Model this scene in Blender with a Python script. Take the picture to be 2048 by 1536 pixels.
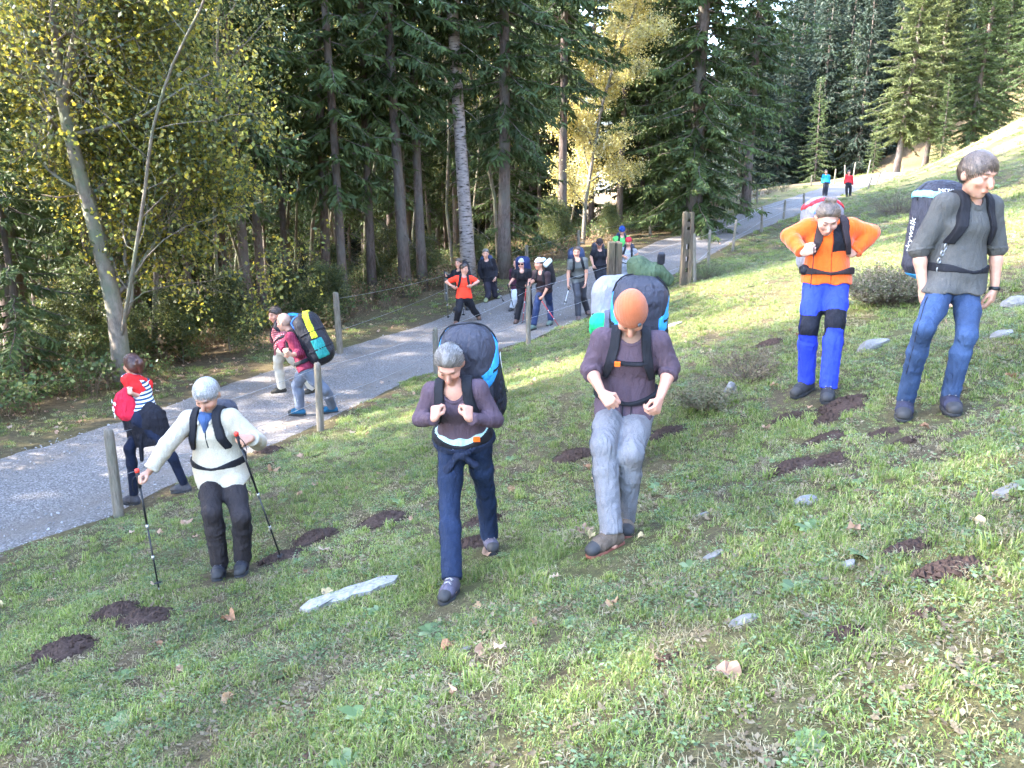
import bpy, bmesh, math, random
import numpy as np
from mathutils import Vector, Matrix
SC = bpy.context.scene
for o in list(bpy.data.objects): bpy.data.objects.remove(o)
COL = SC.collection
R = math.radians
rnd = random.Random(7); npr = np.random.RandomState(11)

# ------------------------------------------------------------------ camera, sky, sun, exposure
CAMZ = 1.75; FPX = 1650.0; PITCH = R(14.0)
cam = bpy.data.cameras.new('camera'); camo = bpy.data.objects.new('camera', cam); COL.objects.link(camo)
cam.sensor_width = 36.0; cam.lens = FPX / 2048 * 36.0; cam.clip_start = 0.05; cam.clip_end = 6000
camo.location = (0, 0, CAMZ); camo.rotation_euler = (R(90) - PITCH, 0, 0); SC.camera = camo
SUNV = Vector((-0.83, -0.07, 0.55)).normalized()
SUN_EL = math.asin(SUNV.z); SUN_AZ = math.atan2(SUNV.x, SUNV.y)      # clockwise from +Y
W = bpy.data.worlds.new('World'); SC.world = W; W.use_nodes = True
wn = W.node_tree.nodes; wl = W.node_tree.links; wn.clear()
sky = wn.new('ShaderNodeTexSky'); sky.sky_type = 'NISHITA'; sky.sun_disc = False
sky.sun_elevation = SUN_EL; sky.sun_rotation = SUN_AZ; sky.altitude = 900; sky.air_density = 1.0; sky.dust_density = 2.2; sky.ozone_density = 1.0
bg = wn.new('ShaderNodeBackground'); bg.inputs[1].default_value = 0.15
wo = wn.new('ShaderNodeOutputWorld'); wl.new(sky.outputs[0], bg.inputs[0]); wl.new(bg.outputs[0], wo.inputs[0])
sun = bpy.data.lights.new('sun', 'SUN'); sun.energy = 2.0; sun.angle = R(0.9); sun.color = (1.0, 0.94, 0.85)
suno = bpy.data.objects.new('sun', sun); COL.objects.link(suno)
suno.rotation_euler = SUNV.to_track_quat('Z', 'Y').to_euler()
SC.view_settings.view_transform = 'Standard'; SC.view_settings.look = 'None'; SC.view_settings.gamma = 1
SC.view_settings.use_curve_mapping = False; SC.view_settings.exposure = 4.45
SC.render.engine = 'CYCLES'
cy = SC.cycles; cy.use_denoising = True; cy.max_bounces = 4; cy.diffuse_bounces = 2; cy.glossy_bounces = 2
cy.transmission_bounces = 4; cy.transparent_max_bounces = 6; cy.caustics_reflective = False; cy.caustics_refractive = False
cy.sample_clamp_indirect = 6; cy.use_adaptive_sampling = True; cy.adaptive_threshold = 0.03

# ------------------------------------------------------------------ pixel <-> world
CP, SP = math.cos(PITCH), math.sin(PITCH)
def ray(px, py):
    a = (px - 1024) / FPX; b = -(py - 768) / FPX
    return np.array([a, CP + b * SP, -SP + b * CP])
CAMP = np.array([0, 0, CAMZ])
def atY(px, py, Y): d = ray(px, py); return CAMP + d * (Y / d[1])
def atZ(px, py, z): d = ray(px, py); return CAMP + d * ((z - CAMZ) / d[2])
def project(P):
    x, y, z = P[0], P[1], P[2] - CAMZ
    fw = y * CP - z * SP; up = y * SP + z * CP
    return 1024 + FPX * x / fw, 768 - FPX * up / fw

# ------------------------------------------------------------------ mesh helpers
def mesh_np(name, V, F, mats=(), smooth=True, midx=None, col=None, colname='Col'):
    """V (n,3); F (m,3) or (m,4) array or list of such arrays."""
    V = np.asarray(V, np.float32)
    Fs = F if isinstance(F, (list, tuple)) else [F]
    Fs = [np.asarray(f, np.int32) for f in Fs if len(f)]
    me = bpy.data.meshes.new(name)
    me.vertices.add(len(V)); me.vertices.foreach_set('co', V.ravel())
    nl = sum(f.size for f in Fs); npoly = sum(len(f) for f in Fs)
    me.loops.add(nl); me.polygons.add(npoly)
    me.loops.foreach_set('vertex_index', np.concatenate([f.ravel() for f in Fs]))
    tot = np.concatenate([np.full(len(f), f.shape[1], np.int32) for f in Fs])
    st = np.concatenate([[0], np.cumsum(tot)[:-1]]).astype(np.int32)
    me.polygons.foreach_set('loop_start', st)
    me.polygons.foreach_set('use_smooth', np.full(npoly, smooth, bool))
    if midx is not None: me.polygons.foreach_set('material_index', np.asarray(midx, np.int32))
    for m in mats: me.materials.append(m)
    if col is not None:
        ca = me.color_attributes.new(colname, 'FLOAT_COLOR', 'POINT')
        c = np.ones((len(V), 4), np.float32); c[:, :3] = col
        ca.data.foreach_set('color', c.ravel())
    me.update(calc_edges=True); me.validate()
    return me
def add(name, me, parent=None, loc=None):
    o = bpy.data.objects.new(name, me); COL.objects.link(o)
    if parent: o.parent = parent
    if loc is not None: o.location = loc
    return o
def tag(o, label=None, cat=None, group=None, kind=None):
    if label: o['label'] = label
    if cat: o['category'] = cat
    if group: o['group'] = group
    if kind: o['kind'] = kind
    return o
def empty(name, loc=(0, 0, 0), label=None, cat=None, group=None):
    o = bpy.data.objects.new(name, None); COL.objects.link(o); o.location = loc; o.empty_display_size = 0.1
    return tag(o, label, cat, group)

class Geo:
    """collects tubes / quads"""
    def __init__(s): s.V = []; s.Q = []; s.T = []; s.n = 0; s.C = []
    def addv(s, v, c=None):
        v = np.asarray(v, np.float32).reshape(-1, 3); i = s.n; s.V.append(v); s.n += len(v)
        s.C.append(np.tile(np.asarray(c if c is not None else (1, 1, 1), np.float32), (len(v), 1)) if c is None or np.ndim(c) == 1 else np.asarray(c, np.float32))
        return i
    def tube(s, pts, rad, n=6, c=None, cap=True, flat=None):
        pts = np.asarray(pts, float); m = len(pts); rad = np.broadcast_to(np.asarray(rad, float), (m,))
        t = np.gradient(pts, axis=0); t /= np.linalg.norm(t, axis=1)[:, None] + 1e-9
        up = np.array([0, 0, 1.0]) if abs(t[0][2]) < .9 else np.array([1.0, 0, 0])
        a = np.cross(t[0], up); a /= np.linalg.norm(a); ring = []
        ang = np.arange(n) * 2 * math.pi / n
        for k in range(m):
            a = a - t[k] * np.dot(a, t[k]); a /= np.linalg.norm(a) + 1e-9; b = np.cross(t[k], a)
            ring.append(pts[k] + rad[k] * (np.cos(ang)[:, None] * a + np.sin(ang)[:, None] * b * (flat or 1)))
        i0 = s.addv(np.concatenate(ring), c)
        k = np.arange(m - 1)[:, None] * n; j = np.arange(n)[None, :]; j2 = (j + 1) % n
        s.Q.append((i0 + np.stack([k + j, k + j2, k + n + j2, k + n + j], -1)).reshape(-1, 4))
        if cap:
            for base, p, fl in ((i0, pts[0], 1), (i0 + (m - 1) * n, pts[-1], 0)):
                ci = s.addv(p, c if c is None or np.ndim(c) == 1 else c[:1]); jj = np.arange(n); j3 = (jj + 1) % n
                tri = np.stack([np.full(n, ci), base + (j3 if fl else jj), base + (jj if fl else j3)], -1); s.T.append(tri)
    def quads(s, q, c=None):
        """q (m,4,3); c (m,3) or (3,)"""
        q = np.asarray(q, np.float32); m = len(q)
        if m == 0: return
        if c is not None and np.ndim(c) == 2: c = np.repeat(c, 4, 0)
        i0 = s.addv(q.reshape(-1, 3), c); s.Q.append(i0 + np.arange(m * 4).reshape(m, 4))
    def tris(s, q, c=None):
        q = np.asarray(q, np.float32); m = len(q)
        if m == 0: return
        if c is not None and np.ndim(c) == 2: c = np.repeat(c, 3, 0)
        i0 = s.addv(q.reshape(-1, 3), c); s.T.append(i0 + np.arange(m * 3).reshape(m, 3))
    def box(s, c0, ax, ay, az, c=None):
        c0, ax, ay, az = [np.asarray(v, float) for v in (c0, ax, ay, az)]
        P = np.array([c0 + i * ax + j * ay + k * az for i in (-1, 1) for j in (-1, 1) for k in (-1, 1)])
        i0 = s.addv(P, c)
        s.Q.append(i0 + np.array([[0, 1, 3, 2], [4, 6, 7, 5], [0, 4, 5, 1], [2, 3, 7, 6], [0, 2, 6, 4], [1, 5, 7, 3]]))
    def mesh(s, name, mats, smooth=True, col=False):
        V = np.concatenate(s.V); F = []
        if s.Q: F.append(np.concatenate(s.Q))
        if s.T: F.append(np.concatenate(s.T))
        return mesh_np(name, V, F, mats, smooth, col=np.concatenate(s.C) if col else None)

# ------------------------------------------------------------------ materials
class NB:
    def __init__(s, name):
        s.m = bpy.data.materials.new(name); s.m.use_nodes = True; s.t = s.m.node_tree; s.t.nodes.clear()
        s.out = s.n('ShaderNodeOutputMaterial')
    def n(s, ty, **kw):
        x = s.t.nodes.new(ty)
        for k, v in kw.items(): setattr(x, k, v)
        return x
    def l(s, a, b): s.t.links.new(a, b)
    def coords(s): return s.n('ShaderNodeTexCoord').outputs['Object']
    def geo(s): return s.n('ShaderNodeNewGeometry').outputs['Position']
    def noise(s, vec, scale, detail=4, rough=.6, dist=0):
        x = s.n('ShaderNodeTexNoise'); x.inputs['Scale'].default_value = scale; x.inputs['Detail'].default_value = detail
        x.inputs['Roughness'].default_value = rough; x.inputs['Distortion'].default_value = dist; s.l(vec, x.inputs['Vector']); return x.outputs['Fac']
    def ramp(s, fac, stops):
        x = s.n('ShaderNodeValToRGB'); e = x.color_ramp.elements
        while len(e) < len(stops): e.new(.5)
        for k, (p, c) in enumerate(stops):
            e[k].position = p; e[k].color = (*c, 1) if len(c) == 3 else c
        s.l(fac, x.inputs[0]); return x.outputs[0]
    def fr(s, fac, a, b): return s.ramp(fac, [(a, (0, 0, 0)), (b, (1, 1, 1))])
    def mix(s, fac, a, b, mode='MIX'):
        x = s.n('ShaderNodeMix', data_type='RGBA', blend_type=mode)
        for i, v in ((0, fac), (6, a), (7, b)):
            if hasattr(v, 'links'): s.l(v, x.inputs[i])
            elif i == 0: x.inputs[0].default_value = v
            else: x.inputs[i].default_value = (*v, 1)
        return x.outputs[2]
    def math(s, op, a, b=0.0):
        x = s.n('ShaderNodeMath', operation=op)
        for i, v in ((0, a), (1, b)):
            if hasattr(v, 'links'): s.l(v, x.inputs[i])
            else: x.inputs[i].default_value = v
        return x.outputs[0]
    def mapping(s, vec, scale=(1, 1, 1), rot=(0, 0, 0)):
        x = s.n('ShaderNodeMapping'); x.inputs['Scale'].default_value = scale; x.inputs['Rotation'].default_value = rot
        s.l(vec, x.inputs['Vector']); return x.outputs[0]
    def attr(s, name): return s.n('ShaderNodeAttribute', attribute_name=name).outputs['Color']
    def bump(s, h, strength=.4, dist=.01):
        x = s.n('ShaderNodeBump'); x.inputs['Strength'].default_value = strength; x.inputs['Distance'].default_value = dist
        s.l(h, x.inputs['Height']); return x.outputs[0]
    def pbsdf(s, col, rough=.8, bump=None, spec=.3, sheen=0, metal=0):
        x = s.n('ShaderNodeBsdfPrincipled')
        if hasattr(col, 'links'): s.l(col, x.inputs['Base Color'])
        else: x.inputs['Base Color'].default_value = (*col, 1)
        if hasattr(rough, 'links'): s.l(rough, x.inputs['Roughness'])
        else: x.inputs['Roughness'].default_value = rough
        x.inputs['Specular IOR Level'].default_value = spec; x.inputs['Sheen Weight'].default_value = sheen; x.inputs['Metallic'].default_value = metal
        if bump is not None: s.l(bump, x.inputs['Normal'])
        return x
    def done(s, sh): s.l(sh.outputs[0] if hasattr(sh, 'outputs') else sh, s.out.inputs['Surface']); return s.m

def leaf_mat(name, trans=.45, var=None, rough=.55, noise_scale=3.0, spec=.35, dark=.7, light=1.25):
    b = NB(name); c = b.attr('Col')
    nz = b.noise(b.geo(), noise_scale, 2)
    c2 = b.mix(1.0, c, b.ramp(nz, [(.3, (dark,) * 3), (.7, (light,) * 3)]), 'MULTIPLY')
    p = b.pbsdf(c2, rough, spec=spec); t = b.n('ShaderNodeBsdfTranslucent'); b.l(c2, t.inputs[0])
    mx = b.n('ShaderNodeMixShader'); mx.inputs[0].default_value = trans; b.l(p.outputs[0], mx.inputs[1]); b.l(t.outputs[0], mx.inputs[2])
    return b.done(mx)
def bark_mat(name, c1, c2, c3=None, scale=6, vert=.25, moss=0):
    b = NB(name); v = b.mapping(b.coords(), (scale, scale, scale * vert)); n1 = b.noise(v, 3, 6, .7); n2 = b.noise(b.coords(), 1.3, 3)
    c = b.ramp(n1, [(.3, c1), (.65, c2)])
    if c3: c = b.mix(b.fr(n2, .45, .62), c, c3)
    return b.done(b.pbsdf(c, .9, b.bump(n1, .8, .03), .15))
def cloth(name, c, rough=.85, var=.25, wr=.5, sheen=.0, pattern=None):
    b = NB(name); v = b.coords(); n1 = b.noise(b.mapping(v, (1, 1, .38)), 12, 2, .5, .8); n2 = b.noise(v, 160, 2); n0 = b.noise(v, 3.5, 3)
    base = c
    if pattern: base = pattern(b, v, c)
    lo = 1 - var; hi = 1 + var
    cc = b.mix(1.0, base, b.ramp(n0, [(.3, (lo,) * 3), (.7, (hi,) * 3)]), 'MULTIPLY')
    cc = b.mix(.35, cc, b.mix(1.0, cc, b.ramp(n2, [(.3, (.6,) * 3), (.7, (1.4,) * 3)]), 'MULTIPLY'))
    h = b.math('ADD', n1, b.math('MULTIPLY', n2, .06))
    n3 = b.noise(b.mapping(v, (1, 1, .3), (.6, .5, 0)), 26, 2, .5, 1.5); h = b.math('ADD', h, b.math('MULTIPLY', n3, .45))
    return b.done(b.pbsdf(cc, rough, b.bump(h, wr * 1.4, .035), .2, sheen))
def plain(name, c, rough=.5, metal=0, spec=.4, nscale=25, var=.15):
    b = NB(name); n1 = b.noise(b.coords(), nscale, 4)
    cc = b.mix(1.0, c, b.ramp(n1, [(.3, (1 - var,) * 3), (.7, (1 + var,) * 3)]), 'MULTIPLY')
    return b.done(b.pbsdf(cc, rough, b.bump(n1, .15, .005), spec, 0, metal))

# ------------------------------------------------------------------ terrain from ground contacts
def unit(v): return v / (np.linalg.norm(v, axis=-1, keepdims=True) + 1e-9)
def rz(z): return z + CAMZ
ROAD_R = [atZ(px, py, rz(z)) for px, py, z in [(0, 1110, -3.55), (240, 1030, -3.58), (380, 965, -3.6), (640, 862, -3.62), (840, 760, -3.6), (1050, 692, -3.55), (1160, 650, -3.45), (1250, 600, -3.3), (1330, 560, -3.05), (1400, 530, -2.85), (1500, 470, -2.3), (1600, 430, -1.75), (1700, 388, -1.0)]]
ROAD_R += [atY(1760, 366, 66), atY(1830, 345, 82)]
r0 = ROAD_R[0]; ROAD_R = [r0 + np.array([-5.2, -12.5, .1]), r0 + np.array([-2.6, -6, .05])] + ROAD_R
e = ROAD_R[-1]; ROAD_R += [e + np.array([10, 12, .1]), e + np.array([24, 22, -.8])]
ROAD_R = np.array(ROAD_R)
def resample(P, step):
    P = np.asarray(P, float)
    # Catmull-Rom
    out = []
    for i in range(len(P) - 1):
        p0 = P[max(i - 1, 0)]; p1 = P[i]; p2 = P[i + 1]; p3 = P[min(i + 2, len(P) - 1)]
        m = max(2, int(np.linalg.norm(p2 - p1) / step))
        for t in np.arange(m) / m:
            out.append(.5 * ((2 * p1) + (-p0 + p2) * t + (2 * p0 - 5 * p1 + 4 * p2 - p3) * t * t + (-p0 + 3 * p1 - 3 * p2 + p3) * t ** 3))
    out.append(P[-1]); return np.array(out)
rr = resample(ROAD_R, .6)
for _ in range(6): rr[1:-1] = .5 * rr[1:-1] + .25 * (rr[:-2] + rr[2:])
rt = np.gradient(rr[:, :2], axis=0); rt /= np.linalg.norm(rt, axis=1)[:, None]
rn = np.stack([-rt[:, 1], rt[:, 0]], 1)                      # to the forest side
yy = rr[:, 1]; RW = np.interp(yy, [0, 10, 15, 20, 26, 34, 60], [3.1, 3.2, 3.4, 3.9, 3.7, 3.2, 3.2])
rl = rr.copy(); rl[:, :2] += rn * RW[:, None]
rc = .5 * (rr + rl)
def road_side(x, y):
    """signed distance to the road's centre line (positive on the forest side), half width there, road height"""
    x = np.asarray(x, float).ravel(); y = np.asarray(y, float).ravel()
    sd = np.empty(len(x)); hw = np.empty(len(x)); zz = np.empty(len(x))
    for s in range(0, len(x), 20000):
        q = np.stack([x[s:s + 20000], y[s:s + 20000]], 1)
        d = ((q[:, None, :] - rc[None, :, :2]) ** 2).sum(-1); k = d.argmin(1)
        v = q - rc[k, :2]; sg = (v * rn[k]).sum(1)
        sd[s:s + 20000] = np.sign(sg + 1e-9) * np.sqrt(d[np.arange(len(k)), k]); hw[s:s + 20000] = RW[k] / 2; zz[s:s + 20000] = rc[k, 2]
    return sd, hw, zz
CT = []
for k in range(0, len(rr), 4): CT.append(rr[k]); CT.append(rl[k]); CT.append(rc[k])
for k in range(0, len(rr), 6):                                # forest floor falls away from the road
    for dd, dz in ((1.2, .02), (3, -.1), (8, -.9), (20, -4), (45, -11)):
        p = rl[k].copy(); p[:2] += rn[k] * dd; p[2] += dz
        if rr[k][1] < 70: CT.append(p)
FEET = []                                                    # (x, y, z) ground contacts on the meadow, relative heights from the photograph
for px, py, Y in [(455, 1136, 6.5), (430, 1134, 6.4), (895, 1156, 5.15), (988, 1088, 5.7), (1200, 1078, 5.15), (1255, 1040, 5.6), (1655, 786, 6.95), (1590, 766, 7.3), (1910, 822, 5.75), (1813, 779, 6.2),
                  (318, 1180, 5.9), (564, 1113, 6.6), (1225, 655, 15.3), (1370, 566, 16.8), (238, 1036, 8.6), (641, 862, 11.6), (1760, 610, 9.8),
                  (1800, 430, 35), (2040, 420, 22), (2040, 235, 62), (1940, 300, 70), (1880, 322, 78), (2040, 330, 38), (1700, 480, 22), (1500, 560, 15.5), (1420, 700, 9.8), (1330, 860, 7.4), (1100, 800, 9.0), (760, 900, 9.2), (2040, 620, 9.0)]:
    FEET.append(atY(px, py, Y))
for x, y, z in [(0, 0, 0.0), (0, 2.2, -.15), (2, 1.5, .75), (-2.5, 2.0, -1.0), (2, -4, 1.2), (-3, -4, -.7), (6, -4, 2.6), (6, 3, 1.9), (10, 5, 3.0), (10, -4, 4.2), (20, 0, 6.5), (20, 10, 4.6), (30, 25, 5.2), (40, 45, 6.5), (60, 60, 12), (60, 0, 22), (60, 30, 17), (5, -20, 2.5), (-8, -20, -1.6), (30, -20, 11)]:
    FEET.append(np.array([x, y, z], float))
CT = np.array(CT + FEET)
def _uniq(P, d):
    keep = []
    for p in P:
        if all((p[0] - q[0]) ** 2 + (p[1] - q[1]) ** 2 > d * d for q in keep): keep.append(p)
    return np.array(keep)
CT = _uniq(np.concatenate([np.array(FEET), CT[:-len(FEET)]]), .25)
_K = np.linalg.norm(CT[:, None, :2] - CT[None, :, :2], axis=-1); _n = len(CT)
_A = np.zeros((_n + 3, _n + 3)); _A[:_n, :_n] = -_K + np.eye(_n) * .12
_A[:_n, _n] = 1; _A[:_n, _n + 1:] = CT[:, :2]; _A[_n:, :_n] = _A[:_n, _n:].T
_W = np.linalg.solve(_A, np.concatenate([CT[:, 2], [0, 0, 0]]))
def zbase(x, y):
    x = np.asarray(x, float); y = np.asarray(y, float); sh = x.shape; x = x.ravel(); y = y.ravel(); out = np.empty(len(x))
    for s in range(0, len(x), 20000):
        q = np.stack([x[s:s + 20000], y[s:s + 20000]], 1)
        out[s:s + 20000] = -np.linalg.norm(q[:, None] - CT[None, :, :2], axis=-1) @ _W[:_n] + _W[_n] + q @ _W[_n + 1:]
    return out.reshape(sh)
def vnoise(x, y, f, seed=0):
    s = 0
    r2 = np.random.RandomState(seed)
    for k in range(7):
        a = r2.rand() * 6.28; ff = f * (.6 + 1.1 * r2.rand()); s = s + np.sin((x * math.cos(a) + y * math.sin(a)) * ff + r2.rand() * 6.28 + 1.3 * np.sin((x * math.sin(a) - y * math.cos(a)) * ff * .7))
    return s / 7
def zground(x, y, bumps=True):
    x = np.asarray(x, float); y = np.asarray(y, float)
    z = zbase(x, y); sd, hw, rz_ = road_side(x, y); sd = sd.reshape(x.shape); hw = hw.reshape(x.shape)
    e = np.clip((np.abs(sd) - hw) / 1.2, 0, 1)
    if bumps: z = z + e * (.045 * vnoise(x, y, 2.2, 3) + .014 * vnoise(x, y, 9, 5))
    inr = np.clip((hw - .15 - np.abs(sd)) / .25, 0, 1)
    far = np.clip((np.hypot(x, y) - 75) / 20, 0, 1)
    return z - .07 * inr * (1 - far)
# ------------------------------------------------------------------ ground sheet
def zhill(x, y):
    u = x - .10 * y
    return -14 + .72 * np.where(u > 0, u, 0) * (u * u / (u * u + 300)) + 2 * vnoise(x, y, .03, 9)
def zall(x, y, bumps=True):
    x = np.asarray(x, float); y = np.asarray(y, float); r = np.hypot(x, y)
    w = np.clip((r - 92) / 50, 0, 1); w = w * w * (3 - 2 * w)
    z = np.empty(x.shape); n = w < 1
    z[n] = zground(x[n], y[n], bumps) if n.any() else 0
    z[~n] = 0
    return z * (1 - w) + w * zhill(x, y)
def z1(x, y): return float(zall(np.array([x]), np.array([y]))[0])
rad = np.concatenate([np.linspace(.25, 12, 120), np.geomspace(12.2, 80, 90), np.geomspace(82, 900, 40)])
ang = np.concatenate([np.linspace(-42, 42, 190), np.linspace(45, 315, 60)])
A_, R_ = np.meshgrid(np.radians(ang), rad)
GX = R_ * np.sin(A_); GY = R_ * np.cos(A_); GZ = zall(GX, GY)
nr, na = GX.shape
V = np.stack([GX, GY, GZ], -1).reshape(-1, 3); V = np.concatenate([V, [[0, 0, z1(0, 0)]]])
i, j = np.meshgrid(np.arange(nr - 1), np.arange(na), indexing='ij'); j2 = (j + 1) % na
Q = np.stack([i * na + j, i * na + j2, (i + 1) * na + j2, (i + 1) * na + j], -1).reshape(-1, 4)
T = np.stack([np.full(na, nr * na), (np.arange(na) + 1) % na, np.arange(na)], -1)
sd, hw, _z = road_side(V[:, 0], V[:, 1])
edge = sd - hw
jit = .5 * vnoise(V[:, 0], V[:, 1], 1.7, 21)
forest = np.clip((edge + jit - .9) / 1.6, 0, 1); verge = np.clip(1 - np.abs(edge + jit * .6 - .4) / 1.0, 0, 1) + np.clip(1 - np.abs(-sd - hw + jit * .5) / .45, 0, 1)
far = np.clip((np.hypot(V[:, 0], V[:, 1]) - 110) / 30, 0, 1); forest = np.maximum(forest * (np.hypot(V[:, 0], V[:, 1]) < 120), far)
dry = np.clip((np.hypot(V[:, 0] - 25, V[:, 1] - 55) < 40) * np.clip((V[:, 1] - 38) / 25, 0, 1), 0, 1)
b = NB('meadow_soil'); pos = b.geo(); sep = b.n('ShaderNodeSeparateColor'); b.l(b.attr('Col'), sep.inputs[0])
n1 = b.noise(pos, 1.1, 5, .65); n2 = b.noise(pos, 14, 5, .7); n3 = b.noise(pos, 70, 3, .7); n4 = b.noise(pos, .35, 3)
g = b.ramp(n2, [(.25, (.045, .031, .023)), (.42, (.075, .055, .036)), (.58, (.095, .075, .044)), (.8, (.15, .12, .08))])
g2 = b.ramp(n3, [(.3, (.5, .5, .5)), (.7, (1.35, 1.35, 1.25))]); g = b.mix(1.0, g, g2, 'MULTIPLY')
g = b.mix(b.fr(n1, .5, .72), g, b.mix(1.0, g, (1.25, 1.1, .95), 'MULTIPLY'))
g = b.mix(b.fr(n4, .42, .62), g, b.mix(1.0, g, (1.0, 1.25, .85), 'MULTIPLY'))
litter = b.ramp(n2, [(.25, (.03, .022, .014)), (.5, (.10, .07, .04)), (.62, (.20, .14, .075)), (.8, (.09, .10, .035))])
dryc = b.ramp(n2, [(.3, (.14, .12, .04)), (.6, (.26, .22, .08)), (.8, (.16, .19, .06))])
g = b.mix(sep.outputs[2], g, dryc)
g = b.mix(b.math('MULTIPLY', sep.outputs[1], .75), g, b.mix(.5, litter, g))
g = b.mix(sep.outputs[0], g, litter)
hh = b.math('ADD', b.math('MULTIPLY', n2, .6), b.math('MULTIPLY', n3, .4))
M_GROUND = b.done(b.pbsdf(g, .95, b.bump(hh, .9, .04), .1))
ground = add('meadow_ground', mesh_np('meadow_ground', V, [Q, T], [M_GROUND], True, col=np.stack([forest, np.clip(verge, 0, 1), dry], 1)))
tag(ground, kind='structure')

# ------------------------------------------------------------------ gravel road
nc = 17; ts = np.linspace(-.04, 1.04, nc); k = np.arange(len(rr))
fine = resample(rr, .3); finel = resample(rl, .3); m_ = min(len(fine), len(finel))
idx = np.linspace(0, len(rr) - 1, 700); ii = idx.astype(int).clip(0, len(rr) - 2); ff = (idx - ii)[:, None]
er = rr[ii] * (1 - ff) + rr[ii + 1] * ff; el_ = rl[ii] * (1 - ff) + rl[ii + 1] * ff
RV = []
for t in ts:
    p = er * (1 - t) + el_ * t
    wob = (.16 * vnoise(p[:, 0], p[:, 1], 1.6, 31) + .07 * vnoise(p[:, 0], p[:, 1], 6, 32)) * (abs(t - .5) * 2) ** 3
    dirv = el_ - er; dirv /= np.linalg.norm(dirv[:, :2], axis=1)[:, None]; p = p.copy(); p[:, :2] += dirv[:, :2] * (wob * (1 if t > .5 else -1))[:, None]
    z = zbase(p[:, 0], p[:, 1])
    rut = -.035 * (np.exp(-((t - .22) / .08) ** 2) + np.exp(-((t - .76) / .08) ** 2)) + .02 * np.exp(-((t - .5) / .15) ** 2)
    edge_ = -.055 * max(0, (abs(t - .5) - .44) / .06)
    p[:, 2] = z + rut + edge_ + .012 * vnoise(p[:, 0], p[:, 1], 3, 33) + .006 * vnoise(p[:, 0], p[:, 1], 11, 34)
    RV.append(p)
RV = np.stack(RV, 1); tcol = np.tile(ts.clip(0, 1), (700, 1))
i, j = np.meshgrid(np.arange(699), np.arange(nc - 1), indexing='ij')
RQ = np.stack([i * nc + j, (i + 1) * nc + j, (i + 1) * nc + j + 1, i * nc + j + 1], -1).reshape(-1, 4)
b = NB('road_gravel'); pos = b.geo(); sep = b.n('ShaderNodeSeparateColor'); b.l(b.attr('Col'), sep.inputs[0])
vo = b.n('ShaderNodeTexVoronoi'); vo.inputs['Scale'].default_value = 62; b.l(pos, vo.inputs['Vector'])
vo2 = b.n('ShaderNodeTexVoronoi'); vo2.inputs['Scale'].default_value = 24; b.l(pos, vo2.inputs['Vector'])
n1 = b.noise(pos, 1.4, 4, .6); n2 = b.noise(pos, 45, 3, .7)
sepv = b.n('ShaderNodeSeparateColor'); b.l(vo.outputs['Color'], sepv.inputs[0])
st = b.ramp(sepv.outputs[0], [(0, (.095, .082, .074)), (.45, (.15, .133, .122)), (.8, (.20, .18, .167)), (1, (.28, .256, .24))])
dirt = b.ramp(n2, [(.3, (.115, .092, .075)), (.7, (.19, .158, .13))])
rutm = b.ramp(sep.outputs[0], [(.0, (.65,) * 3), (.1, (.3,) * 3), (.21, (1,) * 3), (.33, (.25,) * 3), (.5, (.0,) * 3), (.66, (.2,) * 3), (.76, (.9,) * 3), (.86, (.25,) * 3), (1, (.7,) * 3)])
c = b.mix(b.math('MULTIPLY', rutm, b.fr(n1, .25, .65)), st, dirt)
c = b.mix(b.fr(n1, .62, .75), c, b.mix(1.0, c, (.75, .73, .72), 'MULTIPLY'))
h = b.math('ADD', b.math('MULTIPLY', vo.outputs['Distance'], -1.0), b.math('MULTIPLY', vo2.outputs['Distance'], -.6))
M_ROAD = b.done(b.pbsdf(c, .95, b.bump(h, .6, .014), .15))
road = add('gravel_road', mesh_np('gravel_road', RV.reshape(-1, 3), RQ, [M_ROAD], True, col=np.stack([tcol.ravel()] * 3, 1)))
tag(road, kind='structure')
# ------------------------------------------------------------------ trees
M_NEEDLE = leaf_mat('spruce_needles', .22, rough=.6, noise_scale=.8, spec=.25, dark=.55, light=1.45)
M_LEAF = leaf_mat('broad_leaves', .5, rough=.4, noise_scale=1.5, spec=.5)
M_BARK = bark_mat('spruce_bark', (.045, .034, .03), (.15, .115, .10), (.11, .10, .085))
M_BARKL = bark_mat('maple_bark', (.085, .07, .055), (.23, .19, .155), (.14, .15, .10), 4, .5)
b = NB('birch_bark'); v = b.mapping(b.coords(), (2.5, 2.5, 9)); n1 = b.noise(v, 2, 4, .6); n2 = b.noise(b.coords(), 8, 3)
c = b.ramp(n1, [(.36, (.03, .025, .022)), (.44, (.20, .17, .16)), (.7, (.34, .29, .275))])
M_BIRCH = b.done(b.pbsdf(c, .85, b.bump(n1, .6, .02), .2))
def diamonds(base, dirn, length, width, rng, wpos=.45):
    """(n,4,3) diamond cards"""
    n = len(base); side = unit(np.cross(dirn, rng.normal(size=(n, 3)))) * width[:, None] * .5
    L = dirn * length[:, None]
    return np.stack([base, base + L * wpos + side, base + L, base + L * wpos - side], 1)
def trunk_pts(H, rng, wob=.12, n=14):
    z = np.linspace(-.3, H, n); ph = rng.rand(4) * 6.28; a = wob * (z / H)
    return np.stack([a * np.sin(z * .35 + ph[0]) + .4 * a * np.sin(z * 1.1 + ph[1]), a * np.sin(z * .3 + ph[2]), z], 1)
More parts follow.
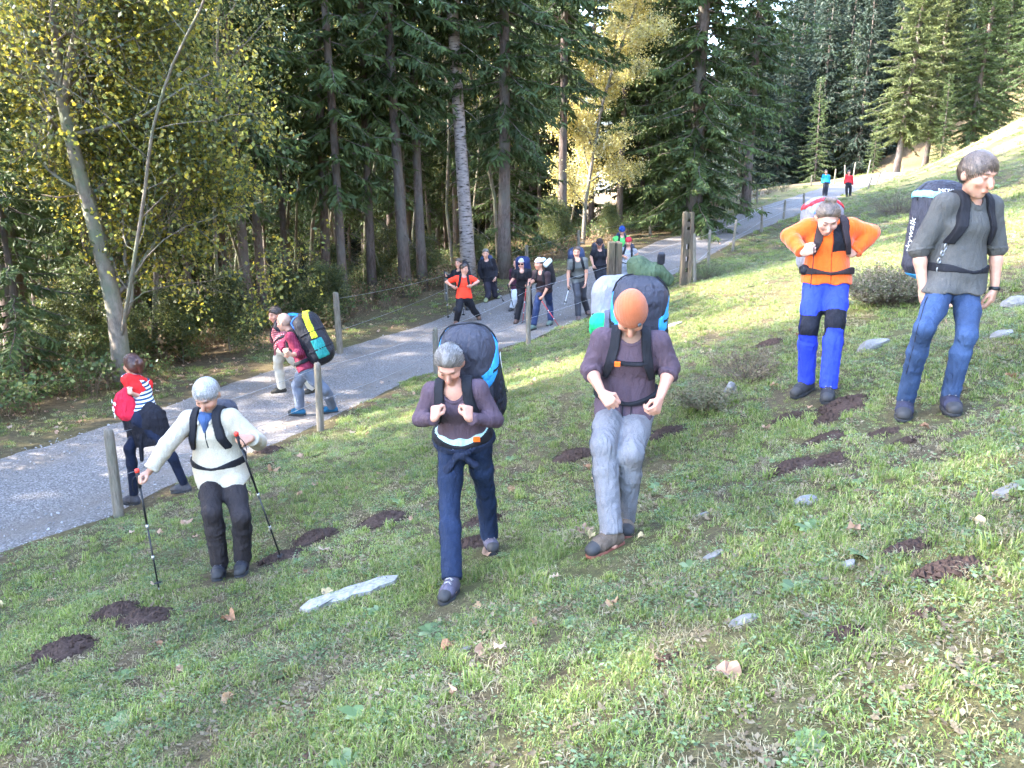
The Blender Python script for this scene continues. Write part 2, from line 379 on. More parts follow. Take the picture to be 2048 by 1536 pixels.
def spruce(seed, H, R0, cb, tr, per_m=8, tw=.11, card=.34, deadtw=True, cols=((.022, .038, .016), (.07, .10, .03)), bark=None, droop=.55, prof=.85):
    rng = np.random.RandomState(seed); gt = Geo(); gf = Geo()
    tp = trunk_pts(H, rng); rad_ = tr * (1 - np.clip(tp[:, 2] / H, 0, 1)) ** .8 + .012; rad_[0] *= 1.35; rad_[1] *= 1.08
    gt.tube(tp, rad_, 9)
    def axis(z): return np.array([np.interp(z, tp[:, 2], tp[:, 0]), np.interp(z, tp[:, 2], tp[:, 1]), z])
    zs = np.arange(cb * H, H - .1, 1.0 / per_m); B = []; Dd = []; L_ = []; Cc = []
    for k, z in enumerate(zs):
        t = (z - cb * H) / (H - cb * H); az = k * 2.399 + rng.rand() * .9
        L = R0 * ((1 - t) ** prof) * (.55 + .6 * rng.rand()) * (min(1, .45 + t * 3.0)) + .22
        s0 = np.interp(t, [0, .5, 1], [-.38, -.1, .75]) + rng.normal() * .12
        o = np.array([math.cos(az), math.sin(az), 0]); m = 7; u = np.linspace(0, 1, m)
        pts = axis(z) + o * (L * u)[:, None] + np.array([0, 0, 1.0]) * (L * (s0 * u - .38 * u ** 2 * (1 - t) + .28 * u ** 3))[:, None]
        pts += rng.normal(size=(m, 3)) * .03 * L * u[:, None]
        gt.tube(pts, np.interp(u, [0, 1], [max(.012, .011 * L), .004]), 4, cap=False)
        ns = max(3, int(L / tw)); uu = .12 + .88 * (np.arange(ns) + rng.rand(ns)) / ns; uu = np.clip(uu, 0, 1)
        p = np.stack([np.interp(uu, u, pts[:, q]) for q in range(3)], 1)
        tl = unit(pts[-1] - pts[0]); lat = unit(np.cross(tl, [0, 0, 1.0]))
        for sgn in (-1, 1):
            fl = (.6 + .8 * rng.rand(ns)) * (card * (1.25 - .6 * uu)); 
            d = unit(lat * sgn * (.75 + .3 * rng.rand(ns, 1)) + tl * (.55 + .4 * rng.rand(ns, 1)) + np.array([0, 0, -1.0]) * (droop * (.3 + 1.3 * rng.rand(ns, 1))) + rng.normal(size=(ns, 3)) * .18)
            B.append(p); Dd.append(d); L_.append(fl); Cc.append(uu)
            p2 = p + d * fl[:, None] * .55
            d2 = unit(d * .6 + np.array([0, 0, -1.0]) * (.2 + droop * rng.rand(ns, 1)) + rng.normal(size=(ns, 3)) * .45)
            B.append(p2); Dd.append(d2); L_.append(fl * .75); Cc.append(uu)
            p3 = p + d * fl[:, None] * .3; d3 = unit(d * .5 + tl * .6 + rng.normal(size=(ns, 3)) * .5)
            B.append(p3); Dd.append(d3); L_.append(fl * .6); Cc.append(uu)
        B.append(pts[-2:]); Dd.append(np.tile(tl, (2, 1))); L_.append(np.full(2, card * .8)); Cc.append(np.ones(2))
    if deadtw:
        for z in np.arange(1.5, cb * H, .35):
            az = rng.rand() * 6.28; L = (.3 + 1.1 * rng.rand()); o = np.array([math.cos(az), math.sin(az), 0])
            u = np.linspace(0, 1, 4)[:, None]; pts = axis(z) + o * L * u + np.array([0, 0, 1]) * L * (-.15 * u - .35 * u ** 2) + rng.normal(size=(4, 3)) * .04 * u
            gt.tube(pts, [.014, .01, .007, .003], 3, cap=False)
    B = np.concatenate(B); Dd = np.concatenate(Dd); L_ = np.concatenate(L_); Cc = np.concatenate(Cc)
    q = diamonds(B, Dd, L_, L_ * (.20 + .12 * rng.rand(len(B))), rng, .4)
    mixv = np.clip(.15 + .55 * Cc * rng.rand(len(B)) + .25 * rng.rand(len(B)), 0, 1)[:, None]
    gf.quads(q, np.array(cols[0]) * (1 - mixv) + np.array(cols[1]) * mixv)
    return gt.mesh('spruce_trunk', [bark or M_BARK]), gf.mesh('spruce_crown', [M_NEEDLE], False, True)
def leaves(gf, pts, n_each, spread, size, pal, rng, hang=.5):
    n = len(pts) * n_each; p = np.repeat(pts, n_each, 0) + rng.normal(size=(n, 3)) * spread
    d = unit(rng.normal(size=(n, 3)) + np.array([0, 0, -hang])); L = size * (.55 + .8 * rng.rand(n))
    q = diamonds(p, d, L, L * (.62 + .25 * rng.rand(n)), rng, .42)
    pal = np.array(pal); k = rng.randint(0, len(pal), n); c = pal[k] * (.75 + .5 * rng.rand(n, 1)); gf.quads(q, c)
def broadleaf(seed, H, tr, limbs=None, pal=((.07, .10, .02),), size=.075, n_leaf=10, spread=.22, nb=9, bl=.42, start=.25, mat=None, lean=0, up=.75, lmin=2, keepback=False):
    rng = np.random.RandomState(seed); gt = Geo(); gf = Geo(); tips = []
    def grow(p, d, L, r, lv):
        m = 6; pts = [p]; dd = d
        for _ in range(m):
            dd = unit(dd + rng.normal(size=3) * (.10 if lv == 0 else .2) + np.array([0, 0, .05 if lv else .02])); pts.append(pts[-1] + dd * L / m)
        pts = np.array(pts); gt.tube(pts, np.linspace(r, r * (.45 if lv < 2 else .3), m + 1), 7 if lv == 0 else (5 if lv == 1 else 3), cap=False)
        if lv >= lmin: tips.extend(pts[2:])
        if lv >= 3 or L < .35: tips.extend(pts[1:]); return
        k = nb if lv == 0 else (6 if lv == 1 else 4)
        for q in range(k):
            t = start + (1 - start) * (q + rng.rand()) / k if lv == 0 else .25 + .75 * (q + rng.rand()) / k
            pp = np.array([np.interp(t * m, np.arange(m + 1), pts[:, z]) for z in range(3)])
            az = q * 2.4 + rng.rand() * 1.5; side = unit(np.cross(dd, [math.cos(az), math.sin(az), .3]))
            nd = unit(side * 1.0 + dd * up * (1 if lv == 0 else .6) + np.array([0, 0, .15]))
            grow(pp, nd, L * (bl if limbs is None else .55) * (1.15 - .5 * t if lv == 0 else .9) * (.7 + .5 * rng.rand()), r * (.42 if lv == 0 else .5) * (1.1 - .4 * t), lv + 1)
    if limbs is None: grow(np.array([0, 0, -.2]), unit(np.array([lean, 0, 1.0])), H, tr, 0)
    else:
        for pts, r0, r1 in limbs:
            pts = np.asarray(pts); gt.tube(resample(pts, .4), np.linspace(r0, r1, len(resample(pts, .4))), 9)
            rs = resample(pts, .4)
            for q in range(nb):
                t = start + (1 - start) * (q + rng.rand()) / nb; k = int(t * (len(rs) - 1)); az = rng.rand() * 6.28
                nd = np.array([math.cos(az), math.sin(az), .35 + .4 * rng.rand()]); low = rs[k][2] < 3.6
                if low: nd[1] = abs(nd[1]) * .8 + .25; nd[0] = min(nd[0], .55)
                nd = unit(nd); grow(rs[k], nd, bl * (.6 + .7 * rng.rand()) * (1.2 - .4 * t), np.interp(t, [0, 1], [r0, r1]) * .35, 1)
    tips = np.array(tips)
    if keepback: tips = tips[(tips[:, 1] > -.1) | (rng.rand(len(tips)) < .22)]
    if keepback: tips = tips[~((tips[:, 1] < -1.6) | ((tips[:, 1] < -.6) & (tips[:, 2] < 3.2)) | ((tips[:, 0] > 1.0) & (tips[:, 1] < .4) & (tips[:, 2] < 3.5)))]
    leaves(gf, tips, n_leaf, spread, size, pal, rng)
    return gt.mesh('tree_trunk', [mat or M_BARKL]), gf.mesh('tree_crown', [M_LEAF], False, True)

GREENS = ((.085, .11, .038), (.065, .09, .035), (.115, .135, .045), (.17, .17, .05), (.05, .072, .032))
YELL = ((.58, .49, .16), (.66, .58, .26), (.50, .44, .15), (.62, .58, .36))
LIMEY = ((.17, .19, .055), (.25, .245, .065), (.11, .135, .045), (.36, .31, .07))
SPR = {
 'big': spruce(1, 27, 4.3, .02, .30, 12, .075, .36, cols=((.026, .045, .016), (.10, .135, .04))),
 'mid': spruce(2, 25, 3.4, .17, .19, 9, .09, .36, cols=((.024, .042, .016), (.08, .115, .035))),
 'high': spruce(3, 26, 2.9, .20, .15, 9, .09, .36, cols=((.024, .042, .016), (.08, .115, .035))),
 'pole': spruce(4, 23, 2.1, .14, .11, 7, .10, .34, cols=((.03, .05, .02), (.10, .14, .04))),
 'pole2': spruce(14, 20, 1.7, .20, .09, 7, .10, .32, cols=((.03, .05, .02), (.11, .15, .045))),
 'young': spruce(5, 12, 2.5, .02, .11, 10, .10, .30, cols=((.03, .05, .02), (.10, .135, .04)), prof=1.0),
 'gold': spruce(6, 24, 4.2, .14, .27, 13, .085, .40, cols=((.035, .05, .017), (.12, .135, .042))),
 'far': spruce(8, 25, 4.2, .03, .20, 7, .20, .75, False, cols=((.014, .024, .018), (.035, .052, .03)), prof=1.0),  # needle greens darkened to stand in for shade on the hillside
}
BRD = {
 'slim': broadleaf(21, 13, .075, pal=GREENS + LIMEY, nb=11, bl=.26, n_leaf=5, spread=.25, size=.075, start=.1, up=1.2),
 'slim2': broadleaf(22, 15, .07, pal=LIMEY, nb=10, bl=.22, n_leaf=4, spread=.3, size=.075, start=.25, up=1.5),
 'bare': broadleaf(24, 14, .06, pal=LIMEY, nb=10, bl=.2, n_leaf=1, spread=.3, size=.08, start=.35, up=1.8),
 'yellow': broadleaf(23, 13.5, .10, pal=YELL, nb=18, bl=.235, n_leaf=8, spread=.26, size=.10, start=.08, up=1.1),
 'bush': broadleaf(25, 3.2, .03, pal=GREENS, nb=9, bl=.5, n_leaf=6, spread=.2, size=.085, start=.05, up=.9, lmin=1),
}
def gp(px, Y):
    """ground point under image column px at distance Y"""
    py = 600.0
    for _ in range(5):
        P = atY(px, py, Y); P[2] = z1(P[0], P[1]); py = project(P)[1]
    return P
def place(kind, P, sc=1.0, label=None, group=None, name='spruce_tree', lean=(0, 0), rot=None):
    lib = SPR if kind in SPR else BRD; tm, cm = lib[kind]
    e = empty(name, P, label, 'tree', group); e.scale = (sc, sc, sc * (.94 + .12 * rnd.random())); e.rotation_euler = (lean[0], lean[1], rot if rot is not None else rnd.random() * 6.28)
    add('trunk', tm, e); add('crown', cm, e); return e
# single trees the photograph tells apart
SOLO = [
 ('mid', 1008, 27.0, 1.0, 'tall spruce with bare grey trunk behind the walker in the long black shirt', 'spruce_tree', (0, .0)),
 ('high', 812, 24.5, 1.0, 'straight reddish spruce trunk behind the road fence, left of the pale knotted trunk', 'spruce_tree', (0, -.03)),
 ('big', 1385, 36.0, 1.05, 'biggest spruce with drooping boughs behind the tall notched post', 'spruce_tree', (0, .0)),
 ('big', 1290, 41.0, .95, 'bushy spruce right beside the yellow birch', 'spruce_tree', (0, .0)),
 ('mid', 1490, 43.0, 1.08, 'dark spruce overhanging the fence at the bend of the road', 'spruce_tree', (0, .0)),
 ('big', 1100, 46.0, .95, 'dark spruce whose edge meets the patch of blue sky from the left', 'spruce_tree', (0, .0)),
 ('gold', 1792, 84.0, 1.05, 'sunlit yellowish spruce with bare lower trunk at the far road bend', 'spruce_tree', (0, .06)),
 ('gold', 1848, 88.0, 1.0, 'second sunlit spruce with long bare trunk, right of the yellowish one', 'spruce_tree', (0, .05)),
 ('big', 1935, 86.0, .95, 'dense dark green spruce on the slope above the far road', 'spruce_tree', (0, .03)),
 ('big', 1985, 92.0, .9, 'spruce at the top edge of the sloping meadow', 'spruce_tree', (0, .0)),
 ('mid', 2050, 80.0, .9, 'spruce cut by the right picture edge', 'spruce_tree', (0, .0)),
 ('young', 1745, 86.0, .5, 'small young spruce by the fence where the road bends out of sight', 'spruce_tree', (0, .0)),
 ('young', 1880, 82.0, .75, 'young spruce between the two bare trunks and the dark slope spruce', 'spruce_tree', (0, .0)),
 ('young', 1626, 104.0, 1.15, 'pointed young spruce standing before the dark hillside, leftmost', 'spruce_tree', (0, .0)),
 ('young', 1662, 112.0, 1.5, 'pointed young spruce before the dark hillside, middle of three', 'spruce_tree', (0, .0)),
 ('young', 1690, 108.0, 1.4, 'pointed young spruce before the dark hillside, rightmost of three', 'spruce_tree', (0, .0)),
 ('yellow', 1165, 34.5, .86, 'bright yellow autumn birch below the gap of blue sky', 'birch_tree', (0, -.03)),
 ('pole', 690, 22.5, 1.0, 'thin dark trunk just behind the leaning pale fence post', 'spruce_tree', (0, -.02)),
 ('pole', 745, 25.0, 1.05, 'thin straight trunk right of the pale fence post', 'spruce_tree', (0, .0)),
 ('mid', 40, 17.0, .9, 'dark spruce at the left picture edge above the verge', 'spruce_tree', (0, .0)),
 ('young', 55, 14.0, .62, 'low dark spruce in the shade at the left edge', 'spruce_tree', (0, .0)),
 ('pole', 500, 20.5, 1.0, 'slim mossy trunk right of the leaning maple, behind the plaid walkers', 'spruce_tree', (0, -.01)),
 ('pole2', 528, 21.5, 1.1, 'slim trunk directly behind the man in beige trousers', 'spruce_tree', (0, .0)),
]
TAKEN = []
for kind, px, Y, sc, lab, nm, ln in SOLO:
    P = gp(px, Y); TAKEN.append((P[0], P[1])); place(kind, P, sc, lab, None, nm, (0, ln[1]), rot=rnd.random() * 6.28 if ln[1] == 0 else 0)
P = gp(938, 26.0); TAKEN.append((P[0], P[1]))
tm, cm = spruce(31, 27, 2.6, .26, .20, 8, .10, .36, bark=M_BIRCH)
e = empty('spruce_tree', P, 'pale trunk dotted with black knots above the man in the orange T-shirt', 'tree'); e.rotation_euler = (0, -.045, 0)
add('trunk', tm, e); add('crown', cm, e)
# leaning maple on the left
Y0 = 14.0; P0 = gp(238, Y0)
def lm(L, dY=0): return [atY(x, y, Y0 + dY + dy) - P0 for x, y, dy in L]
LIMBS = [
 (lm([(245, 760, 0), (235, 650, 0), (212, 540, 0), (175, 400, -.1), (140, 270, -.2), (122, 185, -.2), (112, 80, -.3), (100, -80, -.4)]), .165, .05),
 (lm([(128, 215, -.2), (140, 120, -.3), (158, 30, -.5), (172, -90, -.7)]), .07, .03),
 (lm([(120, 180, -.2), (98, 120, -.1), (78, 60, 0), (66, -60, .1)]), .05, .025),
 (lm([(215, 560, 0), (205, 440, .4), (180, 340, .7), (178, 200, 1.0), (185, 60, 1.3), (190, -60, 1.5)]), .075, .03),
 (lm([(240, 690, 0), (232, 520, .5), (222, 400, .7), (212, 250, .9), (205, 120, 1), (215, -40, 1.2)]), .07, .025),
 (lm([(240, 690, 0), (262, 560, -.4), (290, 380, -.7), (305, 260, -.9), (345, 130, -1.1), (400, 20, -1.4), (430, -60, -1.5)]), .036, .014),
]
tm, cm = broadleaf(41, 0, 0, LIMBS, pal=GREENS[:4] + ((.22, .24, .04), (.40, .33, .04), (.28, .27, .05), (.34, .30, .05)), nb=13, bl=2.0, n_leaf=5, spread=.13, size=.075, start=.14, keepback=True)
e = empty('maple_tree', P0, 'leaning grey maple with forked stems and thinning yellow-green leaves', 'tree'); add('trunk', tm, e); add('crown', cm, e); TAKEN.append((P0[0], P0[1]))
# the wood behind: every trunk a tree of its own
SUNLANES = [(gp(1178, 34.5)[:2], 2.8, 42)]; THINLANES = [(np.array([6.5, 19.0]), 2.0, 45), (np.array([5.0, 14.0]), 2.5, 45), (np.array([16.0, 30.0]), 2.0, 60), (np.array([-2.0, 2.6]), .9, 45)]
def in_lane(x, y, lanes=None):
    sv = nv_(np.array([SUNV.x, SUNV.y]))
    for c0, w, L in (lanes or SUNLANES):
        d = np.array([x, y]) - c0; t = d @ sv
        if 1.5 < t < L and abs(d[0] * sv[1] - d[1] * sv[0]) < w: return True
    return False
def nv_(v): return v / np.linalg.norm(v)
def free(x, y, d): return not in_lane(x, y) and all((x - a) ** 2 + (y - b_) ** 2 > d * d for a, b_ in TAKEN)
WOODL = {'high': 'tall spruce among the close-set trees of the wood behind the road', 'mid': 'full spruce among the close-set trees of the wood behind the road', 'pole': 'slender bare-stemmed spruce among the close-set trees of the wood', 'pole2': 'thin pole-like spruce with a small crown in the wood',
         'slim': 'slender leafy broadleaf tree between the spruces of the wood', 'slim2': 'slender lime-leaved tree between the spruces of the wood', 'bare': 'nearly bare thin tree between the spruces of the wood', 'young': 'young spruce growing under the taller trees of the wood'}
cnt = 0; tries = 0
while cnt < 190 and tries < 12000:
    tries += 1
    Y = rnd.uniform(17, 64); px = rnd.uniform(-120, 1330 if Y > 30 else 1050)
    P = gp(px, Y); sdv, hwv, _ = road_side([P[0]], [P[1]]); dd = sdv[0] - hwv[0]
    if dd < 2.6 or not free(P[0], P[1], 1.15 if Y < 34 else 2.1): continue
    if 1120 < px < 1240 and Y > 40: continue
    if px < 760:
        kind = rnd.choices(['pole', 'pole2', 'slim', 'slim2', 'bare', 'high', 'young'], [6, 6, 3, 3, 2.5, .8, .8])[0]
        if Y > 42 and rnd.random() < .55: continue
    else: kind = rnd.choices(['pole', 'pole2', 'high', 'mid', 'slim', 'young', 'bare'], [2, 2, 3, 3, 1.5, 1, 1])[0]
    if in_lane(P[0], P[1], THINLANES): kind = rnd.choice(['bare', 'bare', 'slim2'])
    TAKEN.append((P[0], P[1])); cnt += 1
    place(kind, P, rnd.uniform(.75, 1.12), WOODL[kind], 'trees of the wood, ' + kind, 'spruce_tree' if kind in SPR else 'broadleaf_tree', (rnd.gauss(0, .02), rnd.gauss(0, .02)))
# the wood goes on to the left of the picture and shades the meadow
cnt = 0; tries = 0
while cnt < 30 and tries < 4000:
    tries += 1
    x = rnd.uniform(-36, -9); Y = rnd.uniform(-12, 9.5)
    if x / max(Y, .1) > -.72 and Y > 0: continue
    sdv, hwv, _ = road_side([x], [Y])
    if sdv[0] - hwv[0] < 2.8 or not free(x, Y, 3.0): continue
    P = np.array([x, Y, z1(x, Y)]); TAKEN.append((x, Y)); cnt += 1; kind = rnd.choice(['high', 'pole', 'pole2', 'pole', 'slim2'])
    if in_lane(x, Y, THINLANES): kind = 'bare'
    place(kind, P, rnd.uniform(.8, 1.05), 'unseen young spruce added beyond the left picture edge to shade the road', 'trees beyond the left edge', 'spruce_tree')
for k, (x, Y) in enumerate(((-10.6, 12.0), (-9.6, 9.6), (-12.5, 10.6), (-12.2, 14.6), (-13.4, 12.6))):  # unseen low trees added only to keep the near road in shade
    place('young', np.array([x, Y, z1(x, Y)]), .78, 'unseen young spruce added beyond the left picture edge to shade the road', 'trees beyond the left edge', 'spruce_tree')
for kd, x, Y in (('pole', -13.4, 4.7), ('pole2', -15.6, 6.3), ('pole', -14.8, 3.1), ('pole2', -18.5, 5.2), ('pole', -21.0, 3.6), ('pole2', -17.2, 7.6), ('pole', -14.2, -.1), ('pole2', -15.4, -1.2), ('pole', -19.0, 0.2), ('mid', -22.0, 1.4), ('mid', -16.6, 4.3), ('high', -20.5, 5.6)):  # more unseen trees, added to shade the walkers and the foreground turf
    place(kd, np.array([x, Y, z1(x, Y)]), 1.0, 'unseen young spruce added beyond the left picture edge to shade the road', 'trees beyond the left edge', 'spruce_tree')
# hillside forest, and the wood thickening behind
HILL = []; cnt = 0
while len(HILL) < 150:
    Y = rnd.uniform(62, 120); px = rnd.uniform(-150, 1140); P = atY(px, 350, Y); P[2] = z1(P[0], P[1])
    if in_lane(P[0], P[1]): continue
    HILL.append((P[0], P[1], P[2], rnd.uniform(.6, 1.0)))
NBACK = len(HILL)
tries = 0
while cnt < 290 and tries < 9000:
    tries += 1
    Y = rnd.uniform(104, 235); px = rnd.uniform(1440 if Y < 130 else 1330, 2120); P = atY(px, 300, Y); P[2] = z1(P[0], P[1])
    if not free(P[0], P[1], 3.0): continue
    TAKEN.append((P[0], P[1])); cnt += 1
    if Y > 140 or px > 1800: HILL.append((P[0], P[1], P[2], rnd.uniform(.75, 1.25))); continue
    place('far', P, rnd.uniform(.75, 1.25), 'spruce with shade painted into its crown on the hillside behind the road bend', 'hillside spruces', 'spruce_tree')
# leafy bushes at the foot of the wood
cnt = 0; tries = 0
while cnt < 18 and tries < 2000:
    tries += 1
    Y = rnd.uniform(13, 46); px = rnd.uniform(-40, 1330); P = gp(px, Y); sdv, hwv, _ = road_side([P[0]], [P[1]]); dd = sdv[0] - hwv[0]
    if not (1.8 < dd < 5.5) or not free(P[0], P[1], .8): continue
    cnt += 1; TAKEN.append((P[0], P[1]))
    place('bush', P, rnd.uniform(.3, .6), 'leafy green bush at the foot of the wood beside the road', 'bushes along the wood', 'leafy_bush')

# far mountain flank seen between the trunks
b = NB('mountain_rock'); n1 = b.noise(b.geo(), .012, 6, .65); n2 = b.noise(b.geo(), .05, 5, .7); M_MOUNT = b.done(b.pbsdf(b.mix(b.fr(n2, .4, .6), b.ramp(n1, [(.35, (.06, .075, .05)), (.55, (.20, .20, .19)), (.75, (.34, .33, .32))]), (.12, .125, .11)), .95, None, .1))
gx = np.linspace(-2600, 900, 90); gy = np.linspace(0, 1, 16); XX, TT = np.meshgrid(gx, gy); ridge = 330 + 120 * np.sin(gx / 410 + .6) + 60 * np.sin(gx / 150 + 2) + 25 * np.sin(gx / 57); ridge = ridge * np.interp(gx, [-2600, 100, 330, 900], [1.25, 1.1, .8, .5]); ZZ = -60 + (ridge[None, :] + 60) * TT ** .8; YY = 1500 + 900 * TT + 60 * np.sin(XX / 90 + 3 * TT)
i, j = np.meshgrid(np.arange(15), np.arange(89), indexing='ij'); mq = np.stack([i * 90 + j, i * 90 + j + 1, (i + 1) * 90 + j + 1, (i + 1) * 90 + j], -1).reshape(-1, 4)
tag(add('mountain', mesh_np('mountain', np.stack([XX, YY, ZZ], -1).reshape(-1, 3), mq, [M_MOUNT])), kind='structure')
# ------------------------------------------------------------------ signed-distance modelling of bodies, clothes and packs
f32 = np.float32
def nv(v):
    v = np.asarray(v, float); return v / (np.linalg.norm(v) + 1e-9)
class Prim: pass
def cone(a, b_, r1, r2, k=.02, widen=None, clips=(), noise=None):
    p = Prim(); p.kind = 'cone'; p.a = np.asarray(a, float); p.b = np.asarray(b_, float); p.r1 = r1; p.r2 = r2; p.k = k; p.w = widen; p.clips = clips; p.noise = noise
    m = max(r1, r2) * (widen[1] if widen else 1)
    p.lo = np.minimum(p.a, p.b) - m; p.hi = np.maximum(p.a, p.b) + m; return p
def ell(c, axes, rad, k=.02, clips=(), noise=None, sub=False):
    p = Prim(); p.kind = 'sub' if sub else 'ell'; p.c = np.asarray(c, float); p.ax = np.asarray(axes, float); p.r = np.asarray(rad, float); p.k = k; p.clips = clips; p.noise = noise
    e = np.sqrt(((p.ax.T * p.r) ** 2).sum(1)); p.lo = p.c - e; p.hi = p.c + e; return p
def rbox(c, axes, half, rr_, k=.02, clips=(), noise=None, taper=0):
    p = Prim(); p.kind = 'box'; p.c = np.asarray(c, float); p.ax = np.asarray(axes, float); p.h = np.asarray(half, float); p.rr = rr_; p.k = k; p.clips = clips; p.noise = noise; p.taper = taper
    e = (np.abs(p.ax.T) * (p.h * 1.25)).sum(1); p.lo = p.c - e; p.hi = p.c + e; return p
def pdist(p, X, infl=0.0):
    if p.kind == 'cone':
        a, b_ = p.a, p.b
        if p.w is not None:
            l, w = p.w; ctr = a; q = (X - ctr) @ l.astype(f32); X = X - (q * f32(1 - 1 / w))[..., None] * l.astype(f32)
            bl = np.dot(b_ - a, l); b_ = b_ - l * bl * (1 - 1 / w)
        ba = (b_ - a); L2 = float(ba @ ba) + 1e-9; pa = X - a.astype(f32)
        t = np.clip((pa @ ba.astype(f32)) / f32(L2), 0, 1)
        d = np.sqrt(((pa - t[..., None] * ba.astype(f32)) ** 2).sum(-1)) - (f32(p.r1) + t * f32(p.r2 - p.r1)) - f32(infl)
        if p.noise: d = d + p.noise(X, t)
    elif p.kind in ('ell', 'sub'):
        q = (X - p.c.astype(f32)) @ p.ax.T.astype(f32); r = (p.r + infl).astype(f32)
        k0 = np.sqrt(((q / r) ** 2).sum(-1)); k1 = np.sqrt(((q / (r * r)) ** 2).sum(-1)) + 1e-6
        d = k0 * (k0 - 1) / k1
        if p.noise: d = d + p.noise(X, q)
    else:
        q = (X - p.c.astype(f32)) @ p.ax.T.astype(f32)
        if p.taper: s = 1 - p.taper * q[..., 2] / f32(p.h[2]); q = q.copy(); q[..., 0] = q[..., 0] / s; q[..., 1] = q[..., 1] / s
        h = (p.h - p.rr + infl).astype(f32); dq = np.abs(q) - h
        d = np.sqrt((np.maximum(dq, 0) ** 2).sum(-1)) + np.minimum(dq.max(-1), 0) - f32(p.rr)
        if p.noise: d = d + p.noise(X, q)
    for c0, n in p.clips: d = np.maximum(d, ((X - np.asarray(c0, f32)) @ np.asarray(n, f32)))
    return d
def comps(V, Q, least=24):
    n = len(V); lab = np.arange(n)
    for _ in range(400):
        m = lab[Q].min(1); new = lab.copy()
        for k in range(4): np.minimum.at(new, Q[:, k], m)
        new = new[new]
        if (new == lab).all(): break
        lab = new
    out = []
    for l in np.unique(lab):
        vs = np.flatnonzero(lab == l)
        if len(vs) < least: continue
        mp = np.full(n, -1); mp[vs] = np.arange(len(vs)); qs = Q[lab[Q[:, 0]] == l]; out.append((V[vs], mp[qs]))
    return out
class Field:
    def __init__(s, prims, res, pad=.03):
        lo = np.min([p.lo for p in prims], 0) - pad; hi = np.max([p.hi for p in prims], 0) + pad
        s.res = res; s.lo = lo; s.n = np.ceil((hi - lo) / res).astype(int) + 1
        s.D = np.full(s.n, .12, f32)
    def sl(s, lo, hi, pad):
        a = np.clip(np.floor((lo - pad - s.lo) / s.res).astype(int), 0, s.n - 1); b_ = np.clip(np.ceil((hi + pad - s.lo) / s.res).astype(int) + 1, 1, s.n)
        return tuple(slice(x, y) for x, y in zip(a, b_))
    def X(s, sl=None):
        if sl is None: sl = tuple(slice(0, n) for n in s.n)
        g = [(np.arange(q.start, q.stop) * s.res + o).astype(f32) for q, o in zip(sl, s.lo)]
        return np.stack(np.meshgrid(*g, indexing='ij'), -1)
    def add(s, prims, infl=0.0):
        for p in prims:
            sl = s.sl(p.lo, p.hi, infl + p.k + 3 * s.res)
            d = pdist(p, s.X(sl), infl); A = s.D[sl]
            if p.kind == 'sub':
                h = np.clip(.5 - .5 * (A + d) / p.k, 0, 1); s.D[sl] = A * (1 - h) + (-d) * h + p.k * h * (1 - h)
            else:
                h = np.clip(.5 + .5 * (A - d) / p.k, 0, 1); s.D[sl] = A * (1 - h) + d * h - p.k * h * (1 - h)
        return s
    def mesh(s): return snets(s.D, s.lo, s.res)
def snets(D, lo, res):
    ins = D < 0; nx, ny, nz = D.shape
    c = np.zeros((nx - 1, ny - 1, nz - 1), np.int8)
    for i in (0, 1):
        for j in (0, 1):
            for k in (0, 1): c += ins[i:nx - 1 + i, j:ny - 1 + j, k:nz - 1 + k]
    act = (c > 0) & (c < 8); I = np.argwhere(act)
    if len(I) == 0: return np.zeros((0, 3)), np.zeros((0, 4), int)
    vid = np.full(act.shape, -1, np.int32); vid[act] = np.arange(len(I))
    cor = np.array([(i, j, k) for i in (0, 1) for j in (0, 1) for k in (0, 1)])
    val = np.stack([D[I[:, 0] + a, I[:, 1] + b_, I[:, 2] + c_] for a, b_, c_ in cor], 1)
    acc = np.zeros((len(I), 3)); cnt = np.zeros(len(I))
    for a in range(8):
        for b_ in range(a + 1, 8):
            if np.abs(cor[a] - cor[b_]).sum() != 1: continue
            va, vb = val[:, a], val[:, b_]; m = (va < 0) != (vb < 0); t = np.where(m, va / (va - vb + 1e-12), 0)
            acc += m[:, None] * (cor[a] + t[:, None] * (cor[b_] - cor[a])); cnt += m
    V = (I + acc / cnt[:, None]) * res + lo
    Q = []
    for ax in range(3):
        s0 = [slice(None)] * 3; s1 = [slice(None)] * 3; s0[ax] = slice(0, -1); s1[ax] = slice(1, None)
        A, B = ins[tuple(s0)], ins[tuple(s1)]; E = np.argwhere(A != B); o = [q for q in range(3) if q != ax]
        ok = (E[:, o[0]] > 0) & (E[:, o[1]] > 0) & (E[:, o[0]] < D.shape[o[0]] - 1) & (E[:, o[1]] < D.shape[o[1]] - 1); E = E[ok]
        fl = A[E[:, 0], E[:, 1], E[:, 2]]
        def vv(d0, d1):
            q = E.copy(); q[:, o[0]] += d0; q[:, o[1]] += d1; return vid[q[:, 0], q[:, 1], q[:, 2]]
        q = np.stack([vv(-1, -1), vv(0, -1), vv(0, 0), vv(-1, 0)], 1)
        if ax == 1: fl = ~fl
        q[~fl] = q[~fl][:, ::-1]; Q.append(q)
    return V, np.concatenate(Q)
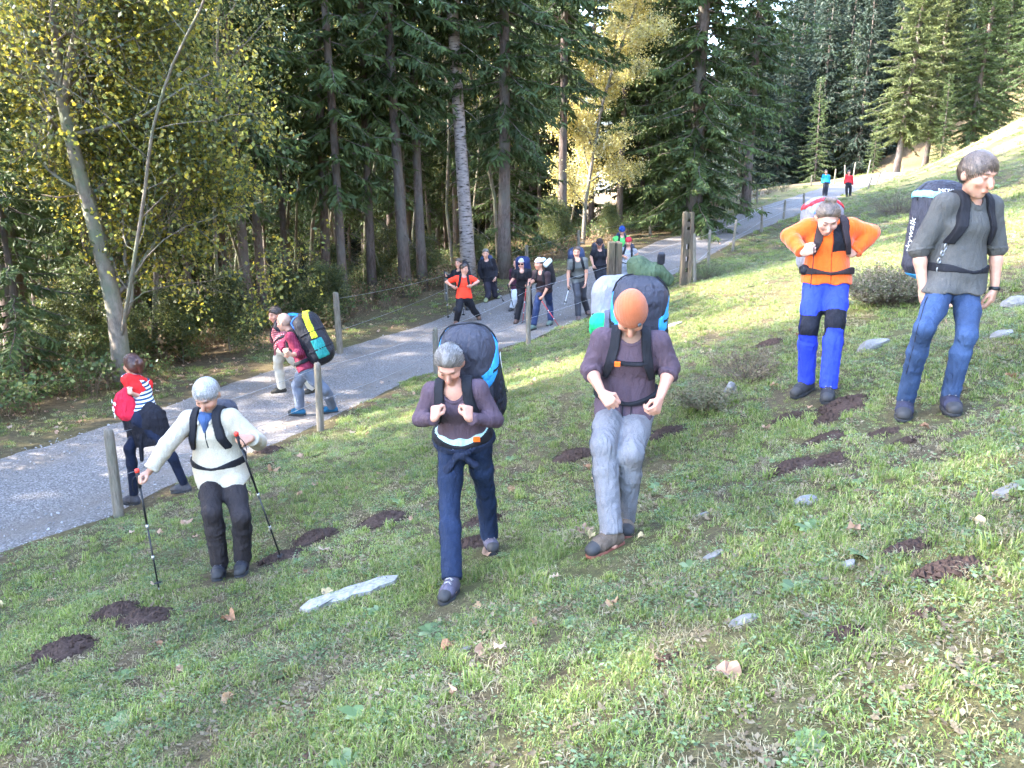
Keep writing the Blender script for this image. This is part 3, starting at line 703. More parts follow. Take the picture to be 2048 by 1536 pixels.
def smesh(name, fld, mats, parent, smoothit=1, col=None, midx=None):
    V, Q = fld.mesh()
    if len(V) == 0: return None
    for _ in range(smoothit):
        acc = np.zeros_like(V); n = np.zeros(len(V))
        for a in range(4):
            b_ = (a + 1) % 4; np.add.at(acc, Q[:, a], V[Q[:, b_]]); np.add.at(n, Q[:, a], 1); np.add.at(acc, Q[:, b_], V[Q[:, a]]); np.add.at(n, Q[:, b_], 1)
        V = .5 * V + .5 * acc / n[:, None]
    base = np.array(parent.location) if parent else np.zeros(3)
    me = mesh_np(name, V - base, Q, mats, True, midx=midx(V, Q) if midx else None, col=col(V) if col else None)
    return add(name, me, parent)
def folds(amp, freq, seed, axis=None):
    r = np.random.RandomState(seed); a = [nv(r.normal(size=3) + (np.array(axis) * 1.5 if axis is not None else 0)) for _ in range(4)]; ph = r.rand(8) * 6.28
    def f(X, t=None):
        s = 0
        for q in range(4):
            o = a[(q + 1) % 4]
            w = np.sin((X @ a[q].astype(f32)) * f32(freq * (.55 + .3 * q)) + f32(ph[q]) + 2.2 * np.sin((X @ o.astype(f32)) * f32(freq * .42) + f32(ph[q + 4])))
            s = s + (1.6 * np.sqrt(np.abs(w) + .02) - 1.0) * (1.0 - .15 * q)
        return f32(amp * .30) * s
    return f
def sphere_hit(px, py, c, L, near):
    """the point on the sight line through a pixel that lies L from c (nearer or farther one)"""
    d = nv(ray(px, py)); m = c - CAMP; t0 = d @ m; h2 = L * L - (m @ m - t0 * t0)
    if h2 <= 0:
        q = CAMP + d * t0; return c + nv(q - c) * L * 1.0 if (q - c) @ (q - c) > (1.12 * L) ** 2 else q
    return CAMP + d * (t0 - math.sqrt(h2) if near else t0 + math.sqrt(h2))

# ------------------------------------------------------------------ skin, hair, shoe materials
def skin_mat():
    b = NB('skin'); c = b.attr('Col'); n = b.noise(b.coords(), 30, 3)
    c = b.mix(1.0, c, b.ramp(n, [(.3, (.9, .86, .85)), (.7, (1.08, 1.08, 1.06))]), 'MULTIPLY'); x = b.pbsdf(c, .5, b.bump(b.noise(b.coords(), 220, 2), .12, .003), .35)
    x.inputs['Subsurface Weight'].default_value = .12; x.inputs['Subsurface Radius'].default_value = (.012, .005, .003); return b.done(x)
M_SKIN = skin_mat()
HC = {}
def hair_mat(name, c1, c2):
    HC[name] = (np.array(c1), np.array(c2)); b = NB(name); n = b.noise(b.coords(), 120, 2)
    return b.done(b.pbsdf(b.mix(1.0, b.attr('Col'), b.ramp(n, [(.3, (.8,) * 3), (.7, (1.2,) * 3)]), 'MULTIPLY'), .42, b.bump(n, .2, .004), .5))
def hair_mat_old(name, c1, c2):
    b = NB(name); v = b.mapping(b.coords(), (60, 60, 9)); n = b.noise(v, 3, 4, .7); n2 = b.noise(b.coords(), 14, 3)
    return b.done(b.pbsdf(b.mix(b.fr(n2, .35, .65), b.ramp(n, [(.3, c1), (.7, c2)]), b.ramp(n, [(.35, c2), (.75, c1)])), .55, b.bump(n, .9, .012), .35))
HAIR = {'grey': hair_mat('grey_hair', (.16, .15, .145), (.42, .40, .38)), 'ash': hair_mat('ash_brown_hair', (.04, .028, .021), (.17, .115, .082)), 'dark': hair_mat('dark_brown_hair', (.018, .011, .009), (.06, .035, .025)),
        'saltpepper': hair_mat('greying_brown_hair', (.045, .036, .03), (.21, .185, .165)), 'auburn': hair_mat('auburn_hair', (.03, .011, .008), (.10, .035, .022)), 'brown': hair_mat('brown_hair', (.03, .019, .012), (.11, .065, .04))}
M_SOLE = plain('shoe_rubber', (.02, .02, .022), .8); M_LACE = plain('shoe_lace', (.26, .24, .23), .9); M_TOE = plain('toe_rubber', (.03, .028, .028), .7)
M_BLACKNY = cloth('black_nylon', (.018, .018, .024), .6, .3, .5)
M_STRAP = cloth('black_webbing', (.014, .014, .018), .75, .3, .3)
CM = {}
def C(name, c, **kw):
    if name not in CM: CM[name] = cloth(name, c, **kw)
    return CM[name]

UP = np.array([0, 0, 1.0]); FOOT = []
class Person:
    """joints lifted from image columns with fixed bone lengths, then one continuous body mesh plus clothing"""
    def __init__(s, label, Y, px, yaw=0, s_=1.0, sh_yaw=None, female=False, face=(0, 20), near='', far='', res=.007, group=None, build=1.0, hands=None, seed=1, floor=None, skin=(.46, .25, .17), extra=None):
        s.s = s_; s.px = px; s.res = res; s.female = female; s.seed = seed; s.skin = np.array(skin); s.build = build
        J = s.J = {}
        def hit(nm, par, L):
            n = nm in near.split()
            if nm in far.split():                               # keeps the parent's distance
                q_ = atY(*px[nm], J[par][1]); v_ = q_ - J[par]; J[nm] = J[par] + v_ * min(1.0, L * s_ / np.linalg.norm(v_)); return
            J[nm] = sphere_hit(*px[nm], J[par], L * s_, n)
        ya = R(yaw); ysh = R(sh_yaw if sh_yaw is not None else yaw)
        s.f = np.array([math.sin(ya), -math.cos(ya), 0]); s.b = np.array([math.cos(ya), math.sin(ya), 0]); s.fs = np.array([math.sin(ysh), -math.cos(ysh), 0]); s.bs = np.array([math.cos(ysh), math.sin(ysh), 0])
        J['pel'] = atY(*px['pel'], Y); hit('neck', 'pel', .50)
        T = s.T = nv(J['neck'] - J['pel'])
        s.bs = nv(s.bs - T * (s.bs @ T)); s.bp = nv(s.b - T * (s.b @ T) * .3)
        s.fw = nv(np.cross(s.bs, T)); s.fw = s.fw if s.fw @ s.fs > 0 else -s.fw
        hit('head', 'neck', .185 if not female else .175)
        shw = (.175 if not female else .155) * s_; hipw = .088 * s_
        for q, sg in (('a', -1), ('b', 1)):
            J['sh' + q] = J['neck'] - T * .045 * s_ + s.bs * sg * shw
            J['hip' + q] = J['pel'] + s.bp * sg * hipw - T * .02
            for nm, par, L in (('el', 'sh', .285), ('wr', 'el', .25)):
                if nm + q in px: hit(nm + q, par + q, L)
                else: J[nm + q] = J[par + q] + nv(-UP + s.f * .15 + s.bs * sg * .18) * L * s_
            if 'hd' + q in px: hit('hd' + q, 'wr' + q, .085)
            else: J['hd' + q] = J['wr' + q] + nv(J['wr' + q] - J['el' + q]) * .085 * s_
            for nm, par, L in (('kn', 'hip', .43), ('an', 'kn', .415)):
                if nm + q in px: hit(nm + q, par + q, L)
                else: J[nm + q] = J[par + q] - UP * L * s_
            an = J['an' + q]
            if floor == 'road': zf = float(zbase(an[0], an[1])) - .02
            elif floor == 'ground': zf = z1(an[0], an[1])
            else: zf = None
            if zf is not None: J['an' + q] = an = np.array([an[0], an[1], zf + .098 + px.get('lift' + q, 0)])
            if 'toe' + q in px: td = nv(sphere_hit(*px['toe' + q], an - UP * .05, .19 * s_, ('toe' + q) in near.split()) - (an - UP * .05))
            else: td = nv(s.f + s.b * (.15 if q == 'b' else -.15) - UP * .03)
            th_ = np.array([td[0], td[1], 0]); th_ = nv(th_) if np.linalg.norm(th_) > .35 else nv(nv(th_) + s.f)
            if zf is not None and floor == 'ground': td = nv(th_ + UP * .8 * (z1(an[0] + th_[0] * .2, an[1] + th_[1] * .2) - zf) / .2)
            else: td = nv(th_ - UP * .02)
            J['td' + q] = td
        # face direction
        fy, fp = R(face[0]), R(face[1]); s.hf = np.array([math.sin(fy) * math.cos(fp), -math.cos(fy) * math.cos(fp), -math.sin(fp)])
        s.hl = nv(np.cross(s.hf, UP)); s.hu = nv(np.cross(s.hl, s.hf)); s.hl = np.cross(s.hf, s.hu) * 1.0
        s.e = empty('person', (J['pel'][0], J['pel'][1], min(J['ana'][2], J['anb'][2]) - .09), label, 'person', group)
        s.hands = hands or {}
        FOOT.extend([(J['ana'], s_), (J['anb'], s_), (J['ana'] + J['tda'] * .1, s_), (J['anb'] + J['tdb'] * .1, s_)])
    def hp(s, l, f, u): return s.J['head'] + (s.hl * l + s.hf * f + s.hu * u) * s.hs
    def head_prims(s):
        s.hs = s.s * (1.12 if not s.female else 1.08); k = s.hs; ax = [s.hl, s.hf, s.hu]
        P = [ell(s.hp(0, -.012, .025), ax, np.array([.074, .094, .095]) * k, .03), ell(s.hp(0, .03, -.035), ax, np.array([.060, .062, .078]) * k, .03),
             ell(s.hp(0, .062, -.092), ax, np.array([.028, .024, .022]) * k, .025), cone(s.hp(0, .085, .018), s.hp(0, .112, -.028), .009 * k, .0155 * k, .014),
             ell(s.hp(0, .078, .036), ax, np.array([.05, .016, .011]) * k, .015), ell(s.hp(0, .09, -.062), ax, np.array([.024, .011, .011]) * k, .01)]
        for sg in (-1, 1):
            P += [ell(s.hp(sg * .032, .092, .012), ax, np.array([.017, .016, .011]) * k, .012, sub=True), ell(s.hp(sg * .042, .062, -.022), ax, np.array([.024, .025, .022]) * k, .02),
                  ell(s.hp(sg * .078, -.01, -.005), [nv(s.hl + s.hf * sg * .4), s.hf, s.hu], np.array([.011, .021, .033]) * k, .01)]
            P.append(ell(s.hp(sg * .031, .080, .011), ax, np.array([.013] * 3) * k, .004))
        return P
    def hand_prims(s, q):
        J = s.J; w, h = J['wr' + q], J['hd' + q]; d = nv(h - w); spec = s.hands.get(q, {}); k = s.s * (1 if not s.female else .93)
        med = s.bs * (1 if q == 'a' else -1)
        n = np.asarray(spec.get('n', med + s.f * -.2), float); n = nv(n - d * (n @ d))            # palm faces along n
        th = np.asarray(spec.get('th', s.f), float); l = nv(np.cross(d, n)); l = l if l @ th > 0 else -l
        c = spec.get('curl', .55); P = []
        for i in range(4):
            o = (i - 1.5) * -.0205 * k; kn = w + d * (.088 - .006 * abs(i - 1.2)) * k + l * o
            P.append(cone(w + l * o * .6 + d * .01, kn, .0155 * k, .0125 * k, .012))
            L1 = (.046, .05, .047, .037)[i] * k; a1 = c * (1.15 + .12 * i); a2 = a1 + c * 1.5; a3 = a2 + c * .9
            p = kn
            for L, a, r0, r1 in ((L1, a1, .0105, .0098), (L1 * .62, a2, .0098, .009), (L1 * .5, a3, .009, .0078)):
                p2 = p + (d * math.cos(a) + n * math.sin(a)) * L + l * (o * .12); P.append(cone(p, p2, r0 * k, r1 * k, .004)); p = p2
        t0 = w + d * .022 * k + l * .026 * k; t1 = t0 + nv(d * .75 + l * .6 + n * (.25 + .4 * c)) * .046 * k; t2 = t1 + nv(d * .85 + l * (.15 - .5 * c) + n * (.25 + .5 * c)) * .034 * k; t3 = t2 + nv(d * .9 - l * .5 * c + n * .5 * c) * .024 * k
        P += [cone(t0 - l * .012, t1, .0165 * k, .0125 * k, .012), cone(t1, t2, .0118 * k, .0105 * k, .004), cone(t2, t3, .0105 * k, .0085 * k, .003)]
        s.J['grip' + q] = w + d * .092 * k + n * .030 * k; s.J['hn' + q] = n; s.J['hlat' + q] = l
        return P
    def torso_prims(s, fold=0, hem=None):
        J, T, k = s.J, s.T, s.s * s.build; fe = s.female; pel = J['pel']; L = np.linalg.norm(J['neck'] - pel); bk = -s.fw
        wa = pel + T * .34 * L + bk * .012; ch = pel + T * .68 * L; up_ = J['neck'] - T * .07 * s.s
        nz = (lambda q: folds(fold, 34, s.seed + q, T)) if fold else (lambda q: None)
        P = [cone(pel - T * .03, pel + T * .16 * L, (.112 if fe else .104) * k, .100 * k, .04, (s.bp, 1.42), noise=nz(1)),
             cone(pel + T * .16 * L, wa, .100 * k, (.084 if fe else .098) * k, .05, (s.bp, 1.36), noise=nz(2)),
             cone(wa, ch, (.084 if fe else .098) * k, (.100 if fe else .112) * k, .05, (s.bs, 1.38), noise=nz(3)),
             cone(ch, up_, (.100 if fe else .112) * k, .074 * k, .05, (s.bs, 1.5), noise=nz(4))]
        if fe:
            for sg in (-1, 1): P.append(ell(ch + s.fw * .075 * k + s.bs * sg * .065 * k + T * .02, [s.bs, s.fw, T], np.array([.058, .055, .058]) * k, .04))
        for q in 'ab': P.append(cone(J['neck'] - T * .035 * s.s, J['sh' + q], .05 * k, .056 * k, .05))
        return P
    def arm_prims(s, q, infl=(0, 0, 0, 0), cut=None, fold=0):
        J = s.J; k = s.s * (1 if not s.female else .88) * (.5 + .5 * s.build); sh, el, wr = J['sh' + q], J['el' + q], J['wr' + q]
        nz = folds(fold, 55, s.seed + (30 if q == 'a' else 40), nv(wr - el)) if fold else None
        P = []; u1 = nv(el - sh); u2 = nv(wr - el)
        r = [.056, .046, .043, .029]
        c1 = c2 = ()
        if cut is not None and cut < 1: c1 = [(sh + (el - sh) * cut, u1)]
        P.append(cone(sh, el, r[0] * k + infl[0], r[1] * k + infl[1], .035, clips=c1, noise=nz))
        if cut is None or cut > 1:
            if cut is not None: c2 = [(el + (wr - el) * (cut - 1), u2)]
            mid = el + (wr - el) * .3
            P.append(cone(el, mid, r[1] * k * .93 + infl[1], r[2] * k + infl[2], .02, clips=c2, noise=nz)); P.append(cone(mid, wr, r[2] * k + infl[2], r[3] * k + infl[3], .02, clips=c2, noise=nz))
        return P
    def leg_prims(s, q, infl=(0, 0, 0, 0), cut=None, fold=0):
        J = s.J; k = s.s * s.build; h, kn, an = J['hip' + q], J['kn' + q], J['an' + q]; r = [.088 if not s.female else .093, .058, .052, .036]
        nz = folds(fold, 38, s.seed + (50 if q == 'a' else 60), nv(an - kn)) if fold else None; nz2 = folds(fold * 1.5, 48, s.seed + (70 if q == 'a' else 80), nv(an - kn)) if fold else None
        c2 = [(kn + (an - kn) * cut, nv(an - kn))] if cut else (); ca = kn + (an - kn) * .3 - s.f * .012
        m = h + (kn - h) * .55 + s.f * .012
        return [cone(h, m, r[0] * k + infl[0], .071 * k + infl[0], .04, noise=nz), cone(m, kn, .071 * k + infl[0], r[1] * k + infl[1], .04, noise=nz), cone(kn, ca, r[1] * k * .95 + infl[1], r[2] * k + infl[2], .03, clips=c2, noise=nz2), cone(ca, an + (an - kn) * .12, r[2] * k + infl[2], r[3] * k + infl[3], .03, clips=c2, noise=nz2)]
    def skin_body(s, beard=None, brow=(.06, .04, .03)):
        J = s.J; k = s.s; res = s.res
        hpz = s.head_prims()
        P = s.torso_prims() + [cone(J['neck'] - s.T * .03, J['head'] - s.hu * .05 - s.hf * .02, .056 * k * (.85 if s.female else 1), .05 * k * (.85 if s.female else 1), .035)]
        for q in 'ab': P += s.arm_prims(q) + s.leg_prims(q)
        ft = []
        for q in 'ab': ft += [cone(J['an' + q] - UP * .03, J['an' + q] - UP * .05 + J['td' + q] * .15 * k, .036 * k, .028 * k, .02)]
        hd = s.hand_prims('a') + s.hand_prims('b')
        fld = Field(P + hpz + ft + hd, res); fld.add(P, -.004); fld.add([p for p in hpz if p.kind != 'sub']); fld.add([p for p in hpz if p.kind == 'sub']); fld.add([hpz[-1]]); fld.add(ft); fld.add(hd)
        def colr(V):
            c = np.tile(s.skin, (len(V), 1)); q = (V - J['head']) / s.hs; l, f, u = q @ s.hl, q @ s.hf, q @ s.hu
            nearh = (np.abs(l) < .1) & (np.abs(f) < .13) & (np.abs(u) < .14)
            def blend(m, cc): 
                m = np.clip(m, 0, 1)[:, None] * nearh[:, None]; c[:] = c * (1 - m) + np.array(cc) * m
            def blob(l0, f0, u0, rl_, ru, fmin=.05): return np.clip(1.6 * (1 - np.sqrt(((np.abs(l) - l0) / rl_) ** 2 + ((u - u0) / ru) ** 2)), 0, 1) * (f > fmin)
            blend(blob(.042, 0, -.028, .03, .03) * .35, s.skin * np.array([1.12, .72, .68])); blend(blob(0, 0, -.025, .02, .02, .09) * .45, s.skin * np.array([1.15, .72, .68]))
            if beard is not None:
                bm = np.clip((-.045 - u + np.clip(-f, -1, .02) * .3) / .012, 0, 1) * (f > .0) * (1 - .55 * np.clip(1 - np.abs(l) / .02, 0, 1) * (u > -.07)); blend(bm * beard[1], beard[0])
            blend(blob(0, 0, -.062, .026, .010, .07) * .75, s.skin * np.array([.95, .55, .52]))
            blend(blob(.033, 0, .036, .022, .008), brow); blend(blob(.032, 0, .012, .017, .008) * .9, (.05, .035, .03)); blend(blob(.032, 0, .012, .02, .013) * .3, s.skin * .55)
            return c
        s.body = smesh('body', fld, [M_SKIN], s.e, 1, colr); return s
    def shirt(s, mat, cut=None, infl=.013, hem=-.03, neck=.075, vneck=0, fold=.006, name='shirt', loose=0.010, midx=None, res=None, collar=0):
        J, T = s.J, s.T; P = s.torso_prims(fold)
        for p in P[:2]: p.r1 += loose; p.r2 += loose
        if hem < .02: P += [cone(J['hip' + q], J['hip' + q] + (J['kn' + q] - J['hip' + q]) * .28, (.088 if not s.female else .093) * s.s * s.build + .010, .084 * s.s * s.build + .012, .04) for q in 'ab']
        if hem < .02: P.append(cone(J['pel'] + T * .03, J['pel'] + T * hem * s.s, .108 * s.s * s.build + loose, .112 * s.s * s.build + loose, .04, (s.bp, 1.42), noise=folds(fold, 40, s.seed + 8, T)))
        A = []
        for q in 'ab': A += s.arm_prims(q, (infl + .004, infl + .005, infl + .004, infl + .007), cut, fold)
        fld = Field(P + A, res or s.res * 1.15, .04); fld.add(P, infl); fld.add(A)
        X = fld.X(); h0 = J['pel'] + T * hem * s.s
        wav = .008 * np.sin((X @ s.bs.astype(f32)) * 40 + s.seed)
        fld.D = np.maximum(fld.D, np.where(((X - h0.astype(f32)) ** 2).sum(-1) < .45 ** 2, -((X - h0.astype(f32)) @ T.astype(f32)) + wav, -1))
        nd = nv(T * 1.0 + s.fw * .5); nc_ = J['neck'] + T * .035 + s.fw * .035
        cut_ = ell(nc_, [s.bs, s.fw, T], np.array([neck, neck * (1.05 + vneck * .4), .06 + vneck * .55]), .008, sub=True); fld.add([cut_])
        s.shirtfld = fld
        if s.res < .0105:
            D1 = fld.D.copy(); rim = pdist(cut_, X); fld.D = np.maximum(np.maximum(D1 - .0045, rim - .020), -rim - .004); bm_ = [mat[0] if isinstance(mat, list) else mat]; smesh('neck_band', fld, bm_, s.e, 1)
            for q in 'ab':
                if cut is None: break
                a_, b2 = (J['sh' + q], J['el' + q]) if cut < 1 else (J['el' + q], J['wr' + q]); c0 = a_ + (b2 - a_) * (cut if cut < 1 else cut - 1); n0 = nv(b2 - a_); dd = (X - c0.astype(f32)) @ n0.astype(f32); rr2 = np.sqrt(((X - c0.astype(f32)) ** 2).sum(-1))
                fld.D = np.maximum(np.maximum(D1 - .004, rr2 - .11), np.maximum(dd + .002, -.028 - dd)); V_, Q_ = fld.mesh()
                for V2, Q2 in sorted(comps(V_, Q_), key=lambda t: -len(t[0]))[:1]: add('cuff', mesh_np('cuff', V2 - np.array(s.e.location), Q2, bm_), s.e)
            fld.D = D1
        return smesh(name, fld, mat if isinstance(mat, list) else [mat], s.e, 1, midx=midx)
    def trousers(s, mat, infl=(.016, .02, .026, .038), cut=1.0, fold=.006, top=.11, name='trousers', midx=None, col=None):
        J, T = s.J, s.T; P = s.torso_prims(fold)[:2]; A = []
        for q in 'ab': A += s.leg_prims(q, infl, cut, fold)
        fld = Field(P + A, s.res * 1.3, .04); fld.add(P, .009); fld.add(A); X = fld.X(); t0 = J['pel'] + T * top * s.s
        fld.D = np.maximum(fld.D, (X - t0.astype(f32)) @ T.astype(f32)); s.troufld = fld
        return smesh(name, fld, mat if isinstance(mat, list) else [mat], s.e, 1, midx=midx, col=col)
    def shoes(s, mat, sole=None, high=.05, laces=True, sole_t=.022, sock=None):
        J = s.J
        for q in 'ab':
            an, td = J['an' + q], J['td' + q]; sh = nv(an - J['kn' + q]) ; lat = nv(np.cross(td, UP)); upv = np.cross(lat, td); k = s.s * (.95 if s.female else 1.03)
            heel = an - td * .045 * k - upv * .042; toe = an + td * .155 * k - upv * .05; ball = an + td * .09 * k - upv * .036
            P = [cone(heel, ball, .041 * k, .043 * k, .03, (lat, 1.08)), cone(ball, toe, .042 * k, .034 * k, .03, (lat, 1.25)), cone(an - upv * .02, an + upv * high, .045 * k, .043 * k, .04), cone(an + upv * .0, ball + upv * .012, .042 * k, .03 * k, .03)]
            for p in P: p.clips = [(heel - upv * .04, -upv), (an + upv * high, upv)]
            fld = Field(P, min(.008, s.res), .03).add(P); o = smesh('shoe', fld, [mat], s.e, 1)
            S = [cone(heel - upv * .038 - td * .004, ball - upv * .044, .040 * k, .048 * k, .02, (lat, 1.05)), cone(ball - upv * .044, toe - upv * .032, .048 * k, .038 * k, .02, (lat, 1.15))]
            for p in S: p.clips = [(heel - upv * (.036 - sole_t * .4), upv), (heel - upv * (.036 + sole_t), -upv)]
            fld = Field(S, min(.007, s.res), .03).add(S); so = smesh('sole', fld, [sole or M_SOLE], None, 1)
            if so is not None: so.parent = o; so.matrix_parent_inverse = Matrix.Translation(-Vector(s.e.location)); 
            if laces and s.res < .009 and o is not None:
                g = Geo()
                for i in range(4):
                    c0 = an + td * (.045 + .022 * i) * k + upv * (.03 - .017 * i)
                    for sg in (-1, 1): g.tube([c0 - lat * .024 * sg, c0 + upv * .008, c0 + td * .02 + lat * .024 * sg], .004, 4)
                lo = add('laces', g.mesh('laces', [M_LACE]), o); lo.matrix_parent_inverse = Matrix.Translation(-Vector(s.e.location))
            if s.res < .0105:
                tc_ = [cone(ball + td * .02, toe + td * .004, .041 * k, .037 * k, .03, (lat, 1.22), clips=[(heel - upv * .034, -upv), (an + td * .105 * k, -td)])]; tf = Field(tc_, .007, .03).add(tc_); t_o = smesh('toe_cap', tf, [M_TOE], None, 1)
                if t_o is not None: t_o.parent = o; t_o.matrix_parent_inverse = Matrix.Translation(-Vector(s.e.location))
            if sock is not None and q == 'b':
                sk = [cone(an + upv * .02, an + upv * (high + .05), .047 * k, .046 * k, .01)]; smesh('sock', Field(sk, .008, .03).add(sk), [sock], s.e, 0)
    def hair(s, key, line=(-.03, 1.05), thick=.014, name='hair', extra=(), mat=None, noise=.004, top=0.0, cover_ear=False, clipback=None, strands=1.0, flow=(-.9, .15), sl=.045, lift=1.0, cliptop=None):
        ax = [s.hl, s.hf, s.hu]; k = s.hs; nz = folds(noise, 75, s.seed + 90, s.hf) if noise else None
        P = [ell(s.hp(0, -.012, .025 + top * .5), ax, (np.array([.074, .094, .095 + top * .5]) + thick) * k, .02, noise=nz)]
        if cover_ear: P.append(ell(s.hp(0, -.03, -.03), ax, (np.array([.074, .07, .085]) + thick) * k, .03, noise=nz))
        fld = Field(P + list(extra), min(s.res, .009), .03); fld.add(P); X = fld.X() - s.J['head'].astype(f32); f = X @ s.hf.astype(f32) / k; u = X @ s.hu.astype(f32) / k; l = X @ s.hl.astype(f32) / k
        jag = 0 if mat else .006 * np.sin(l * 260 + 3 * np.sin(l * 90)) + .006 * np.sin(f * 210 + s.seed)
        fld.D = np.maximum(fld.D, (line[0] + line[1] * f - u + jag - (0 if mat else .12 * np.abs(l) * (f < .05) - .16 * np.maximum(np.abs(l) - .03, 0) * (f > .05))) * .7 * k)
        if cliptop is not None: fld.D = np.maximum(fld.D, (u - cliptop - .10 * f) * k)
        if not mat: fld.D = fld.D + thick * .9 * k * (1 - np.clip((u - line[0] - line[1] * f) / .04, 0, 1))
        if clipback is not None: fld.D = np.maximum(fld.D, (clipback - u) * k)
        if extra: fld.add(list(extra))
        c1, c2 = HC[HAIR[key].name] if not mat else (np.ones(3), np.ones(3)); rg = np.random.RandomState(s.seed + 78); tab = rg.rand(64); tab2 = rg.rand(23)
        def streak(V):
            d = V - s.hp(0, -.02, .0); an_ = np.arctan2(d @ s.hl, d @ s.hu) + .25 * np.sin((d @ s.hf) * 30); q = (an_ / 6.2832 % 1)
            v = .6 * np.interp(q * 64, np.arange(64), tab) + .4 * np.interp(q * 23, np.arange(23), tab2) + .25 * rg.rand(len(V)) - .1; return c1 + (c2 - c1) * np.clip(v, 0, 1)[:, None]
        o = smesh(name, fld, [mat or HAIR[key]], s.e, 1, None if mat else streak)
        if mat is None and o is not None and strands and s.res < .013:
            rg = np.random.RandomState(s.seed + 77); V = np.array([v.co[:] for v in o.data.vertices]) + np.array(s.e.location); c = s.hp(0, -.02, .01); N = unit(V - c); keep = (V - s.J['head']) @ s.hu > -.05 * k
            V, N = V[keep], N[keep]; n = int(1500 * strands); ix = rg.randint(0, len(V), n); V, N = V[ix], N[ix]
            t = s.hf * flow[0] + s.hu * flow[1] + rg.normal(size=(n, 3)) * .18; lat = (V - c) @ s.hl; t = t + s.hl * (lat * 2.5)[:, None] - s.hu * (np.abs(lat) * 6)[:, None]; t = unit(t - N * (t * N).sum(1)[:, None])
            L = sl * (.5 + .9 * rg.rand(n))[:, None]; w = unit(np.cross(t, N)) * (.0014 + .0014 * rg.rand(n))[:, None]; p0 = V - N * .003; p1 = V + t * L * .5 + N * (lift * (.002 + .004 * rg.rand(n)) - .2 * L[:, 0] ** 2 / .08)[:, None]; p2 = V + t * L + N * (lift * .005 * rg.rand(n) - L[:, 0] ** 2 / .17)[:, None]
            sc_ = c1 + (c2 - c1) * rg.rand(n, 1) * 1.15; g = Geo(); g.quads(np.stack([p0 - w, p0 + w, p1 + w, p1 - w], 1), sc_); g.quads(np.stack([p1 - w, p1 + w, p2 + w * .2, p2 - w * .2], 1), sc_); me = g.mesh('hair_strands', [HAIR[key]], True, True); me.transform(Matrix.Translation(-Vector(s.e.location)))
            add('hair_strands', me, s.e)['kind'] = 'stuff'
        return o
    def line_on(s, fld, pts, dirn, r, mat, nm):
        """a seam, zip or pocket edge laid on a garment"""
        P = resample(np.array(pts), .012); dirn = nv(dirn); out = []
        for p in P:
            for t in np.arange(.16, -.16, -.003):
                q = p + dirn * t; i = np.round((q - fld.lo) / fld.res).astype(int)
                if (i >= 0).all() and (i < fld.n).all() and fld.D[tuple(i)] < .001: out.append(q + dirn * .001); break
        if len(out) > 2:
            out = np.array(out); out[1:-1] = .5 * out[1:-1] + .25 * (out[:-2] + out[2:]); g = Geo(); g.tube(out, r, 4); me = g.mesh(nm, [mat]); me.transform(Matrix.Translation(-Vector(s.e.location))); add(nm, me, s.e)
    def pockets(s, mat):
        J = s.J
        for q, sg in (('a', -1), ('b', 1)):
            h = J['hip' + q]; kn = J['kn' + q]; o = s.bp * sg; s.line_on(s.troufld, [h + s.T * .075 + o * .012, h + s.T * .03 + o * .06, h - UP * .03 + o * .085], nv(s.fw + o * .8), .0035, mat, 'pocket_seam')
            s.line_on(s.troufld, [h + o * .05 - UP * .05, h * .5 + kn * .5 + o * .06, kn + o * .05, J['an' + q] * .6 + kn * .4 + o * .05], nv(o * 1.0 + s.f * .75), .0026, mat, 'side_seam')
        s.line_on(s.troufld, [J['pel'] + s.T * .07 + s.fw * .02, J['pel'] - s.T * .06 + s.fw * .02], s.fw, .003, mat, 'fly_seam')
    def tc(s, X):
        d = X - s.J['pel'].astype(f32); return d @ s.bs.astype(f32), d @ s.T.astype(f32), d @ s.fw.astype(f32)
    def straps(s, e, mat=None, infl=.013, thick=.020, sternum=True, belt=True, w=.031, buckle=None, x0=.098, low=.34, res=None):
        """shoulder straps, sternum strap and hip belt that follow the clothed torso; parts of the pack e"""
        P = s.torso_prims(); Fd = Field(P, res or s.res, .06); Fd.add(P, infl + .004); T0 = Fd.D; X = Fd.X(); u, v, f = s.tc(X); L = np.linalg.norm(s.J['neck'] - s.J['pel']); vn = v / L
        shell = np.maximum(T0 - thick, -(T0 + .012))
        off = np.array(e.location) - np.array(s.e.location)
        def put(nm, D, m, par=e):
            Fd.D = D.astype(f32); V, Q = Fd.mesh()
            if len(V) < 8: return
            for V_, Q_ in comps(V, Q): add(nm, mesh_np(nm, V_ - np.array(e.location), Q_, [m]), par)
        c = s.s * s.build
        for sg in (-1, 1):
            u0 = sg * c * np.interp(vn, [.2, .45, .7, .9, 1.1], [.165, .15, .118, x0, x0 * .92]).astype(f32)
            reg = np.maximum(np.abs(u - u0) - w * np.interp(vn, [.4, .7], [.55, 1.0]).astype(f32), np.maximum((low + .12 - vn) * L, (-.11 - f)))
            put('shoulder_strap', np.maximum(shell, reg), mat or M_STRAP)
        if sternum:
            Fd2 = np.maximum(np.maximum(T0 - thick * 1.15, -(T0 + .01)), np.maximum(np.abs(vn - .72) * L - .011, np.maximum(np.abs(u) - .12 * c, -f))); put('sternum_strap', Fd2, M_STRAP)
        if belt:
            hw_ = .013 + .016 * np.clip((np.abs(u) - .05) / .12, 0, 1); put('hip_belt', np.maximum(np.maximum(T0 - thick * 1.1 - .006, -(T0 + .012)), np.abs(v - (.075 + .02 * np.clip(np.abs(u) / .15, 0, 1)) * c) - hw_), mat or M_STRAP)
        return T0
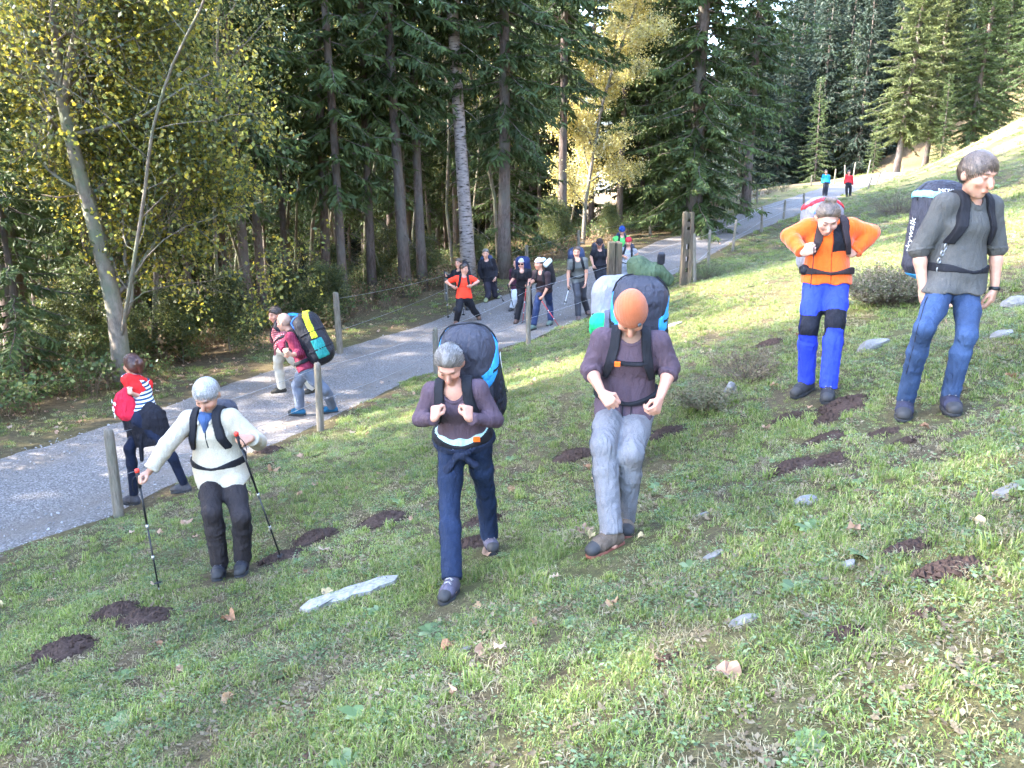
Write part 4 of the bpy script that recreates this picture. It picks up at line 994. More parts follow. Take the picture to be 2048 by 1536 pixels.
    def pack(s, label, up=.30, back=.12, half=(.20, .17, .36), rr_=.14, mat=None, tilt=0, panels=(), taper=.05, noise=.010, straps=True, res=None, top=None, name='backpack', straps_kw=None, side=0.0, cstrap=True):
        J = s.J; L = np.linalg.norm(J['neck'] - J['pel']); bk = -s.fw
        uu = nv(s.T * math.cos(R(tilt)) + bk * math.sin(R(tilt))); bb = nv(np.cross(s.bs, uu)); bb = bb if bb @ bk > 0 else -bb
        c = J['pel'] + s.T * up + bk * (back + half[1]) + s.bs * side; ax = np.array([s.bs, bb, uu]); s.pk = (c, ax, half)
        e = empty(name, c, label, 'backpack'); fa = folds(noise, 17, s.seed + 5); fb = folds(noise * .5, 52, s.seed + 6, uu); fl = lambda X, q=None: fa(X) + fb(X)
        if res is None and cstrap: panels = list(panels) + [('compression_strap', M_STRAP, lambda x, y, z: np.maximum(np.abs(z - .18 - .06 * x) - .035, -.7 - y), .010), ('compression_strap', M_STRAP, lambda x, y, z: np.maximum(np.abs(z + .42) - .035, -.7 - y), .010)]
        def box(infl=0): return rbox(c, ax, np.array(half), rr_, .03, noise=fl, taper=taper)
        s.pkfl = fl; P = [box()]; rs = res or max(s.res * 1.4, .011)
        F0 = Field(P, rs, .05).add(P); D0 = F0.D.copy(); X = F0.X() - c.astype(f32); q = [X @ ax[i].astype(f32) / f32(half[i]) for i in range(3)]
        def put(nm, D, m):
            F0.D = D.astype(f32); V, Q = F0.mesh()
            if len(V) < 8: return None
            for V_, Q_ in comps(V, Q): add(nm, mesh_np(nm, V_ - c, Q_, [m]), e)
        body = put('pack_body', D0, mat or M_BLACKNY)
        for nm, m, fn, th in panels: put(nm, np.maximum(np.maximum(D0 - th, -(D0 + .010)), fn(*q) * .12), m)
        if straps: s.straps(e, **(straps_kw or {}))
        s.pke = e; s.pkD = D0; s.pkF = F0; return e
def rod(name, a, b_, r, mat, parent=None, n=8, r2=None):
    g = Geo(); g.tube([a, b_], [r, r2 if r2 is not None else r], n); base = np.array(parent.location) if parent else 0
    me = g.mesh(name, [mat]); me.transform(Matrix.Translation(-Vector(base))) if parent else None
    return add(name, me, parent)
M_POLE = plain('pole_black', (.012, .012, .014), .35); M_POLER = plain('pole_red', (.35, .03, .03), .35); M_POLEW = plain('pole_pale', (.62, .60, .58), .4)
M_CORK = plain('pole_grip', (.02, .02, .022), .8); M_REDP = plain('red_plastic', (.75, .05, .03), .4); M_STEEL = plain('steel', (.45, .45, .46), .35, .9)
def trek_pole(top, tip, label, shaft=None, near=True, redtop=False):
    top, tip = np.asarray(top, float), np.asarray(tip, float); d = nv(tip - top); L = np.linalg.norm(tip - top)
    e = empty('trekking_pole', tip, label, 'trekking pole')
    k = 1.0 if near else 1.25
    rod('grip', top, top + d * .13, .0155 * k, M_CORK, e, 10, .013 * k); g = Geo(); g.tube([top - d * .02, top - d * .012, top + d * .012], [.012 * k, .019 * k, .017 * k], 10)
    me = g.mesh('grip_cap', [M_REDP if redtop else M_CORK]); me.transform(Matrix.Translation(-Vector(tip))); add('grip_cap', me, e)
    rod('upper_shaft', top + d * .13, top + d * L * .45, .009 * k, shaft or M_POLE, e); rod('clamp', top + d * L * .44, top + d * (L * .44 + .035), .012 * k, M_STEEL, e); rod('lower_shaft', top + d * L * .45, tip - d * .03, .0072 * k, shaft or M_POLE, e)
    rod('clamp', top + d * L * .70, top + d * (L * .70 + .03), .011 * k, M_STEEL, e)
    g = Geo(); c = tip - d * .07; g.tube([c - d * .006, c, c + d * .004], [.012, .03 * k, .02], 12); me = g.mesh('basket', [M_CORK]); me.transform(Matrix.Translation(-Vector(tip))); add('basket', me, e)
    rod('tip', tip - d * .04, tip, .006 * k, M_STEEL, e, 6, .002)
    if near:
        g = Geo(); s0 = top + d * .02; side = nv(np.cross(d, UP)); g.tube(resample([s0, s0 + side * .05 + d * .04, s0 + side * .055 + d * .12, s0 + side * .02 + d * .15, s0 - d * -.03], .02), .005, 5, flat=.4); me = g.mesh('wrist_loop', [M_STRAP]); me.transform(Matrix.Translation(-Vector(tip))); add('wrist_loop', me, e)
    return e
# ------------------------------------------------------------------ the walkers
BLUE = C('sky_blue_nylon', (.045, .30, .62), rough=.6, wr=.5); GREYN = C('grey_nylon', (.24, .235, .27), rough=.6, wr=.6, var=.2); LIMEN = C('lime_nylon', (.55, .62, .03), rough=.6); TEALN = C('teal_nylon', (.02, .22, .20), rough=.6)
CHAR = C('charcoal_nylon', (.045, .045, .06), rough=.6, wr=.6, var=.25); DKBLUE = C('navy_nylon', (.03, .045, .10), rough=.6); M_WHITE = plain('white_print', (.8, .8, .8), .6); M_YELP = plain('yellow_print', (.55, .55, .12), .6)
M_SEAM = plain('seam_thread', (.012, .012, .016), .9); M_ORB = plain('orange_buckle', (.9, .16, .02), .4)
def onto_pack(p, V, axis, out=.009):
    """carries points along -axis of a pack until they lie on its shell"""
    c, ax, half = p.pk; pr = p.pkprim; V = np.asarray(V, float).copy()
    for _ in range(40): V -= axis * pdist(pr, V.astype(f32)).astype(float)[:, None] * .8
    return V + axis * out
def decal(p, polys, origin, ex, ey, axis, mat, nm, e):
    g = Geo()
    for poly in polys:
        P = np.array([origin + ex * x + ey * y for x, y in poly]); P = onto_pack(p, P, axis); n = len(P); i0 = g.addv(P)
        c_ = g.addv(P.mean(0) + axis * .001); g.T.append(np.array([[c_, i0 + k, i0 + (k + 1) % n] for k in range(n)]))
    me = g.mesh(nm, [mat], False); me.transform(Matrix.Translation(-Vector(np.array(e.location)))); return add(nm, me, e)
def letters(p, text, origin, ex, ey, axis, size, mat, nm, e, shear=.25):
    cu = bpy.data.curves.new(nm, 'FONT'); cu.body = text; cu.size = size; cu.shear = shear; cu.resolution_u = 3
    ob = bpy.data.objects.new(nm, cu); COL.objects.link(ob); dg = bpy.context.evaluated_depsgraph_get(); me = bpy.data.meshes.new_from_object(ob.evaluated_get(dg))
    bpy.data.objects.remove(ob); bpy.data.curves.remove(cu)
    bm = bmesh.new(); bm.from_mesh(me); bmesh.ops.subdivide_edges(bm, edges=[q for q in bm.edges if q.calc_length() > .02], cuts=2); bm.to_mesh(me); bm.free()
    V = np.array([v.co[:] for v in me.vertices]); P = onto_pack(p, origin + V[:, :1] * ex + V[:, 1:2] * ey, axis)
    me.vertices.foreach_set('co', (P - np.array(e.location)).astype(f32).ravel()); me.materials.clear(); me.materials.append(mat); me.update(); return add(nm, me, e)
_pk = Person.pack
def pack2(s, *a, **k):
    e = _pk(s, *a, **k); c, ax, half = s.pk
    s.pkprim = rbox(c, ax, np.array(half), k.get('rr_', .14), .03, noise=s.pkfl, taper=k.get('taper', .05)); return e
Person.pack = pack2
def zipper(p, e, zf=.55):
    """a seam running over the top of the pack"""
    c, ax, half = p.pk; P = []
    for t in np.linspace(-1, 1, 25):
        P.append(c + ax[0] * half[0] * 1.3 * math.sin(t * 1.3) + ax[2] * half[2] * (zf + .6 * math.cos(t * 1.3)) + ax[1] * half[1] * .15)
    pr = p.pkprim; V = np.array(P)
    for _ in range(40):
        d = pdist(pr, V.astype(f32)).astype(float); n = np.array([nv(v - (c + ax[2] * half[2] * .2)) for v in V]); V = V - n * d[:, None] * .8
    g = Geo(); g.tube(V, .006, 5); me = g.mesh('zip_seam', [M_STRAP]); me.transform(Matrix.Translation(-Vector(np.array(e.location)))); add('zip_seam', me, e)

# --- grey-haired man in cream fleece with two poles
p = Person('grey-haired man in cream fleece looking down, a pole in each hand', 6.5, dict(pel=(442, 938), neck=(418, 828), head=(414, 790), ela=(336, 888), wra=(297, 945), hda=(277, 953), elb=(516, 884), wrb=(502, 876), hdb=(484, 881), kna=(424, 1025), ana=(437, 1103), knb=(482, 1034), anb=(484, 1109), toea=(432, 1134), toeb=(478, 1132)),
           yaw=-4, s_=1.0, face=(-8, 38), near='neck head ela wra hda wrb hdb kna knb toea toeb', res=.0075, seed=2, floor='ground', skin=(.48, .26, .18), hands={'a': dict(curl=1.05, n=(.3, .3, -.3), th=(.1, -.3, 1)), 'b': dict(curl=1.05, n=(.2, .5, -.1), th=(0, -.2, 1))})
p.skin_body(beard=((.30, .27, .25), .75), brow=(.2, .17, .15)); p.hair('grey', (-.012, .92), .014, noise=.003, flow=(.7, .1), strands=1.3, lift=.7)
p.shirt(C('cream_fleece', (.43, .375, .29), rough=.95, var=.08, wr=.35), 1.9, .019, -.085, .07, .12, .006, 'fleece_jacket', loose=.026)
p.trousers(C('dark_brown_trousers', (.026, .021, .022), rough=.85), fold=.007); p.pockets(M_SEAM); p.shoes(C('black_boot', (.02, .02, .026), rough=.6), high=.07)
n_ = p.J['neck']; sc = [ell(n_ + p.fw * .075 - UP * .012, [p.bs, p.fw, UP], (.062, .03, .05), .03, noise=folds(.006, 50, 3)), cone(n_ + p.fw * .09 - UP * .03, n_ + p.fw * .112 - UP * .105, .038, .010, .03), ell(n_ + p.fw * .01 + UP * .015, [p.bs, p.fw, UP], (.075, .078, .025), .02)]
smesh('neckerchief', Field(sc, .007).add(sc), [C('slate_blue_scarf', (.04, .075, .17))], p.e)
cb = [cone(n_ + p.bs * sg * .055 + p.fw * .02 + UP * .035, n_ + p.bs * sg * .05 + p.fw * .10 - UP * .04, .020, .013, .015) for sg in (-1, 1)]; smesh('collar', Field(cb, .007).add(cb), [CM['cream_fleece']], p.e)
g = Geo(); zl = []
for t in np.linspace(0, 1, 9):
    v = n_ + p.fw * (.155) - p.T * (.07 + .17 * t) + p.bs * .004; zl.append(v)
e = p.pack('small dark daypack worn by the man in the cream fleece', .30, .10, (.15, .10, .24), .09, CHAR, straps_kw=dict(infl=.019, thick=.022, sternum=False))
tips = [(318, 1178, 5.95), (564, 1112, 6.45)]
for q, (tx, ty, tY), lab in zip('ab', tips, ('black trekking pole planted beside the fence post side of the fleece man', 'black trekking pole stuck in a molehill by the fleece man')):
    tip = atY(tx, ty, tY); tip[2] = z1(tip[0], tip[1]) - .01; gr = p.J['grip' + q]; d = nv(tip - gr); trek_pole(gr - d * .075, tip, lab, redtop=True)

p.line_on(p.shirtfld, [p.J['neck'] - p.T * .06 + p.fw * .05, p.J['neck'] - p.T * .24 + p.fw * .05], p.fw, .005, M_SEAM, 'zip')
# --- woman in plum top
p = Person('woman in plum long-sleeved top leaning forward, holding her pack straps', 5.25, dict(pel=(929, 885), neck=(908, 770), head=(899, 728), ela=(840, 838), wra=(869, 838), hda=(872, 812), elb=(992, 840), wrb=(937, 838), hdb=(935, 810), kna=(899, 1013), ana=(903, 1122), knb=(970, 975), anb=(979, 1052), toea=(890, 1153), toeb=(987, 1088)),
           yaw=-3, s_=.955, female=True, face=(-6, 44), near='neck head wra wrb hda hdb kna ana toea toeb', far='ela elb', res=.0072, seed=3, floor='ground', hands={'a': dict(curl=1.0, n=(.4, .6, 0), th=(.7, 0, .4)), 'b': dict(curl=1.0, n=(-.4, .6, 0), th=(-.7, 0, .4))}, skin=(.50, .26, .185))
p.skin_body(brow=(.10, .07, .05)); p.hair('saltpepper', (-.015, .98), .011, noise=.002, lift=.7, extra=[ell(p.hp(0, -.115, .02), [p.hl, p.hf, p.hu], (.028, .03, .03), .02), cone(p.hp(0, -.12, .0), p.hp(.03, -.13, -.10), .024, .012, .02)])
plum = C('plum_jersey', (.085, .055, .070), rough=.9, var=.12); p.shirt(plum, 1.93, .008, .10, .078, .12, .006)
jean = C('dark_blue_jeans', (.013, .022, .050), rough=.85, var=.35); p.trousers(jean, (.010, .012, .020, .034), .98, .0045, .12); p.pockets(M_SEAM); p.shoes(C('grey_violet_shoe', (.085, .075, .10)), high=.045, sock=C('blue_sock', (.03, .16, .30)))
T, k = p.T, p.s; W0 = p.torso_prims()[:2]
for nm, col, v0, v1, th in (('waist_fabric', C('mint_fabric', (.42, .60, .55), var=.12, wr=.7), .045, .125, .020), ('tied_jacket', C('navy_tied_jacket', (.016, .022, .045), wr=.7), .015, .065, .032)):
    fl = Field(W0, .008, .07); fl.add(W0, .012); X = fl.X(); v = (X - p.J['pel'].astype(f32)) @ T.astype(f32); fn = folds(.006, 45, 9)
    fl.D = np.maximum(fl.D - th + fn(X), np.maximum(v0 - v, v - v1) * 1.0 + .006 * np.sin((X @ p.bs.astype(f32)) * 60)); smesh(nm, fl, [col], p.e)
kn_ = p.J['pel'] + p.fw * .165 + T * .03 - p.bs * .01; kt = [ell(kn_, [p.bs, p.fw, T], (.045, .03, .032), .02, noise=folds(.008, 60, 4)), cone(kn_ - T * .005 - p.bs * .02, kn_ - UP * .10 - p.bs * .085 - p.fw * .01, .016, .030, .02, (p.bs, 1.3), noise=folds(.010, 60, 5)), cone(kn_ + p.bs * .02, kn_ + p.bs * .095 - UP * .075 - p.fw * .01, .016, .026, .02, (p.bs, 1.3), noise=folds(.010, 60, 6)), ell(kn_ + p.bs * .05 + T * .02, [p.bs, p.fw, T], (.03, .02, .018), .02)]
smesh('jacket_knot', Field(kt, .007).add(kt), [CM['navy_tied_jacket']], p.e)
bluep = lambda zc, w: (lambda x, y, z: np.maximum(np.abs(z - zc + .55 * np.abs(np.abs(x) - .55) - .3 * (y)) - w, .25 - np.abs(x)))
e = p.pack('large black paraglider pack with blue stripes worn by the woman in plum', .345, .10, (.205, .19, .37), .17, CHAR, side=.07, tilt=6, taper=.10, noise=.014,
           panels=[('side_panel', M_BLACKNY, lambda x, y, z: np.maximum(.72 - np.abs(x), z - .35), .004), ('blue_stripe', BLUE, lambda x, y, z: np.maximum(np.abs(z - .52 - .5 * y) - .16, .45 - np.abs(x)), .006)], straps_kw=dict(infl=.008, sternum=False))
zipper(p, e)
c, ax, half = p.pk
for sg in (1,):
    o = c + ax[0] * half[0] * 1.3 * sg + ax[1] * .02; ex, ey = -ax[1] * sg, ax[2]
    decal(p, [[(-.045, .13), (.01, .14), (.02, .12), (.018, .03), (-.005, .03), (-.005, .09), (-.045, .09)]], o, ex, ey, ax[0] * sg, M_WHITE, 'white_mark', e)
    decal(p, [[(-.005, .03), (.02, .03), (.024, .0), (.005, -.04), (.0, -.05), (.024, -.08), (.018, -.17), (.0, -.20), (-.003, -.12), (-.022, -.085), (-.004, -.06), (.0, -.03), (-.006, .0)]], o, ex, ey, ax[0] * sg, M_YELP, 'yellow_mark', e)
g = Geo(); bq = p.J['pel'] + p.fw * .13 + p.bs * .11 + T * .13; g.box(bq, p.bs * .022, T * .012, p.fw * .012); me = g.mesh('orange_buckle', [M_ORB], False); me.transform(Matrix.Translation(-Vector(e.location))); add('orange_buckle', me, e)

# --- man in orange beanie
p = Person('man in orange beanie and plum shirt looking down at his hands', 5.35, dict(pel=(1252, 808), neck=(1262, 668), head=(1261, 628), ela=(1180, 738), wra=(1204, 786), hda=(1222, 806), elb=(1341, 736), wrb=(1319, 798), hdb=(1313, 820), kna=(1206, 890), ana=(1224, 1036), knb=(1262, 908), anb=(1250, 1006), toea=(1180, 1072), toeb=(1254, 1040)),
           yaw=-8, s_=1.03, face=(-4, 58), near='neck head wra wrb hda hdb kna ana knb toea toeb', res=.0072, seed=4, floor='ground', build=1.0, far='ela elb', hands={'a': dict(curl=.75, n=(.3, .7, -.3), th=(.4, -.4, .6)), 'b': dict(curl=.8, n=(-.5, .5, 0), th=(-.6, -.5, .1))}, skin=(.52, .27, .19))
p.skin_body(beard=((.20, .13, .09), .7), brow=(.12, .08, .05)); 
def knit_mat(name, c):
    b = NB(name); v = b.coords(); w = b.n('ShaderNodeTexWave', wave_type='BANDS', bands_direction='X'); w.inputs['Scale'].default_value = 40; w.inputs['Distortion'].default_value = 2.0; w.inputs['Detail'].default_value = 1; b.l(v, w.inputs['Vector']); w2 = b.n('ShaderNodeTexWave', wave_type='BANDS', bands_direction='Z'); w2.inputs['Scale'].default_value = 60; w2.inputs['Distortion'].default_value = 2; b.l(v, w2.inputs['Vector']); n = b.noise(v, 40, 3)
    h = b.math('ADD', b.math('MULTIPLY', w.outputs['Fac'], w2.outputs['Fac']), b.math('MULTIPLY', n, .3)); return b.done(b.pbsdf(b.mix(1.0, c, b.ramp(h, [(.1, (.78,) * 3), (.9, (1.15,) * 3)]), 'MULTIPLY'), .95, b.bump(h, .5, .010), .1, .2))
def rib(b, v, c):
    w = b.n('ShaderNodeTexWave', wave_type='RINGS', rings_direction='Z'); w.inputs['Scale'].default_value = 55; w.inputs['Distortion'].default_value = 3.0; w.inputs['Detail'].default_value = 2; b.l(v, w.inputs['Vector'])
    return b.mix(b.math('MULTIPLY', w.outputs['Fac'], .5), c, tuple(x * 1.35 for x in c))
CM2 = knit_mat('orange_knit_brim', (.42, .11, .042))
hat = p.hair(None, (.020, .10), .014, 'beanie', mat=knit_mat('orange_knit', (.50, .14, .055)), noise=.002, top=.03)
brim = p.hair(None, (.020, .10), .019, 'beanie_brim', mat=CM2, noise=.001, top=.0, cliptop=.054)
bp_ = p.hp(-.042, .092, .070); bd = nv(p.hf * .8 - p.hl * .45 + p.hu * .35); g = Geo(); g.tube([bp_ - bd * .004, bp_ + bd * .006], [.0125, .0115], 12); me = g.mesh('badge', [plain('badge_grey', (.08, .09, .10), .5)]); me.transform(Matrix.Translation(-Vector(p.e.location))); add('badge', me, p.e)
p.shirt(plum, 1.28, .012, -.01, .075, .05, .010, loose=.010); p.trousers(C('grey_hiking_trousers', (.165, .16, .17), rough=.8, var=.12, wr=.6), (.018, .022, .028, .036), 1.0, .006); p.pockets(C('grey_seam', (.07, .07, .08)))
p.shoes(C('brown_boot', (.13, .095, .07)), plain('sole_orange_edge', (.16, .05, .03), .7), high=.07)
greenb = C('olive_stuff_bag', (.055, .08, .045), var=.3, wr=.8)
e = p.pack('black and blue paraglider pack topped by a green bag, worn by the beanie man', .45, .10, (.20, .18, .36), .16, CHAR, side=.05, tilt=4, taper=.10, noise=.014,
           panels=[('side_panel', M_BLACKNY, lambda x, y, z: np.maximum(.70 - np.abs(x), z - .45), .004), ('blue_stripe', BLUE, lambda x, y, z: np.maximum(np.abs(z - .45 - .4 * y) - .17, .62 - np.abs(x)), .006)], straps_kw=dict(infl=.012))
zipper(p, e)
g = Geo(); bq = p.J['pel'] + p.T * .375 + p.fw * .165 - p.bs * .075; g.box(bq, p.bs * .018, p.T * .014, p.fw * .010); me = g.mesh('orange_buckle', [M_ORB], False); me.transform(Matrix.Translation(-Vector(e.location))); add('orange_buckle', me, e)
c, ax, half = p.pk; gc = c + ax[2] * .355 + ax[1] * .10 + ax[0] * .02
gb = empty('stuff_bag', gc, 'crumpled olive green bag strapped on top of the beanie man\'s pack', 'bag')
P_ = [ell(gc, ax, (.125, .11, .07), .03, noise=folds(.016, 30, 7)), ell(gc - ax[0] * .05 + ax[2] * .05, ax, (.08, .08, .055), .03, noise=folds(.014, 40, 8)), cone(gc + ax[0] * .08, gc + ax[0] * .155 - ax[2] * .05, .065, .045, .03, noise=folds(.012, 40, 9))]
smesh('bag_body', Field(P_, .010).add(P_), [greenb], gb); q_ = [rbox(gc + ax[0] * .10 + ax[2] * .095, ax, np.array((.025, .03, .04)), .012, .01)]; smesh('side_pouch', Field(q_, .008).add(q_), [M_BLACKNY], gb)
g = Geo()
for sg, dx in ((-1, -.025), (1, .03)):
    a = p.J['pel'] + p.fw * .15 + p.bs * dx * 1.0 + p.T * .07; g.tube([a, a + p.fw * .03 - UP * .06, a - UP * .15 + p.bs * (.02 * -sg)], .012, 5, flat=.3)
me = g.mesh('strap_ends', [M_STRAP]); me.transform(Matrix.Translation(-Vector(e.location))); add('strap_ends', me, e)

# --- person in bright green shirt behind him
p = Person('person in bright green shirt half hidden behind the beanie man', 7.0, dict(pel=(1240, 745), neck=(1236, 616), head=(1262, 600), ela=(1192, 664), wra=(1205, 712), elb=(1290, 690), wrb=(1285, 735), kna=(1240, 838), ana=(1246, 928), knb=(1262, 840), anb=(1262, 930)),
           yaw=-4, s_=.98, face=(0, 40), near='neck head kna knb wra', res=.011, seed=5, floor='ground')
p.skin_body(); p.hair('dark', (-.02, .9), .014); p.shirt(C('bright_green_jersey', (.02, .62, .22), var=.1), .85, .016, -.03, .075, 0, .006); p.trousers(C('black_trousers', (.014, .014, .018))); p.shoes(C('black_boot', (.02, .02, .026)), laces=False)
p.pack('big pale grey and black pack worn by the person in bright green', .46, .08, (.225, .20, .40), .16, GREYN, tilt=0, taper=.10, noise=.02, side=-.01, panels=[('lower_panel', CHAR, lambda x, y, z: z + .1, .005), ('top_cord', M_STRAP, lambda x, y, z: np.maximum(np.abs(x - .25) - .05, np.abs(z - .6) - .35), .010)], straps_kw=dict(mat=C('grey_webbing', (.10, .10, .13)), infl=.016))

# --- young man in orange fleece
p = Person('young man with top knot in bright orange fleece gripping his straps', 7.15, dict(pel=(1652, 563), neck=(1660, 444), head=(1655, 436), ela=(1578, 472), wra=(1607, 507), hda=(1622, 499), elb=(1743, 466), wrb=(1706, 509), hdb=(1692, 499), kna=(1617, 655), ana=(1615, 737), knb=(1670, 645), anb=(1659, 750), toea=(1588, 764), toeb=(1655, 786)),
           yaw=-6, s_=1.0, face=(-8, 40), near='neck head wra wrb hda hdb kna knb toea toeb', far='ela elb', res=.0078, seed=6, floor='ground', hands={'a': dict(curl=1.0, n=(.2, .7, 0), th=(.5, 0, .6)), 'b': dict(curl=1.0, n=(-.2, .7, 0), th=(-.5, 0, .6))}, skin=(.56, .33, .25))
p.skin_body(brow=(.16, .10, .07)); bun = [ell(p.hp(.01, -.045, .135), [p.hl, p.hf, p.hu], (.035, .03, .026), .02, noise=folds(.006, 90, 2)), ell(p.hp(-.03, -.04, .137), [p.hl, p.hf, p.hu], (.018, .02, .02), .015)]
p.hair('ash', (-.005, .92), .010, noise=.003, extra=bun, sl=.05)
def orange_fn(V, Q):
    c_ = V[Q].mean(1); d = c_ - p.J['pel']; u, v, f = d @ p.bs, d @ p.T, d @ p.fw
    return ((u > .005) & (u < .14) & (v > .255 + .10 * np.clip(u, 0, 1)) & (f > .02)) | ((v > .45) & (np.abs(u) < .09) & (f > -.05))
p.shirt([C('orange_fleece', (.85, .115, .012), rough=.95, var=.08, wr=.35, sheen=.3), C('black_chest_panel', (.015, .014, .018))], 1.92, .019, -.015, .062, .05, .006, 'fleece_jacket', midx=lambda V, Q: orange_fn(V, Q).astype(np.int32), loose=.010)
p.line_on(p.shirtfld, [p.J['neck'] - p.T * .10 + p.fw * .05, p.J['pel'] - p.T * .01 + p.fw * .05], p.fw, .0045, C('rust_zip', (.30, .04, .01)), 'zip')
def kneefn(V, Q):
    c_ = V[Q].mean(1); m = np.zeros(len(Q), bool)
    for q, o in (('a', .0), ('b', .0)):
        k_ = p.J['kn' + q]; ax_ = nv(p.J['an' + q] - p.J['hip' + q]); t = (c_ - k_) @ ax_; r_ = np.linalg.norm(c_ - k_, axis=1); m |= (np.abs(t + .02) < .085) & (r_ < .16)
    return m.astype(np.int32)
p.trousers([C('royal_blue_trousers', (.03, .055, .50), var=.1), C('black_knee_patch', (.014, .014, .02))], (.020, .022, .028, .036), 1.0, .006, midx=kneefn); p.pockets(C('blue_seam', (.012, .02, .16))); p.shoes(C('dark_grey_boot', (.035, .035, .04)), high=.07)
e = p.pack('grey and red paraglider pack worn by the man in orange fleece', .38, .09, (.185, .18, .35), .14, GREYN, tilt=0, taper=.08, noise=.016, panels=[('red_trim', C('red_nylon', (.55, .03, .04), rough=.6), lambda x, y, z: np.maximum(np.abs(z - .92 + .25 * x * x) - .05, -.9 - y), .007), ('side_panel', CHAR, lambda x, y, z: np.maximum(.55 - x, z - .4), .005)], straps_kw=dict(infl=.019, sternum=False, mat=C('brown_black_strap', (.035, .024, .026))))
g = Geo(); a = p.J['neck'] - p.bs * .085 + p.fw * .03 + UP * .03; g.tube(resample([a - p.fw * .12 + UP * .05 - p.bs * .03, a, a + p.fw * .06 - p.T * .05, a + p.fw * .08 - p.T * .14], .03), .008, 6); me = g.mesh('drinking_tube', [C('tube_blue', (.06, .18, .60))]); me.transform(Matrix.Translation(-Vector(e.location))); add('drinking_tube', me, e)
g = Geo(); a = p.J['grip' + 'a'] + p.fw * .01; g.tube(resample([a, a - UP * .12 + p.fw * .02, a - UP * .33], .05), .010, 5, flat=.3); a = p.J['gripb']; g.tube(resample([a, a - UP * .1, a - UP * .16 + p.bs * .03 - p.fw * .06], .05), .008, 5, flat=.3); me = g.mesh('strap_ends', [M_STRAP]); me.transform(Matrix.Translation(-Vector(e.location))); add('strap_ends', me, e)
P_ = [ell(p.J['pel'] - p.bs * .19 + p.T * .10 + p.fw * .02, [p.bs, p.fw, p.T], (.045, .075, .05), .02, noise=folds(.006, 40, 2))]; o_ = smesh('belt_pouch', Field(P_, .009).add(P_), [M_BLACKNY], e)

# --- tall man in grey-green shirt
p = Person('tall man in grey-green shirt and blue jeans on the right, walking upright', 5.9, dict(pel=(1908, 563), neck=(1938, 396), head=(1955, 350), ela=(1838, 500), wra=(1846, 578), hda=(1853, 606), elb=(1993, 497), wrb=(1989, 577), hdb=(1982, 603), kna=(1849, 657), ana=(1817, 752), knb=(1934, 670), anb=(1900, 790), toea=(1813, 782), toeb=(1912, 822)),
           yaw=14, s_=1.09, face=(20, 20), near='neck head wra wrb hda hdb kna knb toea toeb', res=.0075, seed=7, floor='ground', skin=(.54, .29, .20), hands={'a': dict(curl=.4, n=(.6, .6, 0), th=(.5, -.8, 0)), 'b': dict(curl=.4, n=(-.6, .6, 0), th=(-.5, -.8, 0))})
p.skin_body(beard=((.36, .24, .19), .35), brow=(.10, .07, .055)); p.hair('ash', (-.025, .98), .016, noise=.004, flow=(.9, -.1), strands=1.4)
p.shirt(C('grey_green_jersey', (.082, .078, .072), var=.1, wr=.45), 1.05, .014, -.065, .07, .17, .006, loose=.024)
p.trousers(C('blue_jeans', (.035, .060, .125), rough=.85, var=.45), (.004, .006, .012, .024), 1.0, .007); p.pockets(M_SEAM); p.shoes(C('navy_shoe', (.035, .035, .06)), high=.04)
e = p.pack('black paraglider pack with white lettering and pale blue top worn by the tall man', .34, .09, (.185, .175, .36), .14, CHAR, cstrap=False, tilt=2, taper=.06, noise=.014, panels=[('top_cover', CHAR, lambda x, y, z: .62 - z, .004), ('blue_stripe', C('pale_blue_nylon', (.25, .62, .72), rough=.6), lambda x, y, z: np.abs(z - .62 + .1 * x) - .08, .007), ('base_trim', BLUE, lambda x, y, z: z + .88, .006)], straps_kw=dict(infl=.014, sternum=False))
zipper(p, e)
c, ax, half = p.pk; o = c - ax[0] * half[0] * 1.4 - ax[2] * .17 + ax[1] * .0; letters(p, 'skywalk', o, ax[2], ax[1], -ax[0], .080, M_WHITE, 'white_lettering', e)
o = c + ax[2] * half[2] * .75 - ax[1] * half[1] * 1.4 - ax[0] * .13; letters(p, 'NOVA', o, ax[0], ax[2], -ax[1], .036, M_WHITE, 'white_lettering', e, 0)
g = Geo(); w_ = p.J['wrb']; d_ = nv(p.J['hdb'] - p.J['elb']); g.tube([w_ - d_ * .014, w_ - d_ * .012, w_ + d_ * .012, w_ + d_ * .014], [.034, .039, .039, .034], 14); me = g.mesh('wristwatch', [plain('watch_strap', (.012, .012, .014), .5)]); me.transform(Matrix.Translation(-Vector(p.e.location))); add('wristwatch', me, p.e)
g = Geo(); a = p.J['pel'] + p.T * .26 - p.bs * .19 + p.fw * .04
for q, (dx, dz) in enumerate(((.03, .04), (.015, -.01), (.02, -.045), (-.005, -.06), (-.02, -.11), (-.015, -.17))):
    cc = a + p.bs * dx + p.T * dz; th_ = np.linspace(0, 6.28, 13); g.tube([cc + p.fw * .02 + (p.bs * math.cos(x) * .6 + p.T * math.sin(x)) * .018 for x in th_], .005, 5)
me = g.mesh('carabiners', [M_STEEL]); me.transform(Matrix.Translation(-Vector(e.location))); add('carabiners', me, e)

